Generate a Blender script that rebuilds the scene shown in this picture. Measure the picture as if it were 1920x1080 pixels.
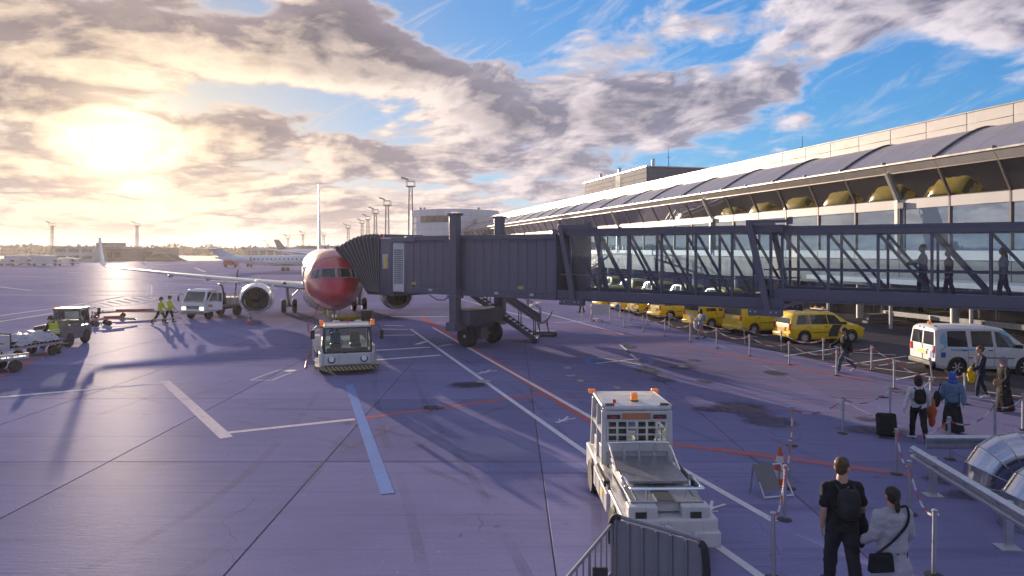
import bpy, bmesh, math, random
from mathutils import Vector, Matrix
random.seed(7)
R = math.radians
scene = bpy.context.scene
COL = scene.collection
for o in list(bpy.data.objects): bpy.data.objects.remove(o)

# ------------------------------------------------------------------ camera
CAM_Z, FPX, HZ = 4.9, 1280.0, 468.0          # eye height (m), focal length and horizon measured in the 1920 px photograph
cam = bpy.data.cameras.new('camera'); cam_o = bpy.data.objects.new('camera', cam); COL.objects.link(cam_o)
cam_o.location = (0, 0, CAM_Z); cam_o.rotation_euler = (R(90), 0, 0)
cam.sensor_width = 36; cam.lens = 24; cam.shift_y = -72/1920
cam.clip_start = .1; cam.clip_end = 6000
scene.camera = cam_o
scene.render.resolution_x, scene.render.resolution_y = 1024, 576

# ------------------------------------------------------------------ light
SUN_AZ, SUN_EL = R(-30.0), R(7.6)
SUN = Vector((math.sin(SUN_AZ)*math.cos(SUN_EL), math.cos(SUN_AZ)*math.cos(SUN_EL), math.sin(SUN_EL)))
sl = bpy.data.lights.new('sun', 'SUN'); sl.energy = 5.0; sl.angle = R(.55); sl.color = (1.0, .79, .58)
so = bpy.data.objects.new('sun', sl); COL.objects.link(so)
so.rotation_euler = (-SUN).to_track_quat('-Z', 'Y').to_euler()
vs = scene.view_settings
vs.view_transform = 'Standard'; vs.look = 'None'; vs.gamma = 1; vs.use_curve_mapping = False
vs.exposure = 1.05
scene.cycles.use_denoising = True
scene.cycles.max_bounces = 8; scene.cycles.transparent_max_bounces = 24
scene.cycles.sample_clamp_indirect = 6

# tiny node-graph helper
class NT:
    def __init__(s, tree): s.t = tree; s.n = tree.nodes; s.l = tree.links
    def new(s, kind, **kw):
        n = s.n.new(kind)
        for k, v in kw.items(): setattr(n, k, v)
        return n
    def put(s, sock, v):
        if v is None: return
        if isinstance(v, bpy.types.NodeSocket): s.l.new(v, sock)
        else: sock.default_value = v
    def m(s, op, a, b=None, c=None, clamp=False):
        n = s.new('ShaderNodeMath', operation=op); n.use_clamp = clamp
        s.put(n.inputs[0], a); s.put(n.inputs[1], b); s.put(n.inputs[2], c)
        return n.outputs[0]
    def v(s, op, a, b=None):
        n = s.new('ShaderNodeVectorMath', operation=op)
        s.put(n.inputs[0], a); s.put(n.inputs[1], b)
        return n.outputs['Value'] if op in ('DOT_PRODUCT', 'LENGTH') else n.outputs[0]
    def mix(s, f, a, b, blend='MIX'):
        n = s.new('ShaderNodeMix', data_type='RGBA', blend_type=blend)
        s.put(n.inputs[0], f); s.put(n.inputs[6], a); s.put(n.inputs[7], b)
        return n.outputs[2]
    def ramp(s, x, lo, hi, a=0.0, b=1.0, smooth=True):
        n = s.new('ShaderNodeMapRange', interpolation_type='SMOOTHSTEP' if smooth else 'LINEAR')
        s.put(n.inputs[0], x); s.put(n.inputs[1], lo); s.put(n.inputs[2], hi); s.put(n.inputs[3], a); s.put(n.inputs[4], b)
        return n.outputs[0]
    def noise(s, vec, scale, detail=4, rough=.55, dist=0.0, lac=2.0):
        n = s.new('ShaderNodeTexNoise')
        s.put(n.inputs['Vector'], vec); s.put(n.inputs['Scale'], scale); s.put(n.inputs['Detail'], detail)
        s.put(n.inputs['Roughness'], rough); s.put(n.inputs['Distortion'], dist); s.put(n.inputs['Lacunarity'], lac)
        return n.outputs[0]
    def sep(s, v): return s.new_sep(v)
    def new_sep(s, v):
        n = s.new('ShaderNodeSeparateXYZ'); s.put(n.inputs[0], v); return n.outputs
    def comb(s, x, y, z):
        n = s.new('ShaderNodeCombineXYZ'); s.put(n.inputs[0], x); s.put(n.inputs[1], y); s.put(n.inputs[2], z); return n.outputs[0]

# ------------------------------------------------------------------ sky: physical sky + procedural broken cloud deck
w = bpy.data.worlds.new('World'); scene.world = w; w.use_nodes = True
N = NT(w.node_tree); N.n.clear()
def azel(px, py):
    x, y, z = (px-960)/FPX, 1.0, (HZ-py)/FPX
    return math.atan2(x, y), math.atan2(z, math.hypot(x, y))
tc = N.new('ShaderNodeTexCoord')
d = N.v('NORMALIZE', tc.outputs['Generated'])
dx, dy, dz = N.new_sep(d)
sky = N.new('ShaderNodeTexSky', sky_type='NISHITA'); sky.sun_disc = False
sky.sun_elevation = SUN_EL; sky.sun_rotation = SUN_AZ; sky.air_density = 1.1; sky.dust_density = .25; sky.ozone_density = 2.2
N.l.new(d, sky.inputs[0])
sunang = N.m('ARCCOSINE', N.m('MINIMUM', N.v('DOT_PRODUCT', d, tuple(SUN)), 1.0))      # angle to the sun, rad
near = N.m('POWER', 2.718, N.m('MULTIPLY', N.m('POWER', N.m('DIVIDE', sunang, R(24)), 2.0), -1.0))
skyc = N.mix(1.0, sky.outputs[0], N.mix(near, (.20, .68, 1.45, 1), (.80, .66, .52, 1)), 'MULTIPLY')
skyc = N.v('DIVIDE', skyc, N.v('ADD', N.v('MULTIPLY', skyc, (.17, .15, .11)), (.86, .86, .86)))      # bright aureole rolled off
up = N.m('MAXIMUM', dz, 0.0)
az = N.m('ARCTAN2', dx, dy); el = N.m('ARCSINE', up)
den = N.m('ADD', up, .09)
u0, v0 = N.m('DIVIDE', dx, den), N.m('DIVIDE', dy, den)
# clouds: a stratified sheet seen in perspective mixed with upright billows, plus the larger masses that stand in this sky
BLOBS = [(655, 95, 125, 72, .30), (790, 120, 80, 60, .10), (300, 75, 260, 50, .13), (60, 130, 160, 60, .10), (1290, 195, 190, 40, .20), (1090, 220, 100, 40, .12), (905, 215, 70, 60, .14),
         (1830, 30, 170, 65, .16), (880, 20, 150, 70, -.30), (1700, 200, 230, 90, -.20), (475, 172, 190, 28, -.14), (930, 300, 150, 40, .10), (330, 240, 200, 16, .12), (480, 15, 120, 20, -.10), (260, 140, 520, 170, .075), (1150, 130, 330, 90, .03)]
def field(a_, e_, u_, v_, det):
    tot = N.m('MULTIPLY', N.noise(N.comb(u_, v_, .37), 1.40, det, .56, .3), .46)
    bl = N.noise(N.comb(N.m('MULTIPLY', a_, 4.6), N.m('MULTIPLY', N.m('ADD', e_, N.m('MULTIPLY', a_, -.10)), 10.5), 2.1), 1.75, det+1, .57, .40)
    tot = N.m('MULTIPLY_ADD', bl, .54, tot)
    for px, py, wx, wy, amp in BLOBS:
        a0, e0 = azel(px, py)
        q1 = N.m('MULTIPLY_ADD', a_, FPX/wx, -a0*FPX/wx); q2 = N.m('MULTIPLY_ADD', e_, FPX/wy, -e0*FPX/wy)
        q = N.m('MULTIPLY_ADD', q1, q1, N.m('MULTIPLY', q2, q2))
        tot = N.m('MULTIPLY_ADD', N.m('POWER', 2.718, N.m('MULTIPLY', q, -1.0)), amp, tot)
    return tot
n1 = field(az, el, u0, v0, 6.0)
# the same field a little nearer to the sun: where it is thinner there, the cloud edge is lit
ta, te = N.m('SUBTRACT', SUN_AZ, az), N.m('SUBTRACT', SUN_EL, el)
tl = N.m('MAXIMUM', N.m('SQRT', N.m('MULTIPLY_ADD', ta, ta, N.m('MULTIPLY', te, te))), .02)
ta, te = N.m('MULTIPLY', N.m('DIVIDE', ta, tl), .030), N.m('MULTIPLY', N.m('DIVIDE', te, tl), .030)
az2, el2 = N.m('ADD', az, ta), N.m('MAXIMUM', N.m('ADD', el, te), 0.0)
den2 = N.m('ADD', N.m('SINE', el2), .09); ce2 = N.m('COSINE', el2)
n2 = field(az2, el2, N.m('DIVIDE', N.m('MULTIPLY', N.m('SINE', az2), ce2), den2), N.m('DIVIDE', N.m('MULTIPLY', N.m('COSINE', az2), ce2), den2), 4.0)
low = N.ramp(el, .0, .16, .10, .0)                       # the deck closes towards the horizon
dens = N.m('ADD', n1, low)
cirrus = N.noise(N.comb(N.m('MULTIPLY', az, 5.0), N.m('MULTIPLY', N.m('ADD', el, N.m('MULTIPLY', az, -.45)), 17.0), 7.7), 1.3, 7, .66, 1.1)
wisp = N.ramp(cirrus, .50, .72, 0, .50)
cover = N.ramp(dens, .452, .550)
core = N.ramp(dens, .53, .80)
lit = N.m('MULTIPLY_ADD', N.m('SUBTRACT', n1, n2), 9.0, .38, clamp=True)
lit = N.m('MULTIPLY', lit, N.m('MULTIPLY_ADD', core, -.55, 1.0), clamp=True)
shade_c = N.mix(near, (.135, .135, .195, 1), (.21, .165, .168, 1))
lit_c = N.mix(near, (.60, .54, .58, 1), (.92, .71, .49, 1))
shade_c = N.mix(1.0, shade_c, N.ramp(n1, .45, .75, 1.45, .80, False), 'MULTIPLY')
tex = N.noise(N.comb(N.m('MULTIPLY', az, 13.0), N.m('MULTIPLY', el, 26.0), 5.5), 1.7, 6, .65, .7)
lit = N.m('MULTIPLY_ADD', N.m('SUBTRACT', tex, .5), .55, lit, clamp=True)
cl = N.mix(lit, shade_c, lit_c)
thin = N.mix(near, (.46, .47, .56, 1), (.62, .47, .35, 1))
cl = N.mix(N.ramp(dens, .47, .57), thin, cl)
# sunlight scattered forward through the thin cloud in front of the sun
g1 = N.m('POWER', 2.718, N.m('MULTIPLY', N.m('POWER', N.m('DIVIDE', sunang, R(3.4)), 2.0), -1.0))
g2 = N.m('POWER', 2.718, N.m('MULTIPLY', N.m('DIVIDE', sunang, R(7.0)), -1.0))
glow = N.m('ADD', N.m('MULTIPLY', g1, .50), N.m('MULTIPLY', g2, .10))
glow = N.m('MULTIPLY', glow, N.m('MULTIPLY_ADD', core, -.5, 1.0))
b_sky = N.new('ShaderNodeBackground'); N.put(b_sky.inputs[0], skyc); b_sky.inputs[1].default_value = .107
b_cl = N.new('ShaderNodeBackground'); N.put(b_cl.inputs[0], cl); b_cl.inputs[1].default_value = .71
b_gl = N.new('ShaderNodeBackground'); b_gl.inputs[0].default_value = (1.0, .76, .44, 1); N.put(b_gl.inputs[1], glow)
ms = N.new('ShaderNodeMixShader'); N.put(ms.inputs[0], N.m('MULTIPLY', N.m('MAXIMUM', cover, wisp), .97)); N.l.new(b_sky.outputs[0], ms.inputs[1]); N.l.new(b_cl.outputs[0], ms.inputs[2])
ad = N.new('ShaderNodeAddShader'); N.l.new(ms.outputs[0], ad.inputs[0]); N.l.new(b_gl.outputs[0], ad.inputs[1])
wo = N.new('ShaderNodeOutputWorld'); N.l.new(ad.outputs[0], wo.inputs[0])

# ------------------------------------------------------------------ measuring helpers (photo pixel -> place on the apron)
def G(px, py, z=0.0):
    Y = (CAM_Z - z)*FPX/(py - HZ)
    return Vector(((px-960)/FPX*Y, Y, z))
def AT(px, py, Y):
    return Vector(((px-960)/FPX*Y, Y, CAM_Z - (py-HZ)/FPX*Y))
K = CAM_Z/5.3                                   # large structures were measured for an eye height of 5.3

# ------------------------------------------------------------------ materials
MATS = {}
def mat(name, col, rough=.6, metal=0.0, var=.12, scale=3.0, bump=0.0, bscale=40.0, coat=0.0, emit=None, spec=.5, streak=0.0):
    if name in MATS: return MATS[name]
    m = bpy.data.materials.new(name); m.use_nodes = True; MATS[name] = m
    t = NT(m.node_tree); b = t.n['Principled BSDF']
    co = t.new('ShaderNodeTexCoord').outputs['Object']
    c = (*col, 1)
    if var:
        nz = t.noise(co, scale, 6, .6)
        f = t.ramp(nz, .25, .75, 1-var, 1+var, False)
        colr = t.new('ShaderNodeVectorMath', operation='SCALE'); colr.inputs[0].default_value = col; t.l.new(f, colr.inputs['Scale'])
        cs = colr.outputs[0]
        if streak:
            mp = t.new('ShaderNodeMapping'); mp.inputs['Scale'].default_value = (6, 6, .5); t.l.new(co, mp.inputs[0])
            s2 = t.ramp(t.noise(mp.outputs[0], 2.0, 5, .65), .5, .75, 0, streak)
            cs = t.mix(s2, cs, (.09, .08, .075, 1))
        t.l.new(cs, b.inputs['Base Color'])
        r2 = t.ramp(t.noise(co, scale*2.3, 5, .6), .3, .7, max(0, rough-.10), min(1, rough+.10), False); t.l.new(r2, b.inputs['Roughness'])
    else:
        b.inputs['Base Color'].default_value = c; b.inputs['Roughness'].default_value = rough
    b.inputs['Metallic'].default_value = metal
    b.inputs['Specular IOR Level'].default_value = spec
    b.inputs['Coat Weight'].default_value = coat
    b.inputs['Coat Roughness'].default_value = .06
    if bump:
        bn = t.new('ShaderNodeBump'); bn.inputs['Strength'].default_value = bump; bn.inputs['Distance'].default_value = .02
        t.l.new(t.noise(co, bscale, 4, .6), bn.inputs['Height']); t.l.new(bn.outputs[0], b.inputs['Normal'])
    if emit:
        b.inputs['Emission Color'].default_value = (*emit[0], 1); b.inputs['Emission Strength'].default_value = emit[1]
    return m
def thin_glass(name, tint=(.8, .85, .85), refl=1.45, rough=0.0, body=0.0, bcol=(.1, .1, .1)):
    if name in MATS: return MATS[name]
    m = bpy.data.materials.new(name); m.use_nodes = True; MATS[name] = m
    t = NT(m.node_tree); t.n.clear()
    tr = t.new('ShaderNodeBsdfTransparent'); tr.inputs[0].default_value = (*tint, 1)
    base = tr.outputs[0]
    if body:
        df = t.new('ShaderNodeBsdfDiffuse'); df.inputs[0].default_value = (*bcol, 1)
        mx = t.new('ShaderNodeMixShader'); mx.inputs[0].default_value = body; t.l.new(base, mx.inputs[1]); t.l.new(df.outputs[0], mx.inputs[2]); base = mx.outputs[0]
    gl = t.new('ShaderNodeBsdfGlossy'); gl.inputs['Roughness'].default_value = rough
    fr = t.new('ShaderNodeFresnel'); fr.inputs[0].default_value = refl
    nz = t.noise(t.new('ShaderNodeTexCoord').outputs['Object'], .7, 2, .5)
    bn = t.new('ShaderNodeBump'); bn.inputs['Strength'].default_value = .04; bn.inputs['Distance'].default_value = .05; t.l.new(nz, bn.inputs['Height'])
    t.l.new(bn.outputs[0], gl.inputs['Normal'])
    f2 = t.m('MULTIPLY', fr.outputs[0], 1.7, clamp=True)
    mx = t.new('ShaderNodeMixShader'); t.l.new(f2, mx.inputs[0]); t.l.new(base, mx.inputs[1]); t.l.new(gl.outputs[0], mx.inputs[2])
    o = t.new('ShaderNodeOutputMaterial'); t.l.new(mx.outputs[0], o.inputs[0])
    return m

# ------------------------------------------------------------------ mesh helpers
def frame(dirv, upv=(0, 0, 1)):
    z = Vector(dirv).normalized(); u = Vector(upv)
    if abs(z.dot(u)) > .98: u = Vector((1, 0, 0)) if abs(z.x) < .9 else Vector((0, 1, 0))
    x = u.cross(z).normalized(); y = z.cross(x)
    return x, y, z
class MB:
    def __init__(s): s.v = []; s.f = []
    def add(s, vs_, fs):
        b = len(s.v); s.v += [tuple(p) for p in vs_]; s.f += [tuple(i+b for i in f) for f in fs]; return s
    def box(s, x0, x1, y0, y1, z0, z1):
        return s.add([(x, y, z) for x in (x0, x1) for y in (y0, y1) for z in (z0, z1)],
                     [(0, 1, 3, 2), (4, 6, 7, 5), (0, 4, 5, 1), (2, 3, 7, 6), (0, 2, 6, 4), (1, 5, 7, 3)])
    def cbox(s, c, dims, rz=0.0, rx=0.0, ry=0.0):
        m = Matrix.Translation(Vector(c)) @ Matrix.Rotation(rz, 4, 'Z') @ Matrix.Rotation(ry, 4, 'Y') @ Matrix.Rotation(rx, 4, 'X')
        a, b, c2 = [q/2 for q in dims]
        return s.add([m @ Vector((x, y, z)) for x in (-a, a) for y in (-b, b) for z in (-c2, c2)],
                     [(0, 1, 3, 2), (4, 6, 7, 5), (0, 4, 5, 1), (2, 3, 7, 6), (0, 2, 6, 4), (1, 5, 7, 3)])
    def bar(s, p, q, wd, h=None, up=(0, 0, 1)):
        h = wd if h is None else h; p, q = Vector(p), Vector(q); x, y, z = frame(q-p, up); a, b = x*wd/2, y*h/2
        vs_ = [p-a-b, p+a-b, p+a+b, p-a+b, q-a-b, q+a-b, q+a+b, q-a+b]
        return s.add(vs_, [(3, 2, 1, 0), (4, 5, 6, 7), (0, 1, 5, 4), (1, 2, 6, 5), (2, 3, 7, 6), (3, 0, 4, 7)])
    def loft(s, rings, cap=True):
        n = len(rings[0]); vs_ = [p for r in rings for p in r]; fs = []
        for i in range(len(rings)-1):
            for j in range(n):
                k = (j+1) % n; fs.append((i*n+j, i*n+k, (i+1)*n+k, (i+1)*n+j))
        if cap: fs += [tuple(reversed(range(n))), tuple(range((len(rings)-1)*n, len(rings)*n))]
        return s.add(vs_, fs)
    def tube(s, pts, r, n=8, cap=True):
        pts = [Vector(p) for p in pts]; rs = r if isinstance(r, (list, tuple)) else [r]*len(pts)
        rings = []; px = None
        for i, p in enumerate(pts):
            t = (pts[min(i+1, len(pts)-1)] - pts[max(i-1, 0)]).normalized()
            if px is None: px, py, _ = frame(t)
            else:
                px = (px - t*px.dot(t)).normalized(); py = t.cross(px)
            rings.append([p + (px*math.cos(a)+py*math.sin(a))*rs[i] for a in [2*math.pi*k/n for k in range(n)]])
        return s.loft(rings, cap)
    def cyl(s, p, q, r0, r1=None, n=16, cap=True):
        return s.tube([p, q], [r0, r0 if r1 is None else r1], n, cap)
    def lathe(s, prof, o=(0, 0, 0), axis=(0, 0, 1), n=24, cap=True):
        o = Vector(o); x, y, z = frame(axis)
        return s.loft([[o + z*h + (x*math.cos(a)+y*math.sin(a))*r for a in [2*math.pi*k/n for k in range(n)]] for r, h in prof], cap)
    def prism(s, poly, y0, y1, ax='xz'):
        n = len(poly)
        P = (lambda a, b, t: (a, t, b)) if ax == 'xz' else (lambda a, b, t: (a, b, t)) if ax == 'xy' else (lambda a, b, t: (t, a, b))
        vs_ = [P(a, b, y0) for a, b in poly] + [P(a, b, y1) for a, b in poly]
        return s.add(vs_, [tuple(range(n)), tuple(reversed(range(n, 2*n)))] + [(i, i+n, (i+1) % n+n, (i+1) % n) for i in range(n)])
    def ball(s, c, r, nu=14, nv=9):
        c = Vector(c); r = r if isinstance(r, (tuple, list, Vector)) else (r, r, r); rings = []
        for i in range(1, nv):
            t = math.pi*i/nv
            rings.append([c + Vector((r[0]*math.sin(t)*math.cos(a), r[1]*math.sin(t)*math.sin(a), -r[2]*math.cos(t))) for a in [2*math.pi*k/nu for k in range(nu)]])
        b = len(s.v); s.loft(rings, False)
        s.v += [tuple(c-Vector((0, 0, r[2]))), tuple(c+Vector((0, 0, r[2])))]; lo, hi = len(s.v)-2, len(s.v)-1; L = b+(nv-2)*nu
        s.f += [(lo, b+(k+1) % nu, b+k) for k in range(nu)] + [(hi, L+k, L+(k+1) % nu) for k in range(nu)]
        return s
    def quad(s, a, b, c, d_): return s.add([a, b, c, d_], [(0, 1, 2, 3)])
    def poly(s, pts): return s.add(pts, [tuple(range(len(pts)))])
    def build(s, name, m, parent=None, bevel=0.0, ang=38, fix=True, seg=2):
        me = bpy.data.meshes.new(name); me.from_pydata(s.v, [], s.f)
        if fix:
            bm = bmesh.new(); bm.from_mesh(me); bmesh.ops.recalc_face_normals(bm, faces=bm.faces); bm.to_mesh(me); bm.free()
        me.materials.append(m)
        for p in me.polygons: p.use_smooth = True
        me.set_sharp_from_angle(angle=R(ang))
        o = bpy.data.objects.new(name, me); COL.objects.link(o)
        if parent: o.parent = parent
        if bevel:
            bv = o.modifiers.new('bevel', 'BEVEL'); bv.width = bevel; bv.segments = seg; bv.limit_method = 'ANGLE'; bv.angle_limit = R(35); bv.harden_normals = False
        return o
def tag(o, label, cat, group=None, kind=None):
    if label: o['label'] = label
    if cat: o['category'] = cat
    if group: o['group'] = group
    if kind: o['kind'] = kind
    return o
def thing(name, loc, rz, label, cat, group=None, sc=1.0):
    o = bpy.data.objects.new(name, None); COL.objects.link(o); o.empty_display_size = .3
    o.location = loc; o.rotation_euler = (0, 0, rz); o.scale = (sc, sc, sc)
    return tag(o, label, cat, group)
def sub(name, parent):
    o = bpy.data.objects.new(name, None); COL.objects.link(o); o.parent = parent; return o
def share(o, parent, loc=(0, 0, 0), rz=0.0, scale=None, name=None):
    c = o.copy(); COL.objects.link(c); c.parent = parent; c.location = loc; c.rotation_euler = (0, 0, rz)
    if scale: c.scale = scale
    return c
def dup(root, loc, rz, label=None, group=None):
    r = root.copy(); COL.objects.link(r); r.location = loc; r.rotation_euler = (0, 0, rz)
    if label: r['label'] = label
    if group: r['group'] = group
    for ch in list(root.children):
        c = ch.copy(); COL.objects.link(c); c.parent = r
        for g in list(ch.children):
            g2 = g.copy(); COL.objects.link(g2); g2.parent = c
    return r
PENDING = []
def baked(o, after=None): PENDING.append((o, after))
def flush_baked():
    """evaluate all waiting modifiers in one go and keep the plain meshes"""
    dg = bpy.context.evaluated_depsgraph_get()
    new = [bpy.data.meshes.new_from_object(o.evaluated_get(dg), depsgraph=dg) for o, _ in PENDING]
    for (o, after), me in zip(PENDING, new):
        old = o.data; o.modifiers.clear(); o.data = me; me.name = old.name
        if old.users == 0: bpy.data.meshes.remove(old)
        if after: after(o)
    PENDING.clear()
ORD = ['first', 'second', 'third', 'fourth', 'fifth', 'sixth', 'seventh', 'eighth', 'ninth', 'tenth', 'eleventh', 'twelfth', 'thirteenth', 'fourteenth', 'fifteenth', 'sixteenth', 'seventeenth', 'eighteenth']
# ================================================================== GROUND
def ground_mat(name, col, slab=False, rough=.85, streak=.5):
    m = bpy.data.materials.new(name); m.use_nodes = True; MATS[name] = m
    t = NT(m.node_tree); b = t.n['Principled BSDF']
    pos = t.new('ShaderNodeNewGeometry').outputs['Position']
    mp = t.new('ShaderNodeMapping'); mp.inputs['Scale'].default_value = (.35, 2.6, 1); t.l.new(pos, mp.inputs[0])
    big = t.ramp(t.noise(pos, .09, 5, .6), .3, .7, .80, 1.14, False)
    brush = t.ramp(t.noise(mp.outputs[0], 1.6, 6, .65, .8), .25, .75, 1-.16*streak, 1+.14*streak, False)
    fine = t.ramp(t.noise(pos, 26, 5, .8), .3, .7, .84, 1.15, False)
    f = t.m('MULTIPLY', t.m('MULTIPLY', big, brush), fine)
    if slab:
        rnd = t.new('ShaderNodeObjectInfo').outputs['Random']
        f = t.m('MULTIPLY', f, t.ramp(rnd, 0, 1, .84, 1.10, False))
    sc_ = t.new('ShaderNodeVectorMath', operation='SCALE'); sc_.inputs[0].default_value = col; t.l.new(f, sc_.inputs['Scale'])
    dirt = t.ramp(t.noise(pos, .55, 7, .7, .6), .56, .74, 0, .42)
    c = t.mix(dirt, sc_.outputs[0], tuple(q*.55 for q in col)+(1,))
    # tyre marks and rubber smears
    mp2 = t.new('ShaderNodeMapping'); mp2.inputs['Rotation'].default_value = (0, 0, R(28)); mp2.inputs['Scale'].default_value = (.06, 1.6, 1); t.l.new(pos, mp2.inputs[0])
    tyre = t.ramp(t.noise(mp2.outputs[0], 1.1, 4, .6, .25), .57, .70, 0, .38)
    mp3 = t.new('ShaderNodeMapping'); mp3.inputs['Rotation'].default_value = (0, 0, R(-52)); mp3.inputs['Scale'].default_value = (.05, 2.4, 1); t.l.new(pos, mp3.inputs[0])
    tyre = t.m('MAXIMUM', tyre, t.ramp(t.noise(mp3.outputs[0], 1.3, 3, .6, .5), .60, .70, 0, .34))
    drip = t.ramp(t.noise(pos, 2.6, 2, .5), .70, .78, 0, .55); tyre = t.m('MAXIMUM', tyre, drip)
    vo = t.new('ShaderNodeTexVoronoi', feature='DISTANCE_TO_EDGE'); vo.inputs['Scale'].default_value = .16; t.l.new(t.v('ADD', pos, t.v('SCALE', t.new('ShaderNodeTexNoise').outputs['Color'])), vo.inputs['Vector'])
    crack = t.m('MULTIPLY', t.ramp(vo.outputs['Distance'], .0, .0022, .7, 0), t.ramp(t.noise(pos, .3, 3, .5), .50, .60)); tyre = t.m('MAXIMUM', tyre, crack)
    c = t.mix(tyre, c, tuple(q*.45 for q in col)+(1,))
    speck = t.ramp(t.noise(pos, 9, 2, .5), .735, .76, 0, .5)
    c = t.mix(speck, c, (.45, .43, .44, 1))
    t.l.new(c, b.inputs['Base Color'])
    b.inputs['Specular IOR Level'].default_value = 0.0
    t.l.new(t.ramp(t.noise(pos, .8, 5, .65), .3, .7, rough-.12, rough+.12, False), b.inputs['Roughness'])
    bn = t.new('ShaderNodeBump'); bn.inputs['Strength'].default_value = .35; bn.inputs['Distance'].default_value = .012
    h = t.m('ADD', t.m('MULTIPLY', t.noise(pos, 60, 3, .7), .5), t.noise(mp.outputs[0], 7, 4, .6)); t.l.new(h, bn.inputs['Height']); t.l.new(bn.outputs[0], b.inputs['Normal'])
    gl = t.new('ShaderNodeBsdfGlossy'); gl.inputs['Roughness'].default_value = .40; t.l.new(bn.outputs[0], gl.inputs['Normal'])
    mx = t.new('ShaderNodeMixShader'); mx.inputs[0].default_value = .007; t.l.new(b.outputs[0], mx.inputs[1]); t.l.new(gl.outputs[0], mx.inputs[2])
    t.l.new(mx.outputs[0], t.n['Material Output'].inputs[0])
    return m
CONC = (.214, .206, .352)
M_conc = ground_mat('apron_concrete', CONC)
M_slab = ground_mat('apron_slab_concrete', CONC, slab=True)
M_road = ground_mat('road_asphalt', (.075, .072, .085), rough=.6, streak=.3)
M_joint = mat('joint_bitumen', (.065, .060, .075), .8)
def paint_mat(name, col, wear=.5):
    m = bpy.data.materials.new(name); m.use_nodes = True; MATS[name] = m
    t = NT(m.node_tree); b = t.n['Principled BSDF']
    pos = t.new('ShaderNodeNewGeometry').outputs['Position']
    a = t.ramp(t.noise(pos, 7, 8, .75), .40, .66, 0, wear); a2 = t.ramp(t.noise(pos, .5, 4, .6), .42, .68, 0, wear)
    c = t.mix(t.m('MAXIMUM', a, a2), (*col, 1), (*CONC, 1))
    t.l.new(c, b.inputs['Base Color']); b.inputs['Roughness'].default_value = .7; b.inputs['Specular IOR Level'].default_value = .0
    return m
P_white = paint_mat('marking_white', (.74, .72, .72), .30)
P_red = paint_mat('marking_red', (.50, .13, .085), .6)
P_pink = paint_mat('marking_faded_red', (.50, .22, .19), .5)
P_blue = paint_mat('marking_blue', (.19, .29, .54), .55)
P_salmon = paint_mat('marking_salmon', (.68, .60, .59), .4)

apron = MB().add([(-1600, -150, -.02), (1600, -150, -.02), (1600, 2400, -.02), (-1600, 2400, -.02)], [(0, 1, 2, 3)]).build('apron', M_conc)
tag(apron, None, None, kind='structure')
SX, SY = 5.4*K, 7.2*K
X0, Y0 = .72*K, 17.05*K
jm = MB().box(X0-9*SX, X0+4*SX, Y0-3*SY, Y0+7*SY, -.02, -.009).build('joint_filler', M_joint, apron)
slab0 = None
for i in range(-9, 4):
    for j in range(-3, 7):
        if slab0 is None:
            g = .014
            slab0 = MB().box(g, SX-g, g, SY-g, -.018, 0).build('concrete_slab', M_slab, apron, bevel=.006, seg=1); s_ = slab0
        else: s_ = share(slab0, apron)
        s_.location = (X0+i*SX, Y0+j*SY, random.uniform(-.0015, .0))
ZL = [.004]
def ribbon(name, pts, wd, m, z=None, px=True):
    P = [G(*p) if px else Vector((p[0], p[1], 0)) for p in pts]
    z = z or .004; L = []; Rr = []
    ws = wd if isinstance(wd, (list, tuple)) else [wd]*len(P)
    for i, p in enumerate(P):
        t = (P[min(i+1, len(P)-1)]-P[max(i-1, 0)]).normalized(); nn = Vector((-t.y, t.x, 0))*ws[i]/2
        L.append((p+nn).to_tuple()[:2]+(z,)); Rr.append((p-nn).to_tuple()[:2]+(z,))
    mb = MB(); n = len(P); mb.v = L+Rr; mb.f = [(i, i+1, n+i+1, n+i) for i in range(n-1)]
    return mb.build(name, m, apron, fix=False)
def lerp2(a, b, t): return (a[0]+(b[0]-a[0])*t, a[1]+(b[1]-a[1])*t)
# stand boundary zig-zag
ribbon('boundary_line', [(-60, 750), (318, 717)], .26, P_white)
ribbon('boundary_line', [(-400, 785), (-60, 750)], .26, P_red)
ribbon('boundary_line', [(308, 714), (425, 821)], .33, P_salmon, .0055)
ribbon('boundary_line', [(412, 813), (665, 786)], .22, P_salmon)
ribbon('boundary_line', [(665, 786), (1036, 737)], .24, P_red)
ribbon('lead_in_line', [(655, 722), (693, 830), (727, 926)], .28, P_blue, .007)
for a, b, wd in [((770, 617), (1460, 1105), .16), ((811, 614), (1452, 978), .16)]: ribbon('walkway_line', [a, b], wd, P_white, .0065)
ribbon('red_line', [(792, 597), (1115, 792)], .42, P_red, .005)
ribbon('red_line', [(1250, 832), (1480, 860), (1700, 890)], .30, P_red, .006)
ribbon('red_line', [(1000, 600), (1100, 616), (1260, 645), (1480, 686), (1640, 716)], .20, P_red, .005)
ribbon('red_line', [(975, 580), (1010, 566)], .5, P_salmon, .005)
for a, b in [((732, 594), (862, 594)), ((721, 610), (757, 611)), ((716, 617), (765, 618)), ((712, 629), (778, 628)), ((705, 657), (806, 651)), ((704, 675), (826, 666)), ((780, 646), (800, 640))]:
    ribbon('stop_bar', [a, b], .28, P_white, .005)
for yl in (601, 607, 613, 620, 628, 636, 645, 655, 665, 676, 688, 701, 715, 731, 748):
    xs = 796+(yl-597)*1.64; xe = 1300 if yl < 640 else 1640
    ribbon('hatch_line', [(xs, yl), ((xs+xe)/2, yl+(xe-xs)*.018), (xe, yl+(xe-xs)*.05)], .085, P_pink)
ribbon('road_edge_line', [(880, 545), (1040, 592), (1170, 627)], .12, P_white)
ribbon('road_edge_line', [(860, 560), (1000, 598)], .12, P_white)
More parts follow.
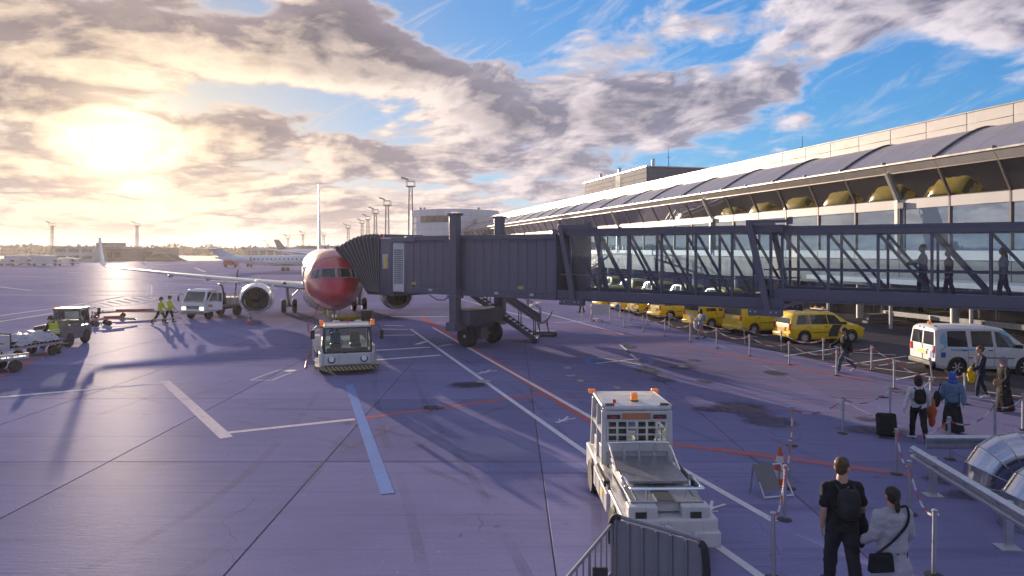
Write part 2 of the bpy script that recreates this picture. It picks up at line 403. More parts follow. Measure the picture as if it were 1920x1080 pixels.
ribbon('road_edge_line', [(1040, 605), (1130, 601)], .12, P_white)
# ringed cross (fuel pit marking)
cc = G(1160, 677); ring = MB(); NR = 40
for k in range(NR):
    a0, a1 = 2*math.pi*k/NR, 2*math.pi*(k+1)/NR
    ring.quad(*[(cc.x+r*math.cos(a), cc.y+r*math.sin(a), .008) for r, a in ((1.27, a0), (1.50, a0), (1.50, a1), (1.27, a1))])
ring.build('pit_ring', P_blue, apron)
for a in (.55, 2.25):
    dv = Vector((math.cos(a), math.sin(a), 0))*1.25; ribbon('pit_cross', [(cc.x-dv.x, cc.y-dv.y), (cc.x+dv.x, cc.y+dv.y)], .17, P_white, .009+.001*(a > 1), px=False)
# walking-person symbols
def walker_sign(px, py, s=1.0, a=0.0):
    c = G(px, py); mb = MB()
    def bar(p, q, w_):
        p, q = Vector((*p, 0)), Vector((*q, 0)); t = (q-p).normalized(); n_ = Vector((-t.y, t.x, 0))*w_/2
        mb.poly([p+n_, q+n_, q-n_, p-n_])
    mb.poly([(.13*math.cos(k*.5236), .62+.13*math.sin(k*.5236), 0) for k in range(12)])
    bar((0, .45), (0, .02), .17); bar((0, .42), (.26, .12), .07); bar((0, .42), (-.26, .18), .07); bar((.02, .05), (.20, -.55), .10); bar((-.02, .05), (-.24, -.5), .10)
    mb.v = [(c.x + s*(x*math.cos(a)-y*math.sin(a)), c.y + s*(x*math.sin(a)+y*math.cos(a)), .0085+.0006*(i % 5)) for i, (x, y, z) in enumerate(mb.v)]
    mb.build('pedestrian_symbol', P_white, apron, fix=False)
walker_sign(913, 697, .8, 2.5); walker_sign(1060, 787, .62, 2.5); walker_sign(838, 647, .8, 2.5); walker_sign(1335, 952, .62, 2.5); walker_sign(1040, 562, .9, 2.5)
# framed panel on the apron
fr = [(470, 713), (522, 694), (556, 695), (510, 713)]
for i in range(4): ribbon('panel_outline', [fr[i], fr[(i+1) % 4]], .09, P_salmon, .006+.0004*i)
# far stand markings
def far(pts, wd=.45, m=P_white): ribbon('taxi_line', pts, wd, m, .006)
far([(-200, 600), (0, 592), (110, 577), (230, 556), (330, 553)], .3); far([(-150, 605), (0, 603), (95, 588), (260, 570), (305, 558)], .3); far([(-100, 552), (140, 554), (330, 552), (480, 548)], .3)
for k in range(8):
    f = k/7.0; far([(158+f*105, 573-f*18), (176+f*118, 578-f*17)], .3)
for a, b in [((277, 534), (277, 555)), ((284, 534), (284, 555))]: far([a, b], .22)
far([(0, 538), (60, 545), (280, 546)], .35); far([(270, 528), (300, 531), (520, 541)], .35); far([(130, 512), (180, 507), (300, 506)], .5); far([(190, 523), (260, 523)], .8); far([(365, 502), (385, 510)], .6)
far([(400, 513), (560, 517)], .4); far([(340, 521), (420, 528)], .4); far([(0, 518), (110, 520)], .5); far([(290, 497), (420, 490)], .6)
far([(140, 585), (230, 580)], .25); far([(140, 617), (340, 605)], .2); far([(136, 612), (165, 610)], .2)
far([(0, 706), (100, 655), (135, 640)], .28, P_red)
# service road where the vans stand, with bay lines
rd = [G(1085, 560), G(1165, 584), G(1300, 627), G(1465, 661), G(1634, 697), G(1760, 722), G(2300, 830)]
rm = MB(); fv = [(p.x, p.y, .003) for p in rd] + [(60, 20, .003), (60, 60, .003), (30, 200, .003), (5, 200, .003)]
rm.poly(fv); service_road = rm.build('service_road', M_road, fix=False); tag(service_road, None, None, kind='structure')
for a, b in [((1470, 668), (1590, 650)), ((1560, 688), (1700, 668)), ((1590, 660), (1680, 666)), ((1640, 690), (1720, 700)), ((1180, 590), (1260, 590)), ((1300, 612), (1420, 632)), ((1680, 712), (1740, 700)), ((1850, 735), (2100, 770))]:
    ribbon('bay_line', [a, b], .11, P_white, .009)
# stains
def stain(px, py, rx, ry, m, z=.010, seed=1, nm='oil_stain'):
    rr = random.Random(seed); c = G(px, py); Yd = c.y
    ax = rx/FPX*Yd; ay = abs(G(px, py-ry).y-G(px, py+ry).y)/2
    ph = [rr.uniform(0, 6.28) for _ in range(6)]; pts = []
    for k in range(48):
        a = 2*math.pi*k/48
        f = 1+.22*math.sin(2*a+ph[0])+.16*math.sin(3*a+ph[1])+.12*math.sin(5*a+ph[2])+.07*math.sin(9*a+ph[3])+.05*math.sin(14*a+ph[4])
        pts.append((c.x+ax*f*math.cos(a), c.y+ay*f*math.sin(a), z))
    MB().poly(pts).build(nm, m, apron, fix=False)
def stain_mat(name, col, dens):
    m = bpy.data.materials.new(name); m.use_nodes = True; MATS[name] = m
    t = NT(m.node_tree); b = t.n['Principled BSDF']; b.inputs['Base Color'].default_value = (*col, 1); b.inputs['Roughness'].default_value = .6; b.inputs['Specular IOR Level'].default_value = .15
    g_ = t.v('SUBTRACT', t.new('ShaderNodeTexCoord').outputs['Generated'], (.5, .5, 0)); x, y, z = t.new_sep(g_); r_ = t.m('SQRT', t.m('MULTIPLY_ADD', x, x, t.m('MULTIPLY', y, y)))
    pos = t.new('ShaderNodeNewGeometry').outputs['Position']
    a = t.m('MULTIPLY', t.ramp(t.m('MULTIPLY_ADD', t.noise(pos, 3.0, 6, .65), .30, r_), .30, .62, 1, 0), t.ramp(t.noise(pos, 1.7, 6, .7), .30, .55, .35, 1)); a = t.m('MULTIPLY', a, dens)
    tr = t.new('ShaderNodeBsdfTransparent'); mx = t.new('ShaderNodeMixShader'); t.l.new(a, mx.inputs[0]); t.l.new(tr.outputs[0], mx.inputs[1]); t.l.new(b.outputs[0], mx.inputs[2]); t.l.new(mx.outputs[0], t.n['Material Output'].inputs[0])
    return m
M_oil = stain_mat('oil_stained_concrete', (.040, .037, .055), .9)
M_damp = stain_mat('damp_concrete', (.085, .078, .120), .8)
M_patch = stain_mat('pale_repair_mortar', (.42, .39, .42), .9)
for i, q in enumerate([(878, 723, 38, 9, M_oil), (806, 765, 22, 6, M_oil), (1396, 768, 70, 16, M_damp), (1445, 790, 70, 12, M_damp), (1330, 768, 36, 7, M_damp), (1640, 806, 70, 13, M_damp), (1622, 786, 28, 6, M_damp),
                       (1453, 700, 26, 6, M_oil), (1180, 650, 16, 5, M_oil), (1215, 695, 28, 9, M_damp), (1245, 712, 22, 8, M_damp), (1285, 688, 30, 7, M_damp), (1320, 715, 20, 5, M_damp),
                       (1302, 676, 14, 3, M_oil), (1705, 737, 26, 5, M_damp), (1830, 930, 60, 16, M_damp), (1760, 900, 36, 10, M_damp)]): stain(*q, z=.010+.0004*i, seed=i+3)
for i, q in enumerate([(1066, 690, 13, 3), (1068, 705, 14, 4), (1088, 714, 12, 3), (1158, 728, 11, 5), (1278, 688, 9, 2), (905, 716, 22, 4), (545, 696, 14, 2.4)]): stain(*q, M_patch, z=.018+.0004*i, seed=i+40, nm='repair_patch')
def mark_mat(name, col, dens):
    m = bpy.data.materials.new(name); m.use_nodes = True; MATS[name] = m
    t = NT(m.node_tree); b = t.n['Principled BSDF']; b.inputs['Base Color'].default_value = (*col, 1); b.inputs['Roughness'].default_value = .8; b.inputs['Specular IOR Level'].default_value = .05
    pos = t.new('ShaderNodeNewGeometry').outputs['Position']
    a = t.m('MULTIPLY', t.ramp(t.noise(pos, .45, 4, .6), .40, .62, 0, dens), t.ramp(t.noise(pos, 14, 4, .75), .30, .60, .25, 1))
    tr = t.new('ShaderNodeBsdfTransparent'); mx = t.new('ShaderNodeMixShader'); t.l.new(a, mx.inputs[0]); t.l.new(tr.outputs[0], mx.inputs[1]); t.l.new(b.outputs[0], mx.inputs[2]); t.l.new(mx.outputs[0], t.n['Material Output'].inputs[0])
    return m
M_rubm = mark_mat('tyre_rubber_mark', (.08, .074, .11), .18)
def track(pts, gauge=1.5, wd=.2):
    P = [G(*p) for p in pts]; Q = []
    for i in range(len(P)-1):
        p0, p1, p2, p3 = P[max(i-1, 0)], P[i], P[i+1], P[min(i+2, len(P)-1)]
        for k in range(8): t = k/8; Q.append(.5*((2*p1)+(p2-p0)*t+(2*p0-5*p1+4*p2-p3)*t*t+(3*p1-p0-3*p2+p3)*t**3))
    for sg in (-1, 1):
        L = []
        for i, q in enumerate(Q):
            t = (Q[min(i+1, len(Q)-1)]-Q[max(i-1, 0)]).normalized(); L.append((q.x-t.y*sg*gauge/2, q.y+t.x*sg*gauge/2))
        ribbon('tyre_mark', L, wd, M_rubm, .0022+.0002*len(track.n), px=False); track.n.append(1)
track.n = []
for tp in ([(640, 730), (600, 800), (480, 930), (200, 1100)], [(560, 640), (430, 700), (200, 790), (-100, 880)], [(1210, 1040), (1150, 860), (1010, 730), (860, 660), (700, 640)], [(100, 690), (400, 760), (800, 850), (1150, 1000)],
           [(900, 1100), (820, 900), (760, 780), (735, 690)], [(1300, 760), (1180, 700), (1000, 660)], [(1560, 900), (1330, 800), (1120, 740), (900, 760), (600, 900)], [(380, 610), (560, 640), (760, 610), (860, 580)]): track(tp)
ribbon('drain_slot', [(1165, 648), (1196, 676), (1250, 722)], .07, M_joint, .012)
ribbon('drain_cover', [(1163, 647), (1175, 657)], .12, P_white, .014); ribbon('drain_cover', [(1182, 664), (1196, 676)], .12, P_white, .014)

# ================================================================== TERMINAL
M_cream = mat('cream_cladding', (.58, .54, .48), .5, var=.10, scale=.6, streak=.20)
M_roofm = mat('roof_sheet_grey', (.27, .26, .31), .45, metal=.25, var=.10, scale=.35)
M_trim = mat('aluminium_trim', (.50, .47, .44), .38, metal=.5, var=.1, scale=1)
M_dtrim = mat('dark_trim', (.05, .048, .055), .5)
M_brown = mat('bronze_mullion', (.16, .13, .115), .45, metal=.3)
M_band = mat('spandrel_panel', (.50, .48, .47), .5, var=.07, scale=.5, streak=.08)
M_greyw = mat('grey_wall_panel', (.16, .16, .17), .6, var=.1, scale=.4)
M_canopy = mat('white_canopy', (.66, .66, .68), .5, var=.06)
def mirror_glass(name, col, tint):
    m = bpy.data.materials.new(name); m.use_nodes = True; MATS[name] = m
    t = NT(m.node_tree); t.n.clear()
    g = t.new('ShaderNodeBsdfGlossy'); g.inputs[0].default_value = (*col, 1); g.inputs['Roughness'].default_value = .015
    rv = t.new('ShaderNodeObjectInfo').outputs['Random']; nz = t.noise(t.v('ADD', t.new('ShaderNodeTexCoord').outputs['Object'], t.comb(t.m('MULTIPLY', rv, 91.0), t.m('MULTIPLY', rv, 37.0), 0)), .55, 3, .5)
    bn = t.new('ShaderNodeBump'); bn.inputs['Strength'].default_value = .09; bn.inputs['Distance'].default_value = .06; t.l.new(nz, bn.inputs['Height']); t.l.new(bn.outputs[0], g.inputs['Normal'])
    df = t.new('ShaderNodeBsdfPrincipled'); df.inputs['Base Color'].default_value = (*tint, 1); df.inputs['Roughness'].default_value = .1
    fr = t.new('ShaderNodeFresnel'); fr.inputs[0].default_value = 2.1
    f = t.ramp(fr.outputs[0], .1, .8, .48, .95, False)
    mx = t.new('ShaderNodeMixShader'); t.l.new(f, mx.inputs[0]); t.l.new(df.outputs[0], mx.inputs[1]); t.l.new(g.outputs[0], mx.inputs[2])
    o = t.new('ShaderNodeOutputMaterial'); t.l.new(mx.outputs[0], o.inputs[0]); return m
M_gtop = mirror_glass('bronze_solar_glass', (.62, .62, .60), (.03, .027, .022))
M_gblue = mirror_glass('blue_solar_glass', (.55, .68, .80), (.04, .06, .08))
M_gdark = mirror_glass('dark_shop_glass', (.35, .37, .40), (.02, .022, .028))
T = thing('terminal_building', (40.2*K, 0, 0), math.atan2(.969, -.248), 'long glazed terminal with curved grey roof and cream parapet on the right', 'terminal', sc=K)
U0, U1, PITCH = 21.0, 240.0, 4.2
NB = int((U1-U0)/PITCH)
UE = U0+NB*PITCH
# parapet panels
np_ = int((UE-U0)/3.36); pp = []
for zz0, zz1 in ((13.25, 13.93), (13.95, 14.72)):
    p0 = MB().box(.02, 3.34, -3.45, -3.2, zz0, zz1).build('parapet_panel', M_cream, T, bevel=.012, seg=1); p0.location.x = U0
    for k in range(1, np_): share(p0, T, (U0+k*3.36, 0, 0))
MB().box(U0, UE, -3.7, -3.44, 13.0, 14.70).build('parapet_core', M_trim, T)
MB().box(U0-.1, UE, -3.78, -3.14, 14.721, 14.80).build('coping', M_trim, T, bevel=.015)
MB().box(U0, UE, -26, -3.72, 0.0, 13.6).build('main_block', M_greyw, T)
# curved roof sheets and ribs
def arc(t):
    a = t*R(66); return (1.25-4.45*math.sin(a)/math.sin(R(66)), 11.33+2.12*(math.cos(R(66)-a)-math.cos(R(66)))/(1-math.cos(R(66))))
AP = [arc(k/9) for k in range(10)]
rs = MB()
PW = 2.8
rings = []
for uu in (.015, PW-.015):
    rings.append([(uu, n_, z) for n_, z in AP] + [(uu, n_-.03, z-.12) for n_, z in reversed(AP)])
rs.loft(rings); roof0 = rs.build('roof_sheet', M_roofm, T); roof0.location.x = U0
rb = MB(); rb.tube([(0, n_+.02, z+.05) for n_, z in AP], .085, 6); rib0 = rb.build('roof_rib', M_dtrim, T); rib0.location.x = U0
k = 1
while U0+k*PW < UE-.1:
    share(roof0, T, (U0+k*PW, 0, 0))
    if k % 3 == 0: share(rib0, T, (U0+k*PW, 0, 0))
    k += 1
MB().loft([[(U, n_, z) for n_, z in ((1.2, 11.15), (1.45, 11.2), (1.45, 11.33), (1.2, 11.36))] for U in (U0, UE)]).build('gutter', M_trim, T, bevel=.01)
g1_ = MB().loft([[(U, n_, z) for n_, z in ((1.0, 10.70), (1.38, 11.14), (1.2, 11.16), (.88, 10.74))] for U in (.02, PITCH-.02)]).build('fascia_panel', M_trim, T); g1_.location.x = U0
MB().box(U0, UE, -.3, 1.05, 10.62, 10.69).build('soffit', M_brown, T)
br = MB().box(-.05, .05, 1.2, 1.52, 11.3, 11.46).build('gutter_bracket', M_brown, T); br.location.x = U0
# bay elements
pt = MB().loft([[(U, n_, z) for n_, z in ((.02, 8.86), (.95, 10.66), (.90, 10.68), (-.03, 8.88))] for U in (.06, PITCH-.06)]).build('sloped_pane', M_gtop, T); pt.location.x = U0
mt = MB().bar((0, .05, 8.84), (0, 1.0, 10.68), .11, .14).build('sloped_mullion', M_brown, T); mt.location.x = U0
bd = MB().box(.03, PITCH-.03, -.05, .10, 8.16, 8.84).build('spandrel', M_band, T, bevel=.012, seg=1); bd.location.x = U0
gb = MB().box(.06, PITCH-.06, -.06, -.01, 5.26, 8.14).build('window_pane', M_gblue, T); gb.location.x = U0
vm = MB().box(-.055, .055, -.06, .12, 5.24, 8.86).build('mullion', M_brown, T); vm.location.x = U0
wb = MB().box(.02, PITCH-.02, -.08, .14, 4.62, 5.24).build('floor_band', M_canopy, T, bevel=.012, seg=1); wb.location.x = U0
gw = MB().box(.02, PITCH-.02, -.10, .02, 2.72, 4.60).build('wall_panel', M_greyw, T, bevel=.012, seg=1); gw.location.x = U0
gg = MB().box(.08, PITCH-.08, -1.6, -1.52, .05, 2.70).build('ground_floor_pane', M_gdark, T); gg.location.x = U0
cl_ = MB().cyl((0, -.35, 0), (0, -.35, 2.72), .26, n=14).build('column', M_band, T); cl_.location.x = U0
for k in range(1, NB):
    x = U0+k*PITCH
    for o in (g1_, br, pt, mt, bd, gb, vm, wb, gw, gg): share(o, T, (x, 0, 0))
    if k % 2 == 0: share(cl_, T, (x, 0, 0))
MB().box(U0, UE, -1.65, .0, 2.62, 2.71).build('ground_soffit', M_dtrim, T)
MB().box(U0, UE, -1.9, -1.6, 0, 2.7).build('ground_floor_back', M_greyw, T)
for k in range(NB):
    if k % 6 == 1:
        x = U0+k*PITCH+.03
        MB().bar((x, .12, 8.80), (x, 1.08, 10.72), .26, .24).build('main_strut', M_trim, T, bevel=.01)
        MB().box(x-.14, x+.14, -.02, .26, 5.0, 8.84).build('main_post', M_trim, T, bevel=.02)
        MB().tube([(x-.3, .3, 8.5), (x-.3, .22, 8.2), (x-.3, .22, 4.7)], .05).build('downpipe', M_brown, T)
        MB().box(x-.75, x-.25, .1, .35, 8.2, 8.62).build('junction_box', M_greyw, T, bevel=.02)
# entrance canopy
MB().box(25, 56, .15, 3.4, 3.02, 3.34).build('entrance_canopy', M_canopy, T, bevel=.02)
for x in (30, 36, 42, 48, 54): MB().cyl((x, 3.0, 0), (x, 3.0, 3.02), .11, n=10).build('canopy_post', M_band, T)
# rooftop plant room with cladding
MB().box(100.3, 125.7, -13.7, -4.3, 13.0, 17.2).build('plant_room_core', M_dtrim, T)
M_plant = mat('plant_room_cladding', (.17, .17, .19), .75, metal=0, spec=.1, var=.08)
for (n0, n1_) in ((-4.3, -4.15),):
    for i in range(6):
        for j in range(5): MB().box(100.3+i*4.23, 100.3+i*4.23+4.20, n0, n1_, 13.3+j*.78, 13.3+j*.78+.75).build('plant_room_panel', M_plant, T, bevel=.01, seg=1)
for i in range(3):
    for j in range(5): MB().box(100.15, 100.3, -13.6+i*3.1, -13.6+i*3.1+3.07, 13.3+j*.78, 13.3+j*.78+.75).build('plant_room_panel', M_plant, T, bevel=.01, seg=1)
MB().box(109.5, 111.5, -4.16, -4.10, 15.0, 17.0).build('plant_room_door', M_gblue, T)
MB().box(100.0, 126, -13.9, -4.0, 17.21, 17.36).build('plant_room_coping', M_trim, T)
for x, n_, h in ((102, -6, 1.2), (112, -5, 1.0), (120, -5, .9)): MB().cyl((x, n_, 17.3), (x, n_, 17.3+h), .25, n=10).cyl((x, n_, 17.3+h), (x, n_, 17.5+h), .4, .1, n=10).build('roof_vent', M_trim, T)
for x, n_, z0, z1 in ((101, -8, 17.3, 20.0), (74, -10, 13.4, 17.6)): MB().cyl((x, n_, z0), (x, n_, z1), .06, .03, n=6).cyl((x, n_-.4, z1-1.2), (x, n_+.4, z1-1.2), .03, n=6).build('roof_antenna', M_dtrim, T)

# ================================================================== PASSENGER BRIDGE
M_brg = mat('bridge_grey_paint', (.098, .098, .138), .42, var=.10, scale=.8, coat=.1, streak=.22)
M_brgp = mat('bridge_panel_grey', (.118, .116, .158), .40, var=.10, scale=.5, coat=.1, streak=.26)
M_floor = mat('bridge_floor', (.30, .30, .32), .7)
M_steel = mat('galvanised_steel', (.50, .51, .54), .38, metal=.8, var=.15, scale=6)
M_rub = mat('black_rubber', (.022, .022, .024), .75, var=.2, scale=12)
M_bell = mat('bellows_fabric', (.060, .058, .066), .7, var=.15, scale=4)
M_bglass = thin_glass('bridge_glass', (.80, .87, .92))
M_wg = mat('white_grille', (.60, .60, .62), .5)
M_orange = mat('orange_lens', (.85, .22, .02), .2, coat=.5, emit=((1.0, .25, .02), .12))
M_redl = mat('red_lens', (.55, .02, .02), .2, coat=.5)
B = thing('passenger_boarding_bridge', (17*K, 22.5*K, 0), math.atan2(.586, -.810), 'dark grey passenger boarding bridge with glazed tunnel joined to the red nosed airliner', 'boarding bridge', sc=K)
def tunnel(s0, s1, ya, yb, zb, zt, beam_b, beam_t, pitch, start, diag=True):
    """glazed truss tunnel: ya = camera side, yb = far side"""
    for y, sg in ((ya, 1), (yb, -1)):
        MB().box(s0, s1, y-.09, y+.09, zt-beam_t, zt).build('top_beam', M_brg, B, bevel=.015)
        MB().box(s0, s1, y-.10, y+.10, zb, zb+beam_b).build('bottom_beam', M_brg, B, bevel=.015)
        MB().box(s0, s1, y-.13, y+.13, zt-.06, zt+.03).build('top_flange', M_brg, B)
        MB().box(s0, s1, y-.14, y+.14, zb-.03, zb+.05).build('bottom_flange', M_brg, B)
        x = start; prev = None
        while x < s1-.05:
            MB().box(x-.048, x+.048, y-.06, y+.06, zb+beam_b, zt-beam_t).build('post', M_brg, B, bevel=.008, seg=1)
            if prev is not None:
                if diag: MB().bar((x-.02, y-.12*sg, zt-beam_t-.02), (prev+.05, y-.12*sg, zb+beam_b+.02), .075, .11).build('diagonal', M_brg, B)
                MB().box(prev+.062, x-.062, y+.012*sg-.012, y+.012*sg+.012, zb+beam_b+.004, zt-beam_t-.004).build('glass_pane', M_bglass, B)
            prev = x; x += pitch
        MB().cyl((s0, y-.22*sg, zb+beam_b+.75), (s1, y-.22*sg, zb+beam_b+.75), .03, n=8).build('handrail', M_steel, B)
    MB().box(s0, s1, yb+.1, ya-.1, zb+.06, zb+.22).build('floor_deck', M_floor, B)
    MB().box(s0, s1, yb-.1, ya+.1, zt-.05, zt+.0295).build('roof_deck', M_brg, B)
tunnel(-24, 8.6, -.18, -2.8, 3.28, 6.20, .46, .30, 1.70, -22.8+.01)
tunnel(7.7, 18.5, .0, -3.0, 2.92, 6.26, .42, .28, 1.55, 8.2)
# portal frames where the tunnels overlap
for s0, lean in ((8.25, .75), (17.2, .75)):
    for y in (.22, -3.22):
        MB().bar((s0+lean, y, 6.35), (s0, y, 2.84), .16, .24).build('portal_leg', M_brg, B, bevel=.01)
        MB().bar((s0-.55, y, 2.80), (s0+.75, y, 2.80), .3, .28).build('roller_housing', M_brg, B, bevel=.02)
        for q in (-.35, -.15, .45, .65): MB().cyl((s0+q, y+.13, 2.82), (s0+q, y+.19, 2.82), .035, n=8).build('bolt', M_steel, B)
    MB().bar((s0+lean, .3, 6.40), (s0+lean, -3.3, 6.40), .22, .2).build('portal_beam', M_brg, B, bevel=.01)
    MB().bar((s0+lean-1.6, .2, 6.42), (s0+lean+.1, .2, 6.42), .12, .12).build('portal_rail', M_brg, B)
    MB().bar((s0+lean-1.6, .2, 6.30), (s0+lean-1.6, .2, 6.58), .14, .14).build('portal_stop', M_brg, B)
# solid outer tunnel, one panel at a time
CS0, CS1 = 18.3, 28.3
MB().box(CS0, CS1, -3.18, .06, 3.02, 5.98).build('tunnel_shell', M_brgp, B)
pw = .56; npn = int((CS1-CS0)/pw)
pn0 = None
for k in range(npn):
    x = CS0+k*pw
    if pn0 is None:
        mb = MB(); mb.prism([(.0, .062), (.04, .10), (pw-.05, .10), (pw-.01, .062)], 3.16, 5.80, 'xy')
        pn0 = mb.build('wall_panel', M_brgp, B); pn0.location.x = x
        pf0 = MB().prism([(.0, -3.182), (.04, -3.22), (pw-.05, -3.22), (pw-.01, -3.182)], 3.16, 5.80, 'xy').build('wall_panel', M_brgp, B); pf0.location.x = x
    else: share(pn0, B, (x, 0, 0)); share(pf0, B, (x, 0, 0))
for y in (.0, -3.12):
    MB().box(CS0-.05, CS1, y-.14, y+.16, 5.81, 6.07).build('top_beam', M_brg, B, bevel=.02)
    MB().box(CS0-.05, CS1, y-.14, y+.16, 2.84, 3.15).build('bottom_beam', M_brg, B, bevel=.02)
MB().box(CS0, CS1, -3.0, -.1, 5.99, 6.04).build('roof_deck', M_brg, B)
MB().box(CS0-.09, CS0+.03, -3.28, .18, 2.86, 6.05).build('tunnel_end_frame', M_brg, B, bevel=.01)
MB().tube([(24.9, .2, 2.80), (25.4, .25, 2.55), (25.9, .25, 2.55), (26.5, .2, 2.8)], .03).build('cable_loop', M_rub, B)
MB().tube([(CS0, .20, 5.72), (CS1-.3, .20, 5.72)], .022, 6).build('conduit', M_brg, B)
for x in (19.6, 21.8, 26.4): MB().cbox((x, .20, 3.06), (.26, .10, .12)).build('under_lamp', M_steel, B, bevel=.01)
for x in (20.2, 27.6): MB().box(x, x+.34, .108, .116, 3.32, 3.46).build('warning_label', mat('label_yellow', (.5, .38, .05), .6), B)
MB().tube([(7.8, .16, 2.98), (18.3, .16, 2.98)], .03, 6).build('conduit', M_brg, B)
MB().tube([(-22, -.02, 3.36), (7.6, -.02, 3.36)], .026, 6).build('conduit', M_brg, B)
# lift columns, cross beam, drive bogie
SC = 24.45
for y in (.40, -3.55):
    MB().box(SC-.24, SC+.24, y-.22, y+.22, 1.25, 7.12).build('lift_column', M_brg, B, bevel=.02)
    MB().box(SC-.33, SC+.33, y-.30, y+.30, 7.12, 7.24).build('column_cap', M_brg, B, bevel=.02)
    for q in (-.2, .0, .2): MB().tube([(SC+q, y-.05, 7.24), (SC+q, y-.05, 7.32), (SC+q+.08, y-.05, 7.32), (SC+q+.08, y-.05, 7.24)], .015, 6).build('lifting_eye', M_steel, B)
    MB().box(SC-.34, SC+.34, y-.31, y+.31, 2.70, 2.86).build('column_collar', M_brg, B, bevel=.02)
MB().box(SC-.28, SC+.28, -3.9, .75, .96, 1.26).build('cross_beam', M_brg, B, bevel=.02)
MB().box(SC-.75, SC+.52, -2.9, .10, 1.262, 2.02).build('drive_cabinet', M_brg, B, bevel=.03)
MB().box(SC-.80, SC+.57, -2.95, .15, 2.021, 2.06).build('cabinet_lid', M_brg, B, bevel=.01)
MB().box(SC-.32, SC+.32, .44, .80, .97, 1.42).build('bumper_block', M_brg, B, bevel=.02)
MB().cyl((SC+.3, .62, 1.3), (SC+.42, .66, 1.3), .07, n=10).build('marker_lamp', M_orange, B)
MB().box(SC-.42, SC+.22, -2.0, -1.3, .35, 1.0).build('axle_yoke', M_brg, B, bevel=.03)
MB().cyl((SC-.1, -2.9, .60), (SC-.1, -.4, .60), .10).build('axle', M_brg, B)
for y0, y1 in ((-.72, -.28), (-3.0, -2.56)):
    wh = sub('drive_wheel', B); ym = (y0+y1)/2; c = (SC-.1, ym, .60)
    MB().lathe([(.36, -.22), (.54, -.22), (.605, -.15), (.605, .15), (.54, .22), (.36, .22)], c, (0, 1, 0), 30).build('tyre', M_rub, wh)
    MB().lathe([(.365, -.17), (.33, -.12), (.12, -.1), (.12, .1), (.33, .12), (.365, .17)], c, (0, 1, 0), 24).build('rim', M_brg, wh)
    MB().cyl((SC-.1, ym-.2, .60), (SC-.1, ym+.24, .60), .09, n=12).build('hub', M_steel, wh)
# service stair
Binv = Matrix.Translation(Vector((17*K, 22.5*K, 0))) @ Matrix.Rotation(math.atan2(.586, -.810), 4, 'Z') @ Matrix.Scale(K, 4)
Binv = Binv.inverted()
def BL(v): return Binv @ Vector(v)
st = sub('service_stair', B)
top_, bot_ = AT(884, 553, 36.9), AT(1003, 637, 35.9); wv = Vector((.12, .99, 0)).normalized()*1.15
rail_h = Vector((0, 0, 1.0))
for sgn in (0, 1):
    o_ = wv*sgn
    MB().bar(BL(top_+o_), BL(bot_+o_), .07, .26).build('stringer', M_brg, st)
    MB().bar(BL(top_+o_+rail_h), BL(bot_+o_+rail_h), .05, .05).build('handrail', M_brg, st)
    for q in (.25, .5, .75, .98): p = top_.lerp(bot_, q)+o_; MB().bar(BL(p), BL(p+rail_h), .045).build('baluster', M_brg, st)
for k in range(15):
    p = top_.lerp(bot_, (k+.6)/15.0); dv = Vector((.14, 0, 0))
    MB().add([BL(q) for q in (p-dv+wv*.04, p+dv+wv*.04, p+dv+wv*.96, p-dv+wv*.96)]+[BL(q+Vector((0, 0, .035))) for q in (p-dv+wv*.04, p+dv+wv*.04, p+dv+wv*.96, p-dv+wv*.96)],
             [(0, 1, 2, 3), (4, 5, 6, 7), (0, 1, 5, 4), (1, 2, 6, 5), (2, 3, 7, 6), (3, 0, 4, 7)]).build('tread', M_steel, st)
MB().bar(BL(bot_+wv*-.2), BL(bot_+wv*1.2), .3, .2).build('stair_foot', M_brg, st)
for q in (-.1, 1.1): c = bot_+wv*q; c.z = .13; MB().cyl(BL(c-wv*.07), BL(c+wv*.07), .14, n=14).build('castor', M_rub, st)
# baggage chute beside the stair
ch = sub('baggage_chute', B)
ct, cb = AT(944, 562, 39.2), AT(1012, 622, 38.4); wc = Vector((.12, .99, 0)).normalized()*.8
cb.z = .75
M_chute = mat('chute_panel', (.10, .10, .115), .5)
MB().add([BL(q) for q in (ct, cb, cb+wc, ct+wc)]+[BL(q-Vector((0, 0, .06))) for q in (ct, cb, cb+wc, ct+wc)], [(0, 1, 2, 3), (4, 5, 6, 7), (0, 1, 5, 4), (1, 2, 6, 5), (2, 3, 7, 6), (3, 0, 4, 7)]).build('slide_bed', M_steel, ch)
for o_ in (Vector((0, 0, 0)), wc):
    th = Vector((0, .02, 0)); hh = Vector((0, 0, .42))
    MB().add([BL(q) for q in (ct+o_, cb+o_, cb+o_+hh, ct+o_+hh, ct+o_+th, cb+o_+th, cb+o_+hh+th, ct+o_+hh+th)], [(0, 1, 2, 3), (4, 5, 6, 7), (0, 1, 5, 4), (1, 2, 6, 5), (2, 3, 7, 6), (3, 0, 4, 7)]).build('side_board', M_chute, ch)
    MB().bar(BL(ct+o_+hh*2), BL(cb+o_+hh*2), .04).build('chute_rail', M_brg, ch)
    for q in (.0, .33, .66, 1.0): p = ct.lerp(cb, q)+o_; MB().bar(BL(p), BL(p+hh*2), .04).build('rail_post', M_brg, ch)
e0 = cb; cur = [e0+Vector((.9*math.sin(a)*.75, 0, .9*(1-math.cos(a)))) for a in [R(q) for q in (0, 20, 40, 60, 75)]]
cm = MB()
cm.loft([[BL(p), BL(p+wc), BL(p+wc+Vector((.03, 0, -.04))), BL(p+Vector((.03, 0, -.04)))] for p in cur]); cm.build('upturned_end', M_chute, ch)
for o_ in (Vector((0, 0, 0)), wc): MB().tube([BL(p+o_) for p in cur], .035, 6).build('end_rail', M_brg, ch)
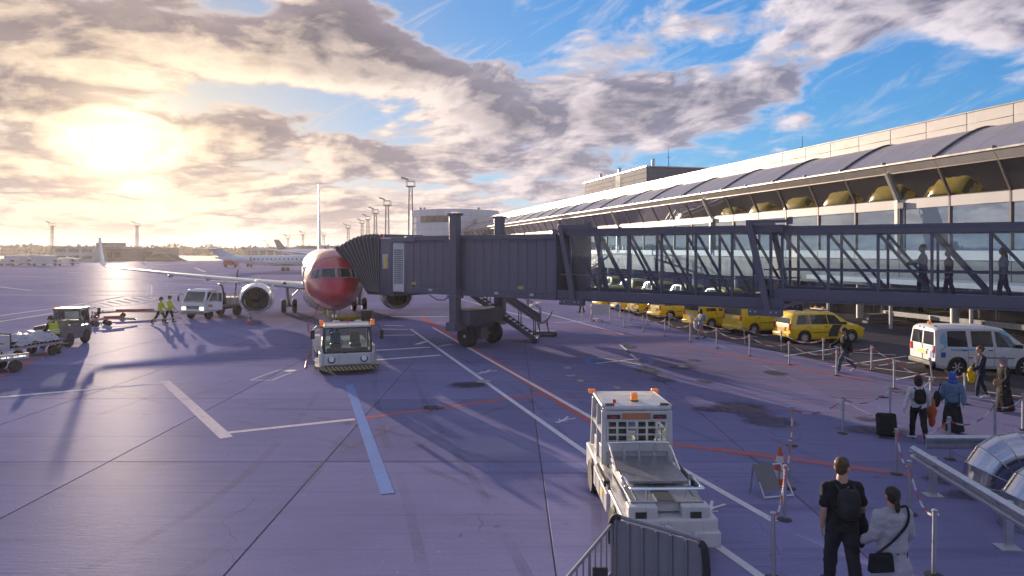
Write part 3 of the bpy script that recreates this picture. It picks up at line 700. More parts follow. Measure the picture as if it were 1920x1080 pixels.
for x_ in (.05, .55):
    for o_ in (Vector((0, 0, 0)), wc): MB().bar(BL(cb+o_+Vector((x_-.2, 0, .05))), BL(Vector((cb.x+x_, cb.y+o_.y, .2))), .05).build('chute_leg', M_brg, ch)
MB().cbox(BL(Vector((cb.x+.35, cb.y+.4, .22))), (1.3, 1.0, .16), rz=-math.atan2(.586, -.810)).build('chute_base', M_brg, ch, bevel=.02)
for x_ in (-.2, .85):
    for o_ in (Vector((0, 0, 0)), wc): c = Vector((cb.x+x_, cb.y+o_.y, .12)); MB().cyl(BL(c-Vector((0, .06, 0))), BL(c+Vector((0, .06, 0))), .13, n=12).build('castor', M_rub, ch)

# cab and bellows (placed in world, kept as parts of the bridge)
WK = lambda x, y, z: Vector((x*K, y*K, z*K))
def wbox(name, p, q, depth, z0, z1, m, bevel=.02, parent=B):
    """upright slab between plan points p,q (metres in bridge units), going 'depth' away from the camera"""
    p, q = Vector(p), Vector(q); t = (q-p).normalized(); n_ = Vector((t.y, -t.x)) if Vector((t.y, -t.x)).y > 0 else Vector((-t.y, t.x))
    pts = [p, q, q+n_*depth, p+n_*depth]
    vs_ = [BL(WK(a.x, a.y, z)) for z in (z0, z1) for a in pts]
    return MB().add(vs_, [(0, 1, 2, 3), (7, 6, 5, 4), (0, 1, 5, 4), (1, 2, 6, 5), (2, 3, 7, 6), (3, 0, 4, 7)]).build(name, m, parent, bevel=bevel)
pA, pB, pC, pD = (-5.6, 38.7), (-6.25, 39.5), (-7.05, 40.15), (-7.85, 40.9)
wbox('cab_rotunda', pA, pB, 3.3, 2.78, 6.05, M_brg)
wbox('cab_side_wall', pC, pD, 3.2, 2.62, 5.92, M_brgp)
wbox('cab_frame', (-6.98, 40.05), (-7.18, 40.2), 3.3, 2.6, 5.95, M_brg)
wbox('cab_door_panel', pB, (-6.98, 40.05), 2.9, 2.85, 5.72, M_wg)
wbox('cab_roof', (-5.5, 38.5), (-7.1, 40.0), 3.5, 5.73, 6.02, M_brg)
wbox('cab_roof_plate', (-6.2, 39.3), (-7.9, 40.85), 3.4, 5.93, 6.0, M_wg)
# perforations in the door panel
tt = (Vector((-6.98, 40.05))-Vector(pB)).normalized(); nn_ = Vector((-tt.y, tt.x)); nn_ = nn_ if nn_.y < 0 else -nn_
pm = MB()
for i in range(7):
    for j in range(17):
        c = Vector(pB)+tt*(.14+i*.105)+nn_*.012; z = 3.35+j*.12
        pm.add([BL(WK(c.x+tt.x*a, c.y+tt.y*a, z+b_)) for a, b_ in ((-.036, -.04), (.036, -.04), (.036, .04), (-.036, .04))], [(0, 1, 2, 3)])
po = pm.build('door_perforation', M_dtrim, B, fix=False); po['kind'] = 'stuff'
# cab window with plain yellow sign
wv0 = Vector(pC)+(Vector(pD)-Vector(pC))*.35; wv1 = Vector(pC)+(Vector(pD)-Vector(pC))*.85
wbox('cab_window', wv0+Vector((-.01, -.03)), wv1+Vector((-.01, -.03)), .04, 4.15, 5.05, mat('cab_window_pane', (.42, .42, .38), .12, coat=.6), .005)
wbox('warning_sign', wv0.lerp(wv1, .25)+Vector((-.02, -.06)), wv0.lerp(wv1, .6)+Vector((-.02, -.06)), .02, 4.2, 4.85, mat('safety_yellow', (.75, .50, .03), .5), .003)
MB().tube([BL(WK(-7.75, 41.0, 5.95)), BL(WK(-7.75, 41.0, 6.2))], .09, 12).build('beacon', M_orange, B)
# cab nose fin next to the bellows
wbox('bellows_frame', (-7.80, 40.85), (-7.98, 41.05), 3.0, 2.66, 6.22, M_brg)
NF = 11
rings = []; ribs_t = []
for k in range(2*NF+1):
    f = k/(2*NF)
    nb = Vector((-7.95, 41.05, 2.74)).lerp(Vector((-8.95, 42.35, 2.78)), f)
    ntp = Vector((-7.95, 41.05, 6.12)).lerp(Vector((-11.0, 42.9, 5.42)), f); ntp.z += .28*math.sin(math.pi*f)
    out = .0 if k % 2 else .11
    o_ = Vector((-.5, -.86, 0))*out
    perp = Vector((.62, .78, 0)); wdt = 2.9-1.1*f
    midn = nb.lerp(ntp, .55) + Vector((-.30, -.05, 0))*math.sin(math.pi*f)*.0
    tq = ntp+Vector((0, 0, out))
    ring = [nb+o_, midn+o_, ntp+o_-Vector((0, 0, .12)), tq+perp*.12, tq+perp*(wdt-.12), ntp-Vector((0, 0, .12))+perp*wdt-o_, nb+perp*wdt-o_]
    inner = [p.lerp(nb.lerp(ntp, .5)+perp*wdt*.5, .04) for p in reversed(ring)]
    rings.append([BL(WK(*p)) for p in ring+inner])
    if k % 2 == 0: ribs_t.append([BL(WK(*p)) for p in (ring[0]+o_*.15, ring[1]+o_*.15, ring[2]+o_*.15, ring[3]+Vector((0, 0, .015)))])
MB().loft(rings).build('bellows', M_bell, B, ang=20)
M_ribm = mat('bellows_rib', (.24, .235, .255), .5)
for r_ in ribs_t: MB().tube(r_, .022, 6).build('bellows_rib', M_ribm, B)
MB().tube([BL(WK(*p)) for p in (Vector((-8.98, 42.35, 2.72)), Vector((-9.9, 42.65, 4.2)), Vector((-10.75, 42.85, 5.2)), Vector((-11.05, 42.95, 5.45)))], .09, 8).build('docking_bumper', M_rub, B)
wbox('cab_floor', (-7.0, 40.2), (-9.0, 42.3), 2.6, 2.55, 2.74, M_brg)
# ================================================================== AIRLINER
M_fuse = None
def livery(name='airliner_paint'):
    m = bpy.data.materials.new(name); m.use_nodes = True; MATS[name] = m
    t = NT(m.node_tree); b = t.n['Principled BSDF']
    co = t.new('ShaderNodeTexCoord').outputs['Object']; x, y, z = t.new_sep(co)
    # red nose, its edge leaning back towards the belly
    edge = t.m('ADD', x, t.m('MULTIPLY', t.m('SUBTRACT', z, 3.3), .35))
    f = t.ramp(edge, 5.38, 5.42)
    nz = t.ramp(t.noise(co, 1.2, 5, .6), .3, .7, .92, 1.06, False)
    red = t.new('ShaderNodeVectorMath', operation='SCALE'); red.inputs[0].default_value = (.46, .006, .030); t.l.new(nz, red.inputs['Scale'])
    wht = t.new('ShaderNodeVectorMath', operation='SCALE'); wht.inputs[0].default_value = (.66, .66, .68); t.l.new(nz, wht.inputs['Scale'])
    t.l.new(t.mix(f, red.outputs[0], wht.outputs[0]), b.inputs['Base Color'])
    b.inputs['Roughness'].default_value = .38; b.inputs['Coat Weight'].default_value = .6; b.inputs['Coat Roughness'].default_value = .05
    # skin waviness between frames
    bn = t.new('ShaderNodeBump'); bn.inputs['Strength'].default_value = .25; bn.inputs['Distance'].default_value = .02
    t.l.new(t.noise(co, 1.3, 3, .5), bn.inputs['Height']); t.l.new(bn.outputs[0], b.inputs['Normal']); t.l.new(bn.outputs[0], b.inputs['Coat Normal'])
    return m
M_fuse = livery()
M_acw = mat('aircraft_white', (.66, .66, .68), .28, var=.06, scale=.5, coat=.4)
M_acg = mat('wing_grey', (.42, .43, .46), .33, metal=.15, var=.08, scale=.4, coat=.2)
M_lip = mat('polished_lip', (.75, .75, .77), .16, metal=1.0, var=.05)
M_nac = mat('nacelle_grey', (.55, .55, .58), .30, var=.06, scale=1, coat=.4)
M_fan = mat('fan_titanium', (.10, .095, .10), .4, metal=.8, var=.1)
M_duct = mat('intake_liner', (.20, .19, .20), .5, var=.1)
M_cock = mat('cockpit_glass', (.012, .015, .024), .12, var=0, coat=.0, spec=.35)
M_strut = mat('gear_strut', (.30, .30, .31), .4, metal=.6)
FUS = [(0, 2.72, .04, .04), (.10, 2.725, .26, .25), (.30, 2.74, .50, .47), (.8, 2.80, .86, .80), (1.5, 2.90, 1.17, 1.10), (2.2, 3.02, 1.38, 1.36), (2.9, 3.14, 1.56, 1.60), (3.8, 3.25, 1.73, 1.79), (5, 3.33, 1.85, 1.95), (7, 3.36, 1.88, 2.0),
       (12, 3.36, 1.88, 2.0), (20, 3.36, 1.88, 2.0), (27, 3.36, 1.88, 2.0), (30, 3.55, 1.68, 1.78), (33, 3.88, 1.30, 1.42), (36, 4.22, .80, .95), (38.6, 4.5, .25, .35), (39.0, 4.52, .05, .08)]
def fus_at(x):
    for i in range(len(FUS)-1):
        a, b = FUS[i], FUS[i+1]
        if a[0] <= x <= b[0]:
            f = (x-a[0])/(b[0]-a[0]); return tuple(a[k]+(b[k]-a[k])*f for k in (1, 2, 3))
    return FUS[-1][1:]
def fus_x(y, z):
    lo, hi = 0.0, 8.0
    for _ in range(40):
        mid = (lo+hi)/2; zc, ry, rz = fus_at(mid)
        if (y/ry)**2+((z-zc)/rz)**2 > 1: lo = mid
        else: hi = mid
    return hi
def foil(xle, chord, y, z, th, n=9, vertical=False, toe=0.0):
    up_, lo_ = [], []
    for k in range(n+1):
        c = .5*(1-math.cos(math.pi*k/n)); t_ = th*(2.6*math.sqrt(max(c, 0))*(1-c)**1.0 + .02)*.62
        up_.append((xle+c*chord, t_*.62)); lo_.append((xle+c*chord, -t_*.38))
    prof = up_ + lo_[-2:0:-1]
    return [(x, y+t_, z) if vertical else (x, y, z+t_) for x, t_ in prof]
AC = thing('airliner', (-10.1*K, 39.5*K, 0), math.atan2(.954, -.299), 'parked red nosed airliner facing the camera beside the boarding bridge', 'airliner', sc=.93)
rings = []
xs_ = []
for i in range(len(FUS)-1):
    n_ = 3 if FUS[i+1][0]-FUS[i][0] < 2.5 else 2
    for k in range(n_): xs_.append(FUS[i][0]+(FUS[i+1][0]-FUS[i][0])*k/n_)
xs_.append(39.0)
for x in xs_:
    zc, ry, rz = fus_at(x); rings.append([(x, ry*math.cos(a), zc+rz*math.sin(a)) for a in [2*math.pi*k/48 for k in range(48)]])
fu = MB().loft(rings).build('fuselage', M_fuse, AC, ang=60)
sm = fu.modifiers.new('smooth', 'SMOOTH'); sm.factor = .5; sm.iterations = 3
def conform(name, corners, m, off=.012, nu=7, nv=5, frame_w=.035, parent=None):
    """pane lying on the fuselage nose; corners in (y,z)"""
    a, b, c, d_ = [Vector(q) for q in corners]
    def pt(u, v_, o_):
        q = a.lerp(b, u).lerp(d_.lerp(c, u), v_); x = fus_x(q.x, q.y); zc, ry, rz = fus_at(x)
        nr = Vector((-.75, q.x/ry, (q.y-zc)/rz)).normalized()
        return Vector((x, q.x, q.y))+nr*o_
    mb = MB(); vs_ = [pt(i/nu, j/nv, off) for j in range(nv+1) for i in range(nu+1)]
    mb.add(vs_, [(j*(nu+1)+i, j*(nu+1)+i+1, (j+1)*(nu+1)+i+1, (j+1)*(nu+1)+i) for j in range(nv) for i in range(nu)])
    o = mb.build(name, m, parent or AC, fix=False)
    fr_ = MB(); loop = [pt(i/nu, 0, off+.004) for i in range(nu+1)]+[pt(1, j/nv, off+.004) for j in range(1, nv+1)]+[pt(1-i/nu, 1, off+.004) for i in range(1, nu+1)]+[pt(0, 1-j/nv, off+.004) for j in range(1, nv+1)]
    fr_.tube(loop, frame_w/2, 6); fr_.build('window_frame', M_acg, o)
    return o
for sgn in (1, -1):
    conform('windscreen_pane', [(sgn*.045, 3.62), (sgn*.90, 3.60), (sgn*.80, 4.12), (sgn*.045, 4.16)], M_cock)
    conform('side_window', [(sgn*.97, 3.58), (sgn*1.22, 3.52), (sgn*1.10, 4.00), (sgn*.88, 4.10)], M_cock)
    conform('side_window', [(sgn*1.27, 3.55), (sgn*1.42, 3.52), (sgn*1.33, 3.95), (sgn*1.15, 4.02)], M_cock)
    MB().bar((fus_x(sgn*.25, 3.55)-.04, sgn*.2, 3.56), (fus_x(sgn*.5, 3.70)-.05, sgn*.52, 3.72), .02).build('wiper', M_dtrim, AC)
# details on the nose
for x in (1.05, 3.15, 6.9):
    zc, ry, rz = fus_at(x); lp = [(x, (ry+.004)*math.cos(a), zc+(rz+.004)*math.sin(a)) for a in [2*math.pi*k/48 for k in range(49)]]; MB().tube(lp, .008, 4).build('skin_seam', M_dtrim, AC)
for sgn in (1, -1):
    for zz in (2.75, 3.05, 3.25):
        x = 2.6; zc, ry, rz = fus_at(x); yy = ry*math.sqrt(max(0, 1-((zz-zc)/rz)**2)); MB().cyl((x, sgn*(yy-.02), zz), (x-.05, sgn*(yy+.10), zz), .022, n=6).build('probe', M_lip, AC)
    zc, ry, rz = fus_at(5.6)
    dm = MB(); dr = [(5.15, 2.75), (6.0, 2.75), (6.0, 4.55), (5.15, 4.55)]
    pts = []
    for (x, zz) in [(5.15, 2.6+k*.2) for k in range(11)]+[(6.0, 4.6-k*.2) for k in range(11)]:
        zc, ry, rz = fus_at(x); pts.append((x, sgn*(ry*math.sqrt(max(.02, 1-((zz-zc)/rz)**2))+.006), zz))
    MB().tube(pts+[pts[0]], .02, 5).build('door_outline', M_acg, AC)
    for k in range(36):
        x = 7.6+k*.55
        if x > 27: break
        zc, ry, rz = fus_at(x); zz = 3.95; yy = ry*math.sqrt(1-((zz-zc)/rz)**2)
        if k == 0: wv_ = MB().cbox((0, sgn*yy, zz), (.24, .03, .34)).build('cabin_window', M_cock, AC, bevel=.01); wv_.location.x = x
        else: share(wv_, AC, (x, 0, 0))
MB().cyl((.9, 0, 1.62), (1.2, 0, 1.4), .02, n=6).build('drain_mast', M_lip, AC)
MB().box(9, 9.5, -.02, .02, 5.34, 5.75).build('blade_antenna', M_acw, AC, bevel=.01)
MB().box(15, 15.4, -.02, .02, 5.34, 5.65).build('blade_antenna', M_acw, AC, bevel=.01)
MB().ball((17, 0, 5.38), (.14, .12, .14), 10, 6).build('beacon', M_redl, AC)
MB().ball((6.5, 0, 5.36), (.05, .05, .05), 8, 5).build('antenna_stub', M_acw, AC)
MB().loft([[(x, r_*1.05*math.cos(a)*1.0, 1.9+r_*.8*math.sin(a)) for a in [2*math.pi*k/24 for k in range(24)]] for x, r_ in ((11.3, .3), (12.5, 1.3), (14, 1.75), (19, 1.75), (21.5, 1.3), (23.2, .3))]).build('belly_fairing', M_acw, AC, ang=60)
for sgn in (1, -1):
    W = [(1.2, 12.2, 8.0, 2.35, .95), (3.2, 13.6, 6.4, 2.52, .78), (5.6, 15.1, 5.0, 2.74, .58), (11.5, 18.4, 3.2, 3.30, .34), (16.9, 21.5, 1.75, 3.86, .19)]
    MB().loft([foil(xl, c, sgn*y, z, th) for y, xl, c, z, th in W]).build('wing', M_acg, AC, ang=50)
    WL = [(16.88, 21.5, 1.72, 3.87, .17), (17.20, 21.75, 1.60, 3.97, .15), (17.42, 22.0, 1.48, 4.25, .13), (17.60, 22.5, 1.2, 5.1, .10), (17.78, 23.1, .75, 6.25, .07)]
    MB().loft([[(x, sgn*y+(q[1]-sgn*y)*.2 + (q[2]-z)*.9*sgn*-1*min(1, i/2), z+(q[2]-z)*max(0, 1-i/2)) for q in foil(xl, c, sgn*y, z, th) for x in (q[0],)] for i, (y, xl, c, z, th) in enumerate(WL)]).build('winglet', M_acw, AC, ang=50)
    for yy, xr, zz in ((6.8, 18.4, 2.62), (9.2, 19.2, 2.86), (12.2, 20.4, 3.14)):
        MB().loft([[(xr+q, sgn*yy+r_*.55*math.cos(a), zz+r_*math.sin(a)) for a in [2*math.pi*k/10 for k in range(10)]] for q, r_ in ((0, .04), (.6, .16), (1.6, .2), (2.6, .14), (3.2, .03))]).build('flap_fairing', M_acg, AC, ang=60)
    # landing light patch near root
    MB().cyl((14.15, sgn*3.15, 2.66), (13.85, sgn*3.15, 2.66), .17, n=14).build('landing_light', M_cock, AC)
    # engine
    E = sub('engine', AC); ex, ey, ez = 10.4, sgn*5.0, 1.74
    def nac(prof, sq=1.0):
        return [[(ex+h, ey+r_*math.cos(a)*1.04, ez+r_*math.sin(a)*(.90 if math.sin(a) < 0 else 1.0)) for a in [2*math.pi*k/40 for k in range(40)]] for r_, h in prof]
    MB().loft(nac([(1.02, .18), (1.10, .6), (1.16, 1.4), (1.12, 2.4), (.98, 3.3), (.84, 3.9), (.80, 3.95), (.70, 3.9)]), False).build('nacelle', M_nac, E, ang=60)
    MB().loft(nac([(1.022, .20), (.985, .06), (.93, .0), (.86, .06), (.83, .22)]), False).build('intake_lip', M_lip, E, ang=70)
    MB().loft(nac([(.832, .21), (.80, .5), (.79, 1.15)]), False).build('intake_duct', M_duct, E, ang=70)
    MB().loft([[(ex+1.12+q, ey+.79*math.cos(a), ez+.77*math.sin(a)) for a in [2*math.pi*k/32 for k in range(32)]] for q in (0, .05)]).build('fan_disc', M_fan, E)
    fb = MB()
    for k in range(24):
        a = 2*math.pi*k/24; ca, sa = math.cos(a), math.sin(a)
        pts = []
        for r_, tw in ((.20, .6), (.78, 1.1)):
            for s2 in (-1, 1):
                da = s2*(.05 if r_ > .5 else .12); pts.append((ex+1.0+s2*.06*tw, ey+r_*math.cos(a+da), ez+r_*.96*math.sin(a+da)))
        fb.quad(pts[0], pts[1], pts[3], pts[2])
    fbo = fb.build('fan_blades', M_fan, E, fix=False)
    MB().lathe([(.24, 0), (.21, .14), (.13, .30), (.02, .42)], (ex+1.1, ey, ez), (-1, 0, 0), 20).build('spinner', mat('spinner_black', (.05, .05, .055), .35), E)
    MB().lathe([(.55, 0), (.48, 1.0), (.3, 1.6)], (ex+3.6, ey, ez), (1, 0, 0), 20).build('exhaust', M_fan, E)
    MB().loft([[(ex+.9+q, ey+.16*c_, z_) for c_, z_ in ((-1, z0), (1, z0), (.8, z1), (-.8, z1))] for q, z0, z1 in ((.0, 2.7, 2.80), (.5, 2.5, 3.05), (3.2, 2.1, 3.05), (5.0, 2.3, 2.8))]).build('pylon', M_acw, E, bevel=.03)
    MB().bar((ex+1.0, ey-sgn*.9, ez+.62), (ex+1.7, ey-sgn*1.12, ez+.95), .03, .28).build('strake', M_acw, E)
    # main gear
    Gm = sub('main_gear', AC); gx, gy = 19.6, sgn*2.86
    MB().cyl((gx, gy, .56), (gx-.1, gy+sgn*.15, 2.5), .13, n=12).build('oleo_strut', M_strut, Gm)
    MB().bar((gx, gy, 1.2), (gx, gy-sgn*1.1, 2.2), .10).build('side_brace', M_strut, Gm)
    MB().bar((gx+.1, gy, .8), (gx+.6, gy, 1.5), .07).build('torque_link', M_strut, Gm)
    MB().cyl((gx, gy-.5, .56), (gx, gy+.5, .56), .08, n=10).build('axle', M_strut, Gm)
    MB().box(gx-.5, gx+.4, gy+sgn*.26-.02, gy+sgn*.26+.02, 1.2, 2.3).build('gear_door', M_acw, Gm)
    for q in (-.43, .43):
        Wl = MB().lathe([(.28, -.19), (.46, -.2), (.56, -.12), (.56, .12), (.46, .2), (.28, .19)], (gx, gy+q, .56), (0, 1, 0), 28).build('tyre', M_rub, Gm)
        MB().lathe([(.28, -.15), (.12, -.08), (.12, .08), (.28, .15)], (gx, gy+q, .56), (0, 1, 0), 20).build('rim', M_strut, Gm)
    # stabiliser
    MB().loft([foil(xl, c, sgn*y, z, th) for y, xl, c, z, th in ((.5, 33.8, 3.9, 4.75, .34), (7.1, 37.6, 1.4, 5.45, .12))]).build('stabiliser', M_acw, AC, ang=50)
MB().loft([foil(xl, c, 0, z, th, vertical=True) for z, xl, c, th in ((4.9, 31.0, 6.8, .62), (6.3, 32.4, 5.4, .50), (12.3, 36.5, 2.1, .22))]).build('tail_fin', M_acw, AC, ang=50)
NG = sub('nose_gear', AC)
MB().cyl((4.0, 0, .34), (3.9, 0, 1.7), .09, n=12).build('oleo_strut', M_strut, NG)
MB().bar((3.9, 0, .8), (3.3, 0, 1.5), .07).build('drag_brace', M_strut, NG)
MB().cyl((4.0, -.3, .34), (4.0, .3, .34), .06, n=10).build('axle', M_strut, NG)
for q in (-.2, .2): MB().lathe([(.15, -.1), (.28, -.1), (.34, -.06), (.34, .06), (.28, .1), (.15, .1)], (4.0, q, .34), (0, 1, 0), 24).build('tyre', M_rub, NG)
for q in (-.38, .38): MB().box(3.4, 5.0, q-.02, q+.02, 1.1, 1.75).build('gear_door', M_fuse if False else M_acw, NG)
MB().box(3.72, 3.86, -.14, .14, 1.0, 1.2).build('taxi_light', M_lip, NG)
MB().bar((2.6, 0, .3), (4.0, 0, .34), .10).build('steering_link', M_strut, NG)

# ground power hose from the nose to the tug, and pre-conditioned air unit
hp = [AC.matrix_basis @ Vector(q) for q in ((3.3, 1.0, 1.75), (3.1, 1.25, 1.2), (2.5, 1.6, .55))] + [G(590, 640, .3), G(577, 668, .05), G(572, 690, .02)]
def smooth_path(P, n=6):
    out = []; P = [Vector(p) for p in P]
    for i in range(len(P)-1):
        p0, p1, p2, p3 = P[max(i-1, 0)], P[i], P[i+1], P[min(i+2, len(P)-1)]
        for k in range(n):
            t = k/n; out.append(.5*((2*p1)+(p2-p0)*t+(2*p0-5*p1+4*p2-p3)*t*t+(3*p1-p0-3*p2+p3)*t**3))
    return out+[P[-1]]
tag(MB().tube(smooth_path(hp), .03, 6).build('headset_cable', mat('red_cable', (.42, .07, .05), .6)), 'red cable hanging from the airliner nose down to the tug', 'cable')
pc = thing('ground_power_box', G(690, 602), .1, 'black box with thick yellow hose standing under the airliner nose', 'ground unit')
MB().box(-.42, .32, -.3, .3, .05, .72).build('housing', M_dtrim, pc, bevel=.04)
MB().box(-.44, .34, -.32, .32, .721, .76).build('lid', M_brg, pc, bevel=.01)
for q in (-.3, .2): MB().cyl((q, -.34, .1), (q, -.28, .1), .1, n=12).build('wheel', M_rub, pc)
hm = MB(); hpth = smooth_path([(-.3, .1, .35), (-.9, .2, .26), (-1.6, .5, .2), (-2.4, .9, .2), (-3.0, 1.2, .5), (-3.4, 1.4, 1.3)], 14)
hm.tube(hpth, [.17 if k % 2 else .145 for k in range(len(hpth))], 10); hm.build('yellow_hose', mat('hose_yellow', (.50, .36, .04), .6), pc)
# ================================================================== VEHICLES
M_yel = mat('taxi_yellow_paint', (.80, .55, .008), .30, var=.05, scale=1.5, coat=.6)
M_wpaint = mat('white_vehicle_paint', (.68, .68, .70), .32, var=.05, scale=1.5, coat=.5, streak=.14)
M_wtug = mat('tug_white_paint', (.50, .49, .49), .40, var=.07, scale=2, coat=.3, streak=.28)
M_gtrac = mat('tractor_grey_paint', (.13, .125, .13), .45, var=.1, scale=2, coat=.2, streak=.1)
M_cglass = mat('vehicle_glass', (.022, .026, .030), .05, var=0, coat=1.0)
M_plast = mat('black_plastic', (.03, .03, .033), .55, var=.15)
M_rim = mat('alloy_rim', (.52, .52, .54), .35, metal=.25, var=.1)
M_chrome = mat('chrome_rail', (.75, .75, .77), .14, metal=1.0, var=.05)
M_plate = mat('plate_white', (.60, .58, .50), .5)
M_platey = mat('plate_yellow', (.72, .50, .05), .5)
M_lamp = mat('lamp_lens', (.62, .62, .60), .12, coat=.8)
M_tail = mat('tail_lens', (.45, .015, .02), .15, coat=.8)
M_sbl = mat('sticker_blue', (.04, .10, .42), .5)
M_sky = mat('sticker_sky', (.22, .50, .68), .4, coat=.4)
def stripe_mat(name, a, b, period, ax=(1, 0, 1)):
    m = bpy.data.materials.new(name); m.use_nodes = True; MATS[name] = m
    t = NT(m.node_tree); bs = t.n['Principled BSDF']; co = t.new('ShaderNodeTexCoord').outputs['Object']
    q = t.m('FRACT', t.m('DIVIDE', t.v('DOT_PRODUCT', co, ax), period)); f = t.m('GREATER_THAN', q, .5)
    t.l.new(t.mix(f, (*a, 1), (*b, 1)), bs.inputs['Base Color']); bs.inputs['Roughness'].default_value = .5; return m
M_haz = stripe_mat('hazard_stripes', (.04, .04, .04), (.40, .34, .14), .16, (.1, 1, 1))
M_diamond = mat('tread_plate', (.30, .30, .32), .38, metal=.8, var=.2, scale=8, bump=.6, bscale=26)
M_tglass = thin_glass('tug_cab_glass', (.62, .70, .68))
def wheel(par, c, r, wd, axis=(0, 1, 0), rim=M_rim, spokes=0, rr=.62):
    w_ = sub('wheel', par); c = Vector(c); h = wd/2
    MB().lathe([(r*rr, -h*.9), (r*.9, -h), (r, -h*.65), (r, h*.65), (r*.9, h), (r*rr, h*.9)], c, axis, 26).build('tyre', M_rub, w_)
    MB().lathe([(r*rr*1.01, -h*.85), (r*rr*.9, -h*.55), (r*.2, -h*.45), (r*.2, h*.45), (r*rr*.9, h*.55), (r*rr*1.01, h*.85)], c, axis, 22).build('rim', rim if not spokes else M_plast, w_)
    if spokes:
        sp = MB(); x, y, z = frame(axis)
        for sd in (-1, 1):
            for k in range(spokes):
                a = 2*math.pi*k/spokes; dv = x*math.cos(a)+y*math.sin(a); o_ = z*(sd*h*.66)
                sp.bar(c+o_*1.25+dv*r*.1, c+o_*1.25+dv*r*rr*.98, r*.13, .03, up=z)
        sp.build('spokes', M_rim, w_)
        MB().cyl(c-Vector(axis)*h*.78, c+Vector(axis)*h*.78, r*.14, n=12).build('hub_cap', M_rim, w_)
    return w_
CARS = {
 # x, zbot, zbelt, zroof, wbot, wbelt, wroof, rake above belt
 'mpv': dict(st=[(-2.10, .42, .98, 1.50, .74, .78, .60, .20), (-2.02, .30, .99, 1.585, .83, .86, .66, .20), (-1.85, .26, 1.0, 1.62, .86, .885, .68, .16), (-1.2, .24, 1.0, 1.655, .87, .90, .69, 0), (0, .24, .99, 1.65, .87, .90, .69, 0), (.55, .24, .98, 1.60, .87, .90, .68, -.1),
                  (1.25, .24, .97, 1.12, .87, .89, .74, 0), (1.6, .25, .93, 1.02, .86, .88, .72, 0), (2.0, .28, .86, .92, .82, .83, .66, 0), (2.20, .32, .72, .76, .70, .70, .55, 0), (2.26, .42, .62, .64, .60, .60, .50, 0)],
              wheels=(-1.35, 1.33), r=.325, win=[(-1.85, -1.02, -1.72, -1.06), (-.98, -.02, -1.0, -.06), (.03, 1.02, .0, .50)], rear=(.12, .93), wind=(.62, 1.20)),
 'van': dict(st=[(-2.15, .45, 1.10, 1.80, .80, .82, .70, .06), (-2.08, .32, 1.11, 1.86, .87, .89, .75, .07), (-1.9, .28, 1.11, 1.89, .89, .905, .765, .05), (-1.2, .26, 1.10, 1.90, .90, .91, .77, 0), (.1, .26, 1.09, 1.89, .90, .91, .77, 0), (.7, .26, 1.07, 1.82, .90, .91, .75, -.1),
                  (1.42, .26, 1.04, 1.20, .90, .90, .78, 0), (1.7, .27, 1.00, 1.12, .88, .89, .76, 0), (2.05, .30, .92, 1.0, .83, .84, .70, 0), (2.22, .34, .76, .82, .72, .72, .60, 0), (2.28, .45, .66, .70, .60, .60, .50, 0)],
              wheels=(-1.32, 1.36), r=.33, win=[(-1.72, -.92, -1.70, -.95), (-.75, .08, -.75, .06), (.22, 1.22, .20, .66)], rear=(.10, .88), wind=(.80, 1.38)),
}
def car_ring(s):
    x, zb, zl, zr, wb, wl, wr, rk = s
    P = [(wb*.92, zb), (wb, zb+.12), (wl, zl-.22), (wl*.985, zl), (wr, zr-.08), (wr-.14, zr-.01), (0, zr+.015)]
    P = P + [(-y, z) for y, z in reversed(P[:-1])]
    return [(x+rk*max(0, z-zl)/max(.05, zr-zl), y, z) for y, z in P]
def car_at(st, x):
    for a, b in zip(st[:-1], st[1:]):
        if a[0] <= x <= b[0]:
            f = (x-a[0])/(b[0]-a[0]); ra, rb = car_ring(a), car_ring(b)
            return [tuple(p[k]+(q[k]-p[k])*f for k in range(3)) for p, q in zip(ra, rb)]
    return car_ring(st[0] if x < st[0][0] else st[-1])
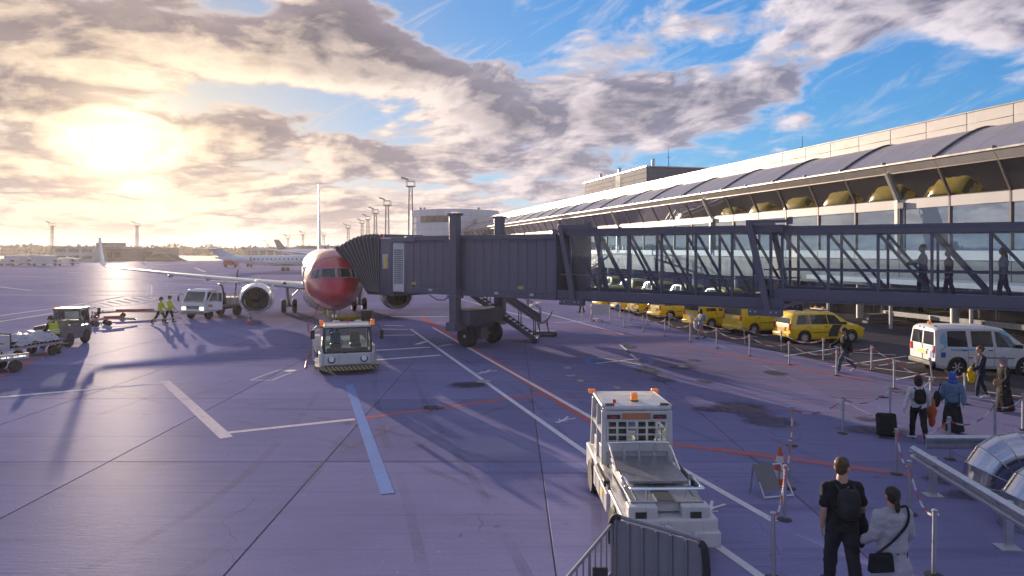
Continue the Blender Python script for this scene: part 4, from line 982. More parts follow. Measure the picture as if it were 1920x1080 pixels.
def car(kind, loc, rz, label, paint, group=None, beacon=False, black_door=False, plate=M_plate, detail=True, rails=True, spokes=10, doors2=False):
    cs = CARS[kind]; st = cs['st']
    c = thing('passenger_van' if kind == 'van' else 'estate_taxi', loc, rz, label, 'van' if kind == 'van' else 'taxi', group)
    rings = [car_ring(s) for s in st]; n = len(rings[0]); mb = MB(); mb.loft(rings, False)
    for ri, rev in ((0, True), (len(rings)-1, False)):
        b0 = ri*n
        for i in range(n//2):
            q = (b0+i, b0+i+1, b0+n-2-i, b0+n-1-i)
            if len(set(q)) == 4: mb.f.append(q if rev else q[::-1])
            else: mb.f.append(tuple(dict.fromkeys(q)))
    body = mb.build('body', paint, c, ang=28)
    cut = MB()
    for wx in cs['wheels']:
        for sgn in (1, -1): cut.cyl((wx, sgn*.60, cs['r']+.02), (wx, sgn*1.1, cs['r']+.02), cs['r']+.07, n=28)
    co_ = cut.build('cutter', paint)
    bo = body.modifiers.new('arch', 'BOOLEAN'); bo.operation = 'DIFFERENCE'; bo.object = co_; bo.solver = 'EXACT'
    def done(o, co_=co_):
        bpy.data.objects.remove(co_)
        for p in o.data.polygons: p.use_smooth = True
        o.data.set_sharp_from_angle(angle=R(28))
    co_.location = c.location; co_.rotation_euler = c.rotation_euler; co_.hide_render = True
    baked(body, done)
    for wx in cs['wheels']:
        for sgn in (1, -1):
            wheel(c, (wx, sgn*.78, cs['r']), cs['r'], .2, spokes=spokes)
            MB().lathe([(cs['r']+.069, -.1), (cs['r']+.069, .13), (cs['r']+.02, .13)], (wx, sgn*.72, cs['r']+.02), (0, sgn, 0), 24, False).build('wheel_arch', M_plast, c)
    def sidept(x, t_, sgn, off=.012):
        r_ = car_at(st, x); a, b = r_[3], r_[4]
        return (a[0]+(b[0]-a[0])*t_, sgn*(a[1]+(b[1]-a[1])*t_+off), a[2]+(b[2]-a[2])*t_+.0)
    for sgn in (1, -1):
        for xb0, xb1, xt0, xt1 in cs['win']:
            m_ = MB(); vs_ = []
            for j in range(3):
                t_ = .05+.83*j/2
                for i in range(7):
                    xb = xb0+(xb1-xb0)*i/6; xt = xt0+(xt1-xt0)*i/6; x = xb+(xt-xb)*j/2; vs_.append(sidept(x, t_, sgn))
            m_.add(vs_, [(j*7+i, j*7+i+1, (j+1)*7+i+1, (j+1)*7+i) for j in range(2) for i in range(6)]); m_.build('side_window', M_cglass, c, fix=False)
        # door seams and handles
        for x in (cs['win'][0][1]+.02, cs['win'][1][1]+.04):
            r_ = car_at(st, x); MB().tube([(r_[k][0], sgn*(r_[k][1]+.002), r_[k][2]) for k in (1, 2, 3)], .006, 4).build('door_seam', M_plast, c)
            r2 = car_at(st, x-.14); MB().bar((x-.24, sgn*(r2[3][1]+.02), r2[3][2]-.10), (x-.06, sgn*(r2[3][1]+.02), r2[3][2]-.10), .03).build('door_handle', M_plast, c)
        r_ = [car_at(st, x)[2] for x in (-.9, 0, .9)]; MB().tube([(p[0], sgn*(p[1]+.004), p[2]-.17) for p in r_], .018, 5).build('side_moulding', M_plast, c)
        xm = cs['win'][2][1]-.15; r_ = car_at(st, xm); MB().cbox((xm, sgn*(r_[3][1]+.10), r_[3][2]+.09), (.12, .2, .14)).build('mirror', paint if not detail else M_plast, c, bevel=.03)
        r_ = car_ring(st[0]); z0 = st[0][2]
        MB().cbox((st[0][0]+.03, sgn*.70, z0-.10), (.10, .17, .36 if kind == 'mpv' else .30)).build('tail_lamp', M_tail, c, bevel=.02)
        MB().cbox((2.08, sgn*.62, .72 if kind == 'mpv' else .78), (.28, .26, .14)).build('headlamp', M_lamp, c, bevel=.03)
        if rails: MB().tube([(-1.75, sgn*.60, st[3][3]-.02), (-1.6, sgn*.60, st[3][3]+.05), (.2, sgn*.60, st[3][3]+.05), (.4, sgn*.60, st[3][3]-.03)], .018, 6).build('roof_rail', M_plast, c)
    # rear screen
    a_, b_ = st[0], car_ring(st[0])
    z0, z1 = a_[2]+.06, a_[3]-.12; x0, x1 = a_[0]-.012+a_[7]*.1, a_[0]-.012+a_[7]*.85
    w0, w1 = a_[5]*.86, a_[6]*.92
    if doors2:
        for sg in (1, -1): MB().quad((x0, sg*.05, z0), (x0, sg*w0, z0), (x1, sg*w1, z1), (x1, sg*.05, z1)).build('rear_window', M_cglass, c, fix=False)
        MB().bar((a_[0]-.008, 0, .5), (a_[0]-.008, 0, z0), .014).build('rear_door_seam', M_plast, c)
        MB().bar((x0-.03, .12, z0+.02), (x0-.03+.02, .22, z0+.40), .02).build('rear_wiper', M_plast, c)
    else: MB().quad((x0, -w0, z0), (x0, w0, z0), (x1, w1, z1), (x1, -w1, z1)).build('rear_window', M_cglass, c, fix=False)
    MB().box(a_[0]-.03, a_[0]+.02, -.28, .28, a_[2]-.32, a_[2]-.20).build('number_plate', plate, c)
    MB().box(a_[0]-.10, a_[0]+.14, -.80, .80, .34, .56).build('rear_bumper', M_plast if doors2 else paint, c, bevel=.05)
    MB().box(a_[0]-.045, a_[0]+.0, -.34, .34, a_[2]-.17, a_[2]-.13).build('tailgate_trim', M_rim, c)
    # windscreen
    m_ = MB(); vs_ = []; xa, xb = cs['wind']
    for j in range(5):
        x = xa+(xb-xa)*j/4; r_ = car_at(st, x)
        for k in (5, 6, 7): vs_.append((r_[k][0]+.006, r_[k][1]*(.98), r_[k][2]+.012))
    m_.add(vs_, [(j*3+i, j*3+i+1, (j+1)*3+i+1, (j+1)*3+i) for j in range(4) for i in range(2)]); m_.build('windscreen', M_cglass, c, fix=False)
    if beacon:
        zr = st[3][3]; MB().box(-.15, .25, -.5, .5, zr+.07, zr+.10).build('roof_bar', M_wpaint, c, bevel=.01)
        MB().cyl((.05, .3, zr+.10), (.05, .3, zr+.20), .06, n=12).build('amber_beacon', M_orange, c)
        MB().cyl((.05, -.3, zr+.10), (.05, -.3, zr+.20), .06, n=12).build('amber_beacon', M_orange, c)
    if black_door:
        m_ = MB(); vs_ = []
        for z_k in range(6):
            for x in (.12, .40, .66):
                r_ = car_at(st, x); f = z_k/5; p = Vector(r_[1]).lerp(Vector(r_[2]), min(1, f*1.6)) if f < .625 else Vector(r_[2]).lerp(Vector(r_[3]), (f-.625)/.375)
                vs_.append((p.x-.12+.25*f*f, -(p.y+.008), p.z))
        m_.add(vs_, [(j*3+i, j*3+i+1, (j+1)*3+i+1, (j+1)*3+i) for j in range(5) for i in range(2)]); m_.build('dark_door_stripe', M_plast, c, fix=False)
    return c
VG = 'yellow vans parked along the service road'
hd = R(17)
def wheel_place(px, py, hdg, kind):
    """put the rear camera-side wheel contact at a photo point"""
    p = G(px, py); wx = CARS[kind]['wheels'][0]; off = Vector((math.cos(hdg)*wx+math.sin(hdg)*.78, math.sin(hdg)*wx-math.cos(hdg)*.78, 0)); return p-off
car('mpv', wheel_place(1507, 645, R(10), 'mpv'), R(10), 'yellow estate taxi with black door stripe and roof beacons, nearest of the yellow row', M_yel, VG, beacon=True, black_door=True, plate=mat('plate_red', (.5, .08, .06), .5))
car('van', wheel_place(1412, 629, R(24), 'van'), R(24), 'yellow van directly behind the black striped estate taxi, second from right', M_yel, VG, rails=False, plate=M_platey)
car('van', wheel_place(1332, 618, R(24), 'van'), R(24), 'yellow van behind the person carrying a bright blue backpack', M_yel, VG, rails=False)
car('mpv', wheel_place(1256, 601, R(22), 'mpv'), R(22), 'yellow estate taxi with red tail lamps, fourth yellow vehicle from the right', M_yel, VG)
car('van', wheel_place(1215, 593, R(22), 'van'), R(22), 'yellow van with grey rear bumper, fifth yellow vehicle from the right', M_yel, VG, rails=False, doors2=True)
car('mpv', wheel_place(1180, 586, R(22), 'mpv'), R(22), 'yellow estate taxi, second farthest in the row under the bridge', M_yel, VG)
car('van', wheel_place(1146, 579, R(22), 'van'), R(22), 'farthest yellow van, its nose half hidden by the notice board and bridge', M_yel, VG, rails=False)
for i, (x, y) in enumerate(((18.0, 48.7), (16.6, 54.6), (15.2, 60.2), (13.9, 66.0), (12.6, 71.8), (11.3, 77.6))):
    car('van', Vector((x, y, 0)), R(104), 'yellow van, %s in the back row mirrored in the sloped terminal glass' % ORD[i], M_yel, 'back row of yellow vans nearer the terminal', rails=False, spokes=0, detail=False)
wvn = car('van', wheel_place(1792, 704, R(1), 'van'), R(1), 'white service van with sky blue swooshes and an amber roof beacon', M_wpaint, doors2=True, rails=False, plate=M_platey, spokes=6)
MB().cyl((-1.7, .25, 1.89), (-1.7, .25, 2.0), .07, n=12).build('amber_beacon', M_orange, wvn)
MB().cyl((-1.9, -.45, 1.86), (-1.9, -.45, 1.9), .06, n=8).build('aerial_foot', M_plast, wvn)
st = CARS['van']['st']
def decal(par, name, m_, xs, fz, y_off=.010):
    vs_ = []
    for x, (za, zb) in zip(xs, fz):
        r_ = car_at(st, x)
        for zz in (za, zb):
            P = [Vector(q) for q in r_[1:6]]; p = P[0]
            for a, b in zip(P[:-1], P[1:]):
                if a.z <= zz <= b.z: p = a.lerp(b, (zz-a.z)/max(1e-4, b.z-a.z))
            vs_.append((p.x, -(p.y+y_off), zz))
    n = len(xs); MB().add(vs_, [(2*i, 2*i+2, 2*i+3, 2*i+1) for i in range(n-1)]).build(name, m_, par, fix=False)
decal(wvn, 'blue_swoosh', M_sky, [-2.0, -1.9, -1.82, -1.74], [(.95, 1.5), (.98, 1.62), (1.05, 1.68), (1.15, 1.5)])
decal(wvn, 'blue_swoosh', M_sky, [.45, .7, .95, 1.2], [(1.66, 1.78), (1.55, 1.70), (1.40, 1.5), (1.22, 1.27)], .02)
decal(wvn, 'blue_swoosh', M_sky, [-1.6, -1.0, -.4], [(.98, 1.06), (.96, 1.05), (1.0, 1.03)])
decal(wvn, 'blue_square', M_sbl, [-1.98, -1.80], [(.72, .92), (.72, .92)], .014)
MB().quad((-2.172, -.15, 1.12), (-2.172, -.74, 1.12), (-2.172, -.70, .98), (-2.172, -.2, 1.02)).build('blue_swoosh', M_sky, wvn, fix=False)
MB().quad((-2.17, .05, 1.84), (-2.17, .2, 1.84), (-2.17, .2, 1.78), (-2.17, .05, 1.78)).build('brake_lamp', M_tail, wvn, fix=False)
MB().cbox((-2.16, -.62, .80), (.02, .22, .24)).build('blue_square', M_sbl, wvn)

# ------------------------------------------------------------------ push-back tug in front of the airliner
def mirror_arm(par, p, q, sg):
    MB().tube([p, (p[0]+.02, p[1]+sg*.28, p[2]+.06), (q[0], q[1], q[2]+.15)], .02, 6).build('mirror_arm', M_plast, par)
    MB().cbox(q, (.07, .16, .36)).build('mirror', M_plast, par, bevel=.03)
tg = thing('pushback_tug', G(655, 704)+Vector((-.72, 2.2, 0)), R(-90)+R(17), 'white pushback tug with glass cab and amber lights at the airliner nose gear', 'tug')
hull = MB(); hull.loft([[(x, -w_, z0), (x, w_, z0), (x, w_*.98, z1), (x, -w_*.98, z1)] for x, w_, z0, z1 in ((-2.3, 1.0, .35, .86), (1.6, 1.12, .35, .86), (2.05, 1.0, .35, .82))])
hull.build('chassis', M_wtug, tg, bevel=.04)
MB().loft([[(x, -w_, z0), (x, w_, z0), (x, w_*.97, z1), (x, -w_*.97, z1)] for x, w_, z0, z1 in ((1.2, .92, .36, .90), (2.05, .92, .36, .90), (2.20, .88, .40, .84))]).build('front_panel', M_wtug, tg, bevel=.04)
sk = MB(); out = [(-.2, -1.22), (1.75, -1.24), (2.12, -.98), (2.30, -.9), (2.30, .9), (2.12, .98), (1.75, 1.24), (-.2, 1.22)]; inn = [(-.2, -1.06), (1.7, -1.1), (2.0, -.88), (2.12, -.8), (2.12, .8), (2.0, .88), (1.7, 1.1), (-.2, 1.06)]
nn = len(out); sk.v = [(a, b, z) for z in (.20, .34) for a, b in out]+[(a, b, z) for z in (.20, .34) for a, b in inn]
for i in range(nn-1): sk.f += [(i, i+1, nn+i+1, nn+i), (nn+i, nn+i+1, 3*nn+i+1, 3*nn+i), (2*nn+i, 2*nn+i+1, 3*nn+i+1, 3*nn+i), (i, i+1, 2*nn+i+1, 2*nn+i)]
sk.build('step_bumper', M_haz, tg)
MB().box(-.25, 2.1, -1.2, 1.2, .345, .36).build('running_board', M_diamond, tg)
cabp = [(.75, .84), (.75, .84)]
for y in (-.90, .90):
    MB().bar((2.12, y, .88), (1.86, y*.97, 1.82), .09, .09).build('cab_pillar', M_plast, tg, bevel=.01)
    MB().bar((.70, y, .86), (.74, y*.97, 1.82), .08, .08).build('cab_pillar', M_plast, tg, bevel=.01)
    MB().quad((2.08, y*1.0, .92), (.74, y*1.0, .90), (.78, y*.965, 1.78), (1.84, y*.965, 1.78)).build('side_pane', M_tglass, tg, fix=False)
MB().quad((2.14, -.86, .90), (2.14, .86, .90), (1.885, .83, 1.79), (1.885, -.83, 1.79)).build('windscreen', M_tglass, tg, fix=False)
MB().quad((.68, -.86, .90), (.68, .86, .90), (.72, .83, 1.79), (.72, -.83, 1.79)).build('rear_pane', M_tglass, tg, fix=False)
for z, x in ((.89, 2.13), (1.82, 1.87)): MB().bar((x, -.92, z), (x, .92, z), .09, .07).build('cab_frame', M_plast, tg, bevel=.01)
MB().loft([[(x, -w_, z), (x, w_, z), (x, w_*.96, z+.08), (x, -w_*.96, z+.08)] for x, w_, z in ((.62, .92, 1.83), (1.3, .94, 1.85), (1.98, .92, 1.83))]).build('cab_roof', M_wtug, tg, bevel=.03)
MB().tube([(1.80, -.82, 1.92), (1.80, -.82, 2.02), (1.80, .82, 2.02), (1.80, .82, 1.92)], .028, 8).build('light_bar', M_steel, tg)
for y in (-.98, .98):
    MB().cbox((1.78, y, 2.0), (.16, .16, .24)).build('amber_lamp', M_orange, tg, bevel=.03)
for y in (-.42, .42): MB().cbox((1.82, y, 2.06), (.14, .26, .10)).build('work_lamp', M_lamp, tg, bevel=.02)
MB().cyl((1.75, 0, 1.98), (1.75, 0, 2.12), .06, n=12).build('red_beacon', M_redl, tg)
for y in (-.62, .62):
    hl = MB().lathe([(.15, 0), (.15, .05), (.12, .06)], (2.16, y, .62), (1, 0, .25), 20).build('headlamp_bezel', M_plast, tg); MB().lathe([(.10, .055), (.10, .075), (.02, .085)], (2.16, y, .62), (1, 0, .25), 16).build('headlamp', M_lamp, hl)
MB().bar((2.17, -.05, .86), (2.16, -.45, .78), .025).build('wiper', M_plast, tg)
mirror_arm(tg, (1.9, .90, 1.85), (1.95, 1.32, 1.52), 1); mirror_arm(tg, (1.9, -.90, 1.85), (1.95, -1.32, 1.60), -1)
for y in (-.42, .35):
    MB().box(.95, 1.35, y-.22, y+.22, .95, 1.12).build('seat', M_plast, tg, bevel=.04); MB().box(.90, 1.02, y-.20, y+.20, 1.12, 1.55).build('seat_back', M_plast, tg, bevel=.04)
MB().box(1.65, 2.0, -.8, .8, .87, 1.02).build('dashboard', M_plast, tg, bevel=.04)
MB().tube([(1.55+.04*math.sin(a), -.35+.18*math.cos(a), 1.18+.17*math.sin(a)) for a in [2*math.pi*k/16 for k in range(17)]], .015, 6).build('steering_wheel', M_plast, tg)
for y in (-1.03, 1.03):
    MB().box(-1.7, .5, min(y, y*1.18), max(y, y*1.18), .72, .90).build('mudguard', M_wtug, tg, bevel=.03)
    wheel(tg, (-1.35, y*.95, .42), .42, .3, rim=M_wtug); wheel(tg, (1.05, y*.93, .40), .40, .28, rim=M_wtug)
MB().box(-.3, .45, -1.3, -.98, .9, 1.35).build('equipment_box', M_wtug, tg, bevel=.03)
MB().box(-1.9, -.4, -.9, .9, .861, 1.05).build('engine_cover', M_wtug, tg, bevel=.05)
for x in (.35, .58): MB().tube([(x, -1.28, .36), (x, -1.28, 1.55), (x-.02, -1.02, 1.6)], .022, 6).build('grab_rail', M_wtug, tg)
MB().bar((-2.3, 0, .45), (-4.6, .15, .40), .14).build('tow_bar', M_strut, tg)

# ------------------------------------------------------------------ tug in the foreground, seen from behind
ft = thing('baggage_tug', Vector((2.46, 10.25, 0)), R(91.5), 'white tug with chequer plate deck and caged rear window near the barrier gate', 'tug', sc=.95)
W2 = .78
MB().loft([[(x, -w_, z0), (x, w_, z0), (x, w_, z1), (x, -w_, z1)] for x, w_, z0, z1 in ((.28, W2*.9, .34, .62), (.30, W2, .30, .78), (4.7, W2, .30, .80), (4.95, W2*.9, .34, .74))]).build('chassis', M_wtug, ft, bevel=.03)
MB().box(.55, 3.0, -.56, .56, .80, .96).build('deck_base', M_wtug, ft, bevel=.02)
MB().box(.50, 1.25, -.60, .62, .962, .99).build('rear_deck', M_diamond, ft, bevel=.006)
MB().box(1.30, 2.75, -.56, .58, 1.01, 1.06).build('deck_plate', M_diamond, ft, bevel=.006)
MB().box(.52, 1.28, -.13, .17, .991, 1.0).build('deck_well', M_plast, ft)
for y0, y1 in ((-.66, -.20), (.20, .68)): MB().box(.34, .62, y0, y1, .55, .965).build('rear_box', M_wtug, ft, bevel=.02)
MB().box(.32, .62, -.20, .20, .42, .62).build('rear_step', M_wtug, ft, bevel=.02)
MB().box(.20, .75, -.80, -.36, .34, .60).build('side_step', M_wtug, ft, bevel=.03)
for y in (-.42, .48): MB().box(.325, .345, y-.09, y+.09, .70, .88).build('lamp_recess', M_plast, ft)
for y in (-.60, .62): MB().box(.325, .345, y-.07, y+.07, .66, .71).build('reflector', M_tail, ft)
for y in (-.36, .50): MB().box(.30, .36, y-.14, y+.14, .36, .50).build('rear_lamp', M_plast, ft, bevel=.01)
MB().tube([(.32, -.22, .52), (.24, -.22, .52), (.24, .0, .52), (.24, 0, .66), (.24, .12, .70)], .025, 8).build('coupling_lever', M_steel, ft)
MB().box(.18, .34, -.12, .12, .24, .42).build('tow_hitch', M_plast, ft, bevel=.02)
# tubular rails
MB().tube(smooth_path([(1.25, .60, 1.0), (1.24, .60, 1.18), (.62, .60, 1.20), (.52, .52, 1.20), (.52, -.50, 1.20), (.62, -.58, 1.20), (1.22, -.58, 1.18), (1.25, -.58, 1.0)], 5), .024, 8).build('deck_rail', M_chrome, ft)
for y in (-.3, .35): MB().cyl((.53, y, .98), (.53, y, 1.2), .022, n=8).build('rail_post', M_chrome, ft)
MB().tube(smooth_path([(1.9, .60, 1.05), (2.6, .60, 1.30), (2.72, .56, 1.34), (2.74, -.5, 1.34), (2.6, -.58, 1.30), (1.9, -.58, 1.05)], 5), .022, 8).build('deck_rail', M_chrome, ft)
for y in (-.3, .0, .3): MB().cyl((2.74, y, 1.06), (2.74, y, 1.34), .02, n=8).build('rail_post', M_chrome, ft)
# cab
cx0, cx1, cw, cz = 2.95, 4.45, .68, 1.95
MB().box(cx0+.02, cx1, -cw+.02, cw-.02, .80, 1.12).build('cab_base', M_wtug, ft, bevel=.03)
for y in (-cw, cw):
    for x, x2 in ((cx0, cx0+.02), (cx1, cx1-.18)): MB().bar((x, y*.99, .85), (x2, y*.97, cz-.03), .10, .10).build('cab_pillar', M_wtug, ft, bevel=.015)
    MB().quad((cx0+.06, y*.985, 1.14), (cx1-.08, y*.985, 1.14), (cx1-.22, y*.965, cz-.08), (cx0+.07, y*.965, cz-.08)).build('side_pane', M_tglass, ft, fix=False)
    MB().bar((cx0+.08, y*1.0, 1.45), (cx1-.12, y*1.0, 1.45), .05, .05).build('door_bar', M_wtug, ft)
    MB().bar((cx0+.75, y*1.01, .7), (cx0+.75, y*.98, cz-.06), .05, .05).build('door_post', M_wtug, ft)
MB().loft([[(x, -w_, z), (x, w_, z), (x, w_*.95, z+.09), (x, -w_*.95, z+.09)] for x, w_, z in ((cx0-.06, cw+.02, cz-.02), (cx0+.3, cw+.03, cz), (cx1-.1, cw+.0, cz-.02), (cx1-.0, cw-.04, cz-.05))]).build('cab_roof', M_wtug, ft, bevel=.035)
for y in (-cw-.0, cw+.0): MB().bar((cx0-.04, y, cz+.06), (cx1-.05, y*.98, cz+.04), .07, .07).build('roof_edge', M_wtug, ft, bevel=.03)
MB().quad((cx1-.02, -cw*.95, 1.14), (cx1-.02, cw*.95, 1.14), (cx1-.2, cw*.93, cz-.08), (cx1-.2, -cw*.93, cz-.08)).build('windscreen', M_tglass, ft, fix=False)
MB().quad((cx0+.03, -cw*.9, 1.34), (cx0+.03, cw*.9, 1.34), (cx0+.03, cw*.9, 1.78), (cx0+.03, -cw*.9, 1.78)).build('rear_pane', M_tglass, ft, fix=False)
MB().box(cx0-.05, cx0+.02, -cw*.95, cw*.95, 1.72, cz-.03).build('rear_header', M_wtug, ft, bevel=.02)
MB().box(cx0-.05, cx0+.02, -cw*.95, cw*.95, 1.10, 1.30).build('rear_sill', M_wtug, ft, bevel=.02)
for k in range(7): y = -cw*.88+k*cw*1.76/6; MB().box(cx0-.055, cx0-.02, y-.017, y+.017, 1.28, 1.74).build('guard_bar', M_wtug, ft)
for k in range(4): z = 1.31+k*.137; MB().box(cx0-.050, cx0-.025, -cw*.9, cw*.9, z-.016, z+.016).build('guard_bar', M_wtug, ft)
MB().box(cx0-.075, cx0-.05, -.26, .30, 1.76, 1.88).build('orange_plate', mat('faded_orange', (.42, .16, .07), .5), ft)
for y in (-.45, .48):
    MB().box(cx0-.075, cx0-.05, y-.13, y+.13, 1.77, 1.85).build('lamp_cluster', M_plast, ft); MB().box(cx0-.082, cx0-.074, y-.05, y+.05, 1.79, 1.83).build('red_led', M_tail, ft)
for y in (-cw-.02, cw+.02): MB().cbox((cx1-.06, y, cz+.07), (.10, .16, .09)).build('corner_lamp', M_orange, ft, bevel=.02)
for y in (-.55, .55): MB().box(cx0-.05, cx0+.06, y-.09, y+.09, cz+.085, cz+.11).build('roof_hinge', M_plast, ft)
MB().cyl((cx0+.35, -.02, cz+.08), (cx0+.35, -.02, cz+.11), .09, n=16).build('beacon_base', M_plast, ft)
MB().lathe([(.07, 0), (.075, .08), (.06, .14), (.02, .155)], (cx0+.35, -.02, cz+.11), (0, 0, 1), 16).build('beacon', M_orange, ft)
MB().cyl((cx0+.22, .42, cz+.08), (cx0+.22, .42, cz+.14), .04, n=10).build('red_lamp', M_redl, ft)
for y in (-.25, .3): MB().box(3.35, 3.75, y-.2, y+.2, 1.12, 1.25).build('seat', M_plast, ft, bevel=.03); MB().box(3.28, 3.38, y-.2, y+.2, 1.25, 1.62).build('seat_back', M_plast, ft, bevel=.03)
for x in (1.05, 3.75):
    for y in (-.74, .74): wheel(ft, (x, y, .36), .36, .2, rim=M_wtug)
for y in (-W2-.02, W2+.02):
    MB().bar((1.5, y, .86), (2.9, y, .86), .05, .05).build('side_rail', M_plast, ft)
    MB().box(1.6, 3.2, y-.04, y+.04, .38, .74).build('side_panel', M_wtug, ft, bevel=.015)
    MB().box(1.75, 1.95, y-.06, y+.06, .80, .92).build('fuel_cap', M_plast, ft, bevel=.02)

for y in (-1, 1):
    for x in (1.95, 2.4, 2.85): MB().bar((x, y*(W2+.062), .40), (x, y*(W2+.062), .73), .010).build('panel_seam', M_plast, ft)
    MB().box(2.05, 2.30, y*(W2+.062)-.004, y*(W2+.062)+.004, .52, .62).build('warning_decal', M_platey, ft)
for y in (-.5, .0, .5): MB().bar((.62, y, .992), (1.2, y, .992), .012).build('deck_seam', M_plast, ft)
MB().box(.33, .338, -.52, -.36, .58, .64).build('number_plate', M_platey, ft)
# ------------------------------------------------------------------ white service truck by the left engine
tk = thing('service_truck', G(372, 600)+Vector((.1, 1.9, 0)), R(-90)+R(-14), 'white cab-over service truck with its side door open beside the engine', 'truck')
MB().loft([[(x, -w_, z0), (x, w_, z0), (x, w_, z1), (x, -w_, z1)] for x, w_, z0, z1 in ((.35, .95, .55, 1.25), (1.85, .95, .50, 1.25), (2.0, .90, .50, 1.18))]).build('cab_body', M_wpaint, tk, bevel=.05)
MB().loft([[(.40, -.93, 1.25), (.40, .93, 1.25), (1.96, .91, 1.25), (1.96, -.91, 1.25)], [(.45, -.86, 2.02), (.45, .86, 2.02), (1.55, .82, 2.02), (1.55, -.82, 2.02)], [(.55, -.8, 2.10), (.55, .8, 2.10), (1.40, .76, 2.10), (1.40, -.76, 2.10)]]).build('cab_top', M_wpaint, tk, bevel=.03)
MB().quad((1.955, -.80, 1.30), (1.955, .80, 1.30), (1.600, .74, 1.95), (1.600, -.74, 1.95)).build('windscreen', M_cglass, tk, fix=False)
for y in (-1, 1): MB().quad((.6, y*.925, 1.30), (1.75, y*.915, 1.30), (1.50, y*.85, 1.92), (.62, y*.865, 1.92)).build('side_window', M_cglass, tk, fix=False)
MB().box(1.96, 2.06, -.95, .95, .40, .62).build('bumper', mat('truck_bumper', (.20, .19, .19), .5), tk, bevel=.04)
MB().box(1.97, 2.02, -.48, .48, .78, .98).build('grille', M_plast, tk, bevel=.01)
for z in (.83, .88, .93): MB().box(2.02, 2.03, -.46, .46, z-.008, z+.008).build('grille_slat', M_rim, tk)
for y in (-.72, .72): MB().cbox((1.98, y, .80), (.10, .34, .22)).build('headlamp', mat('lit_headlamp', (.8, .75, .6), .2, emit=((1, .8, .5), 1.2)), tk, bevel=.03)
od = sub('open_door', tk)
MB().add([Vector(p) for p in ((1.72, .96, .70), (1.50, 2.0, .72), (1.50, 2.0, 1.28), (1.72, .96, 1.28), (1.66, .95, .70), (1.44, 1.99, .72), (1.44, 1.99, 1.28), (1.66, .95, 1.28))], [(0, 1, 2, 3), (4, 5, 6, 7), (0, 1, 5, 4), (1, 2, 6, 5), (2, 3, 7, 6), (3, 0, 4, 7)]).build('door_skin', M_wpaint, od, bevel=.02)
MB().tube([(1.70, .97, 1.28), (1.62, 1.3, 1.92), (1.50, 1.98, 1.92), (1.48, 1.99, 1.28)], .035, 6).build('door_frame', M_wpaint, od)
MB().quad((1.67, 1.03, 1.30), (1.49, 1.93, 1.30), (1.50, 1.93, 1.88), (1.62, 1.33, 1.88)).build('door_glass', M_tglass, od, fix=False)
MB().cbox((1.705, 1.2, 1.0), (.02, .28, .16), rz=.2).build('door_sticker', mat('sticker_orange', (.40, .14, .05), .5), od)
mirror_arm(tk, (1.8, -.9, 1.75), (1.85, -1.28, 1.45), -1)
MB().box(-3.0, .3, -.42, .42, .52, .72).build('frame', M_plast, tk); MB().box(-3.0, .25, -.95, .95, .74, .86).build('bed', mat('truck_bed', (.25, .25, .26), .6), tk, bevel=.02)
MB().box(-1.2, .1, -.9, .3, .862, 1.75).build('pump_cabinet', M_gtrac, tk, bevel=.03); MB().box(-2.7, -1.4, -.85, .85, .862, 1.35).build('hose_locker', M_wpaint, tk, bevel=.03)
MB().tube(smooth_path([(-.6, .5, .9), (-.6, .5, 1.9), (-.8, .2, 2.25), (-1.5, -.6, 2.3), (-2.2, -.8, 2.15)], 6), .06, 8).build('hose_boom', M_plast, tk)
MB().tube([(-1.8, .6, 1.3), (-1.85, .7, 2.6), (-1.9, .8, 3.4)], .045, 8).build('riser_hose', M_plast, tk)
for x in (-.9, -1.9): MB().tube([(x, .9, .9), (x, .9, 1.8), (x-.8, .9, 1.8), (x-.8, .9, .9)], .025, 6).build('guard_rail', M_steel, tk)
for y in (-.72, .72): wheel(tk, (1.25, y, .36), .36, .24, rim=M_wpaint); wheel(tk, (-1.9, y, .36), .36, .34, rim=M_wpaint)

# ------------------------------------------------------------------ dark tractor on the left and the covered cart behind it
tr = thing('baggage_tractor', G(104, 651)+Vector((-.05, .75, 0)), R(98), 'dark grey baggage tractor with cab at the far left', 'tractor')
MB().loft([[(x, -.66, z0), (x, .66, z0), (x, .66, z1), (x, -.66, z1)] for x, z0, z1 in ((-1.5, .36, .92), (1.35, .32, .96), (1.52, .36, .80))]).build('chassis', M_gtrac, tr, bevel=.05)
for y in (-.62, .62):
    for x, x2 in ((1.30, 1.14), (.30, .30)): MB().bar((x, y, .95), (x2, y*.96, 1.80), .09).build('cab_pillar', M_gtrac, tr, bevel=.01)
    MB().quad((1.24, y, 1.0), (.36, y, 1.0), (.36, y*.97, 1.74), (1.10, y*.97, 1.74)).build('side_pane', M_tglass, tr, fix=False)
    MB().bar((.8, y*1.01, .95), (.78, y*.98, 1.76), .05).build('door_post', M_gtrac, tr)
MB().quad((.28, -.6, 1.28), (.28, .6, 1.28), (.28, .58, 1.68), (.28, -.58, 1.68)).build('rear_pane', M_tglass, tr, fix=False)
MB().quad((1.30, -.6, 1.0), (1.30, .6, 1.0), (1.13, .58, 1.74), (1.13, -.58, 1.74)).build('windscreen', M_tglass, tr, fix=False)
MB().box(.24, .30, -.62, .62, .95, 1.27).build('cab_back', M_gtrac, tr); MB().box(.24, .30, -.62, .62, 1.69, 1.80).build('rear_header', M_gtrac, tr)
MB().box(.20, 1.26, -.68, .68, 1.80, 1.88).build('cab_roof', M_gtrac, tr, bevel=.03)
MB().box(.17, .20, -.3, .3, 1.81, 1.88).build('roof_sign', M_platey, tr)
MB().box(.14, .19, .34, .50, 1.80, 1.88).build('amber_lamp', M_orange, tr)
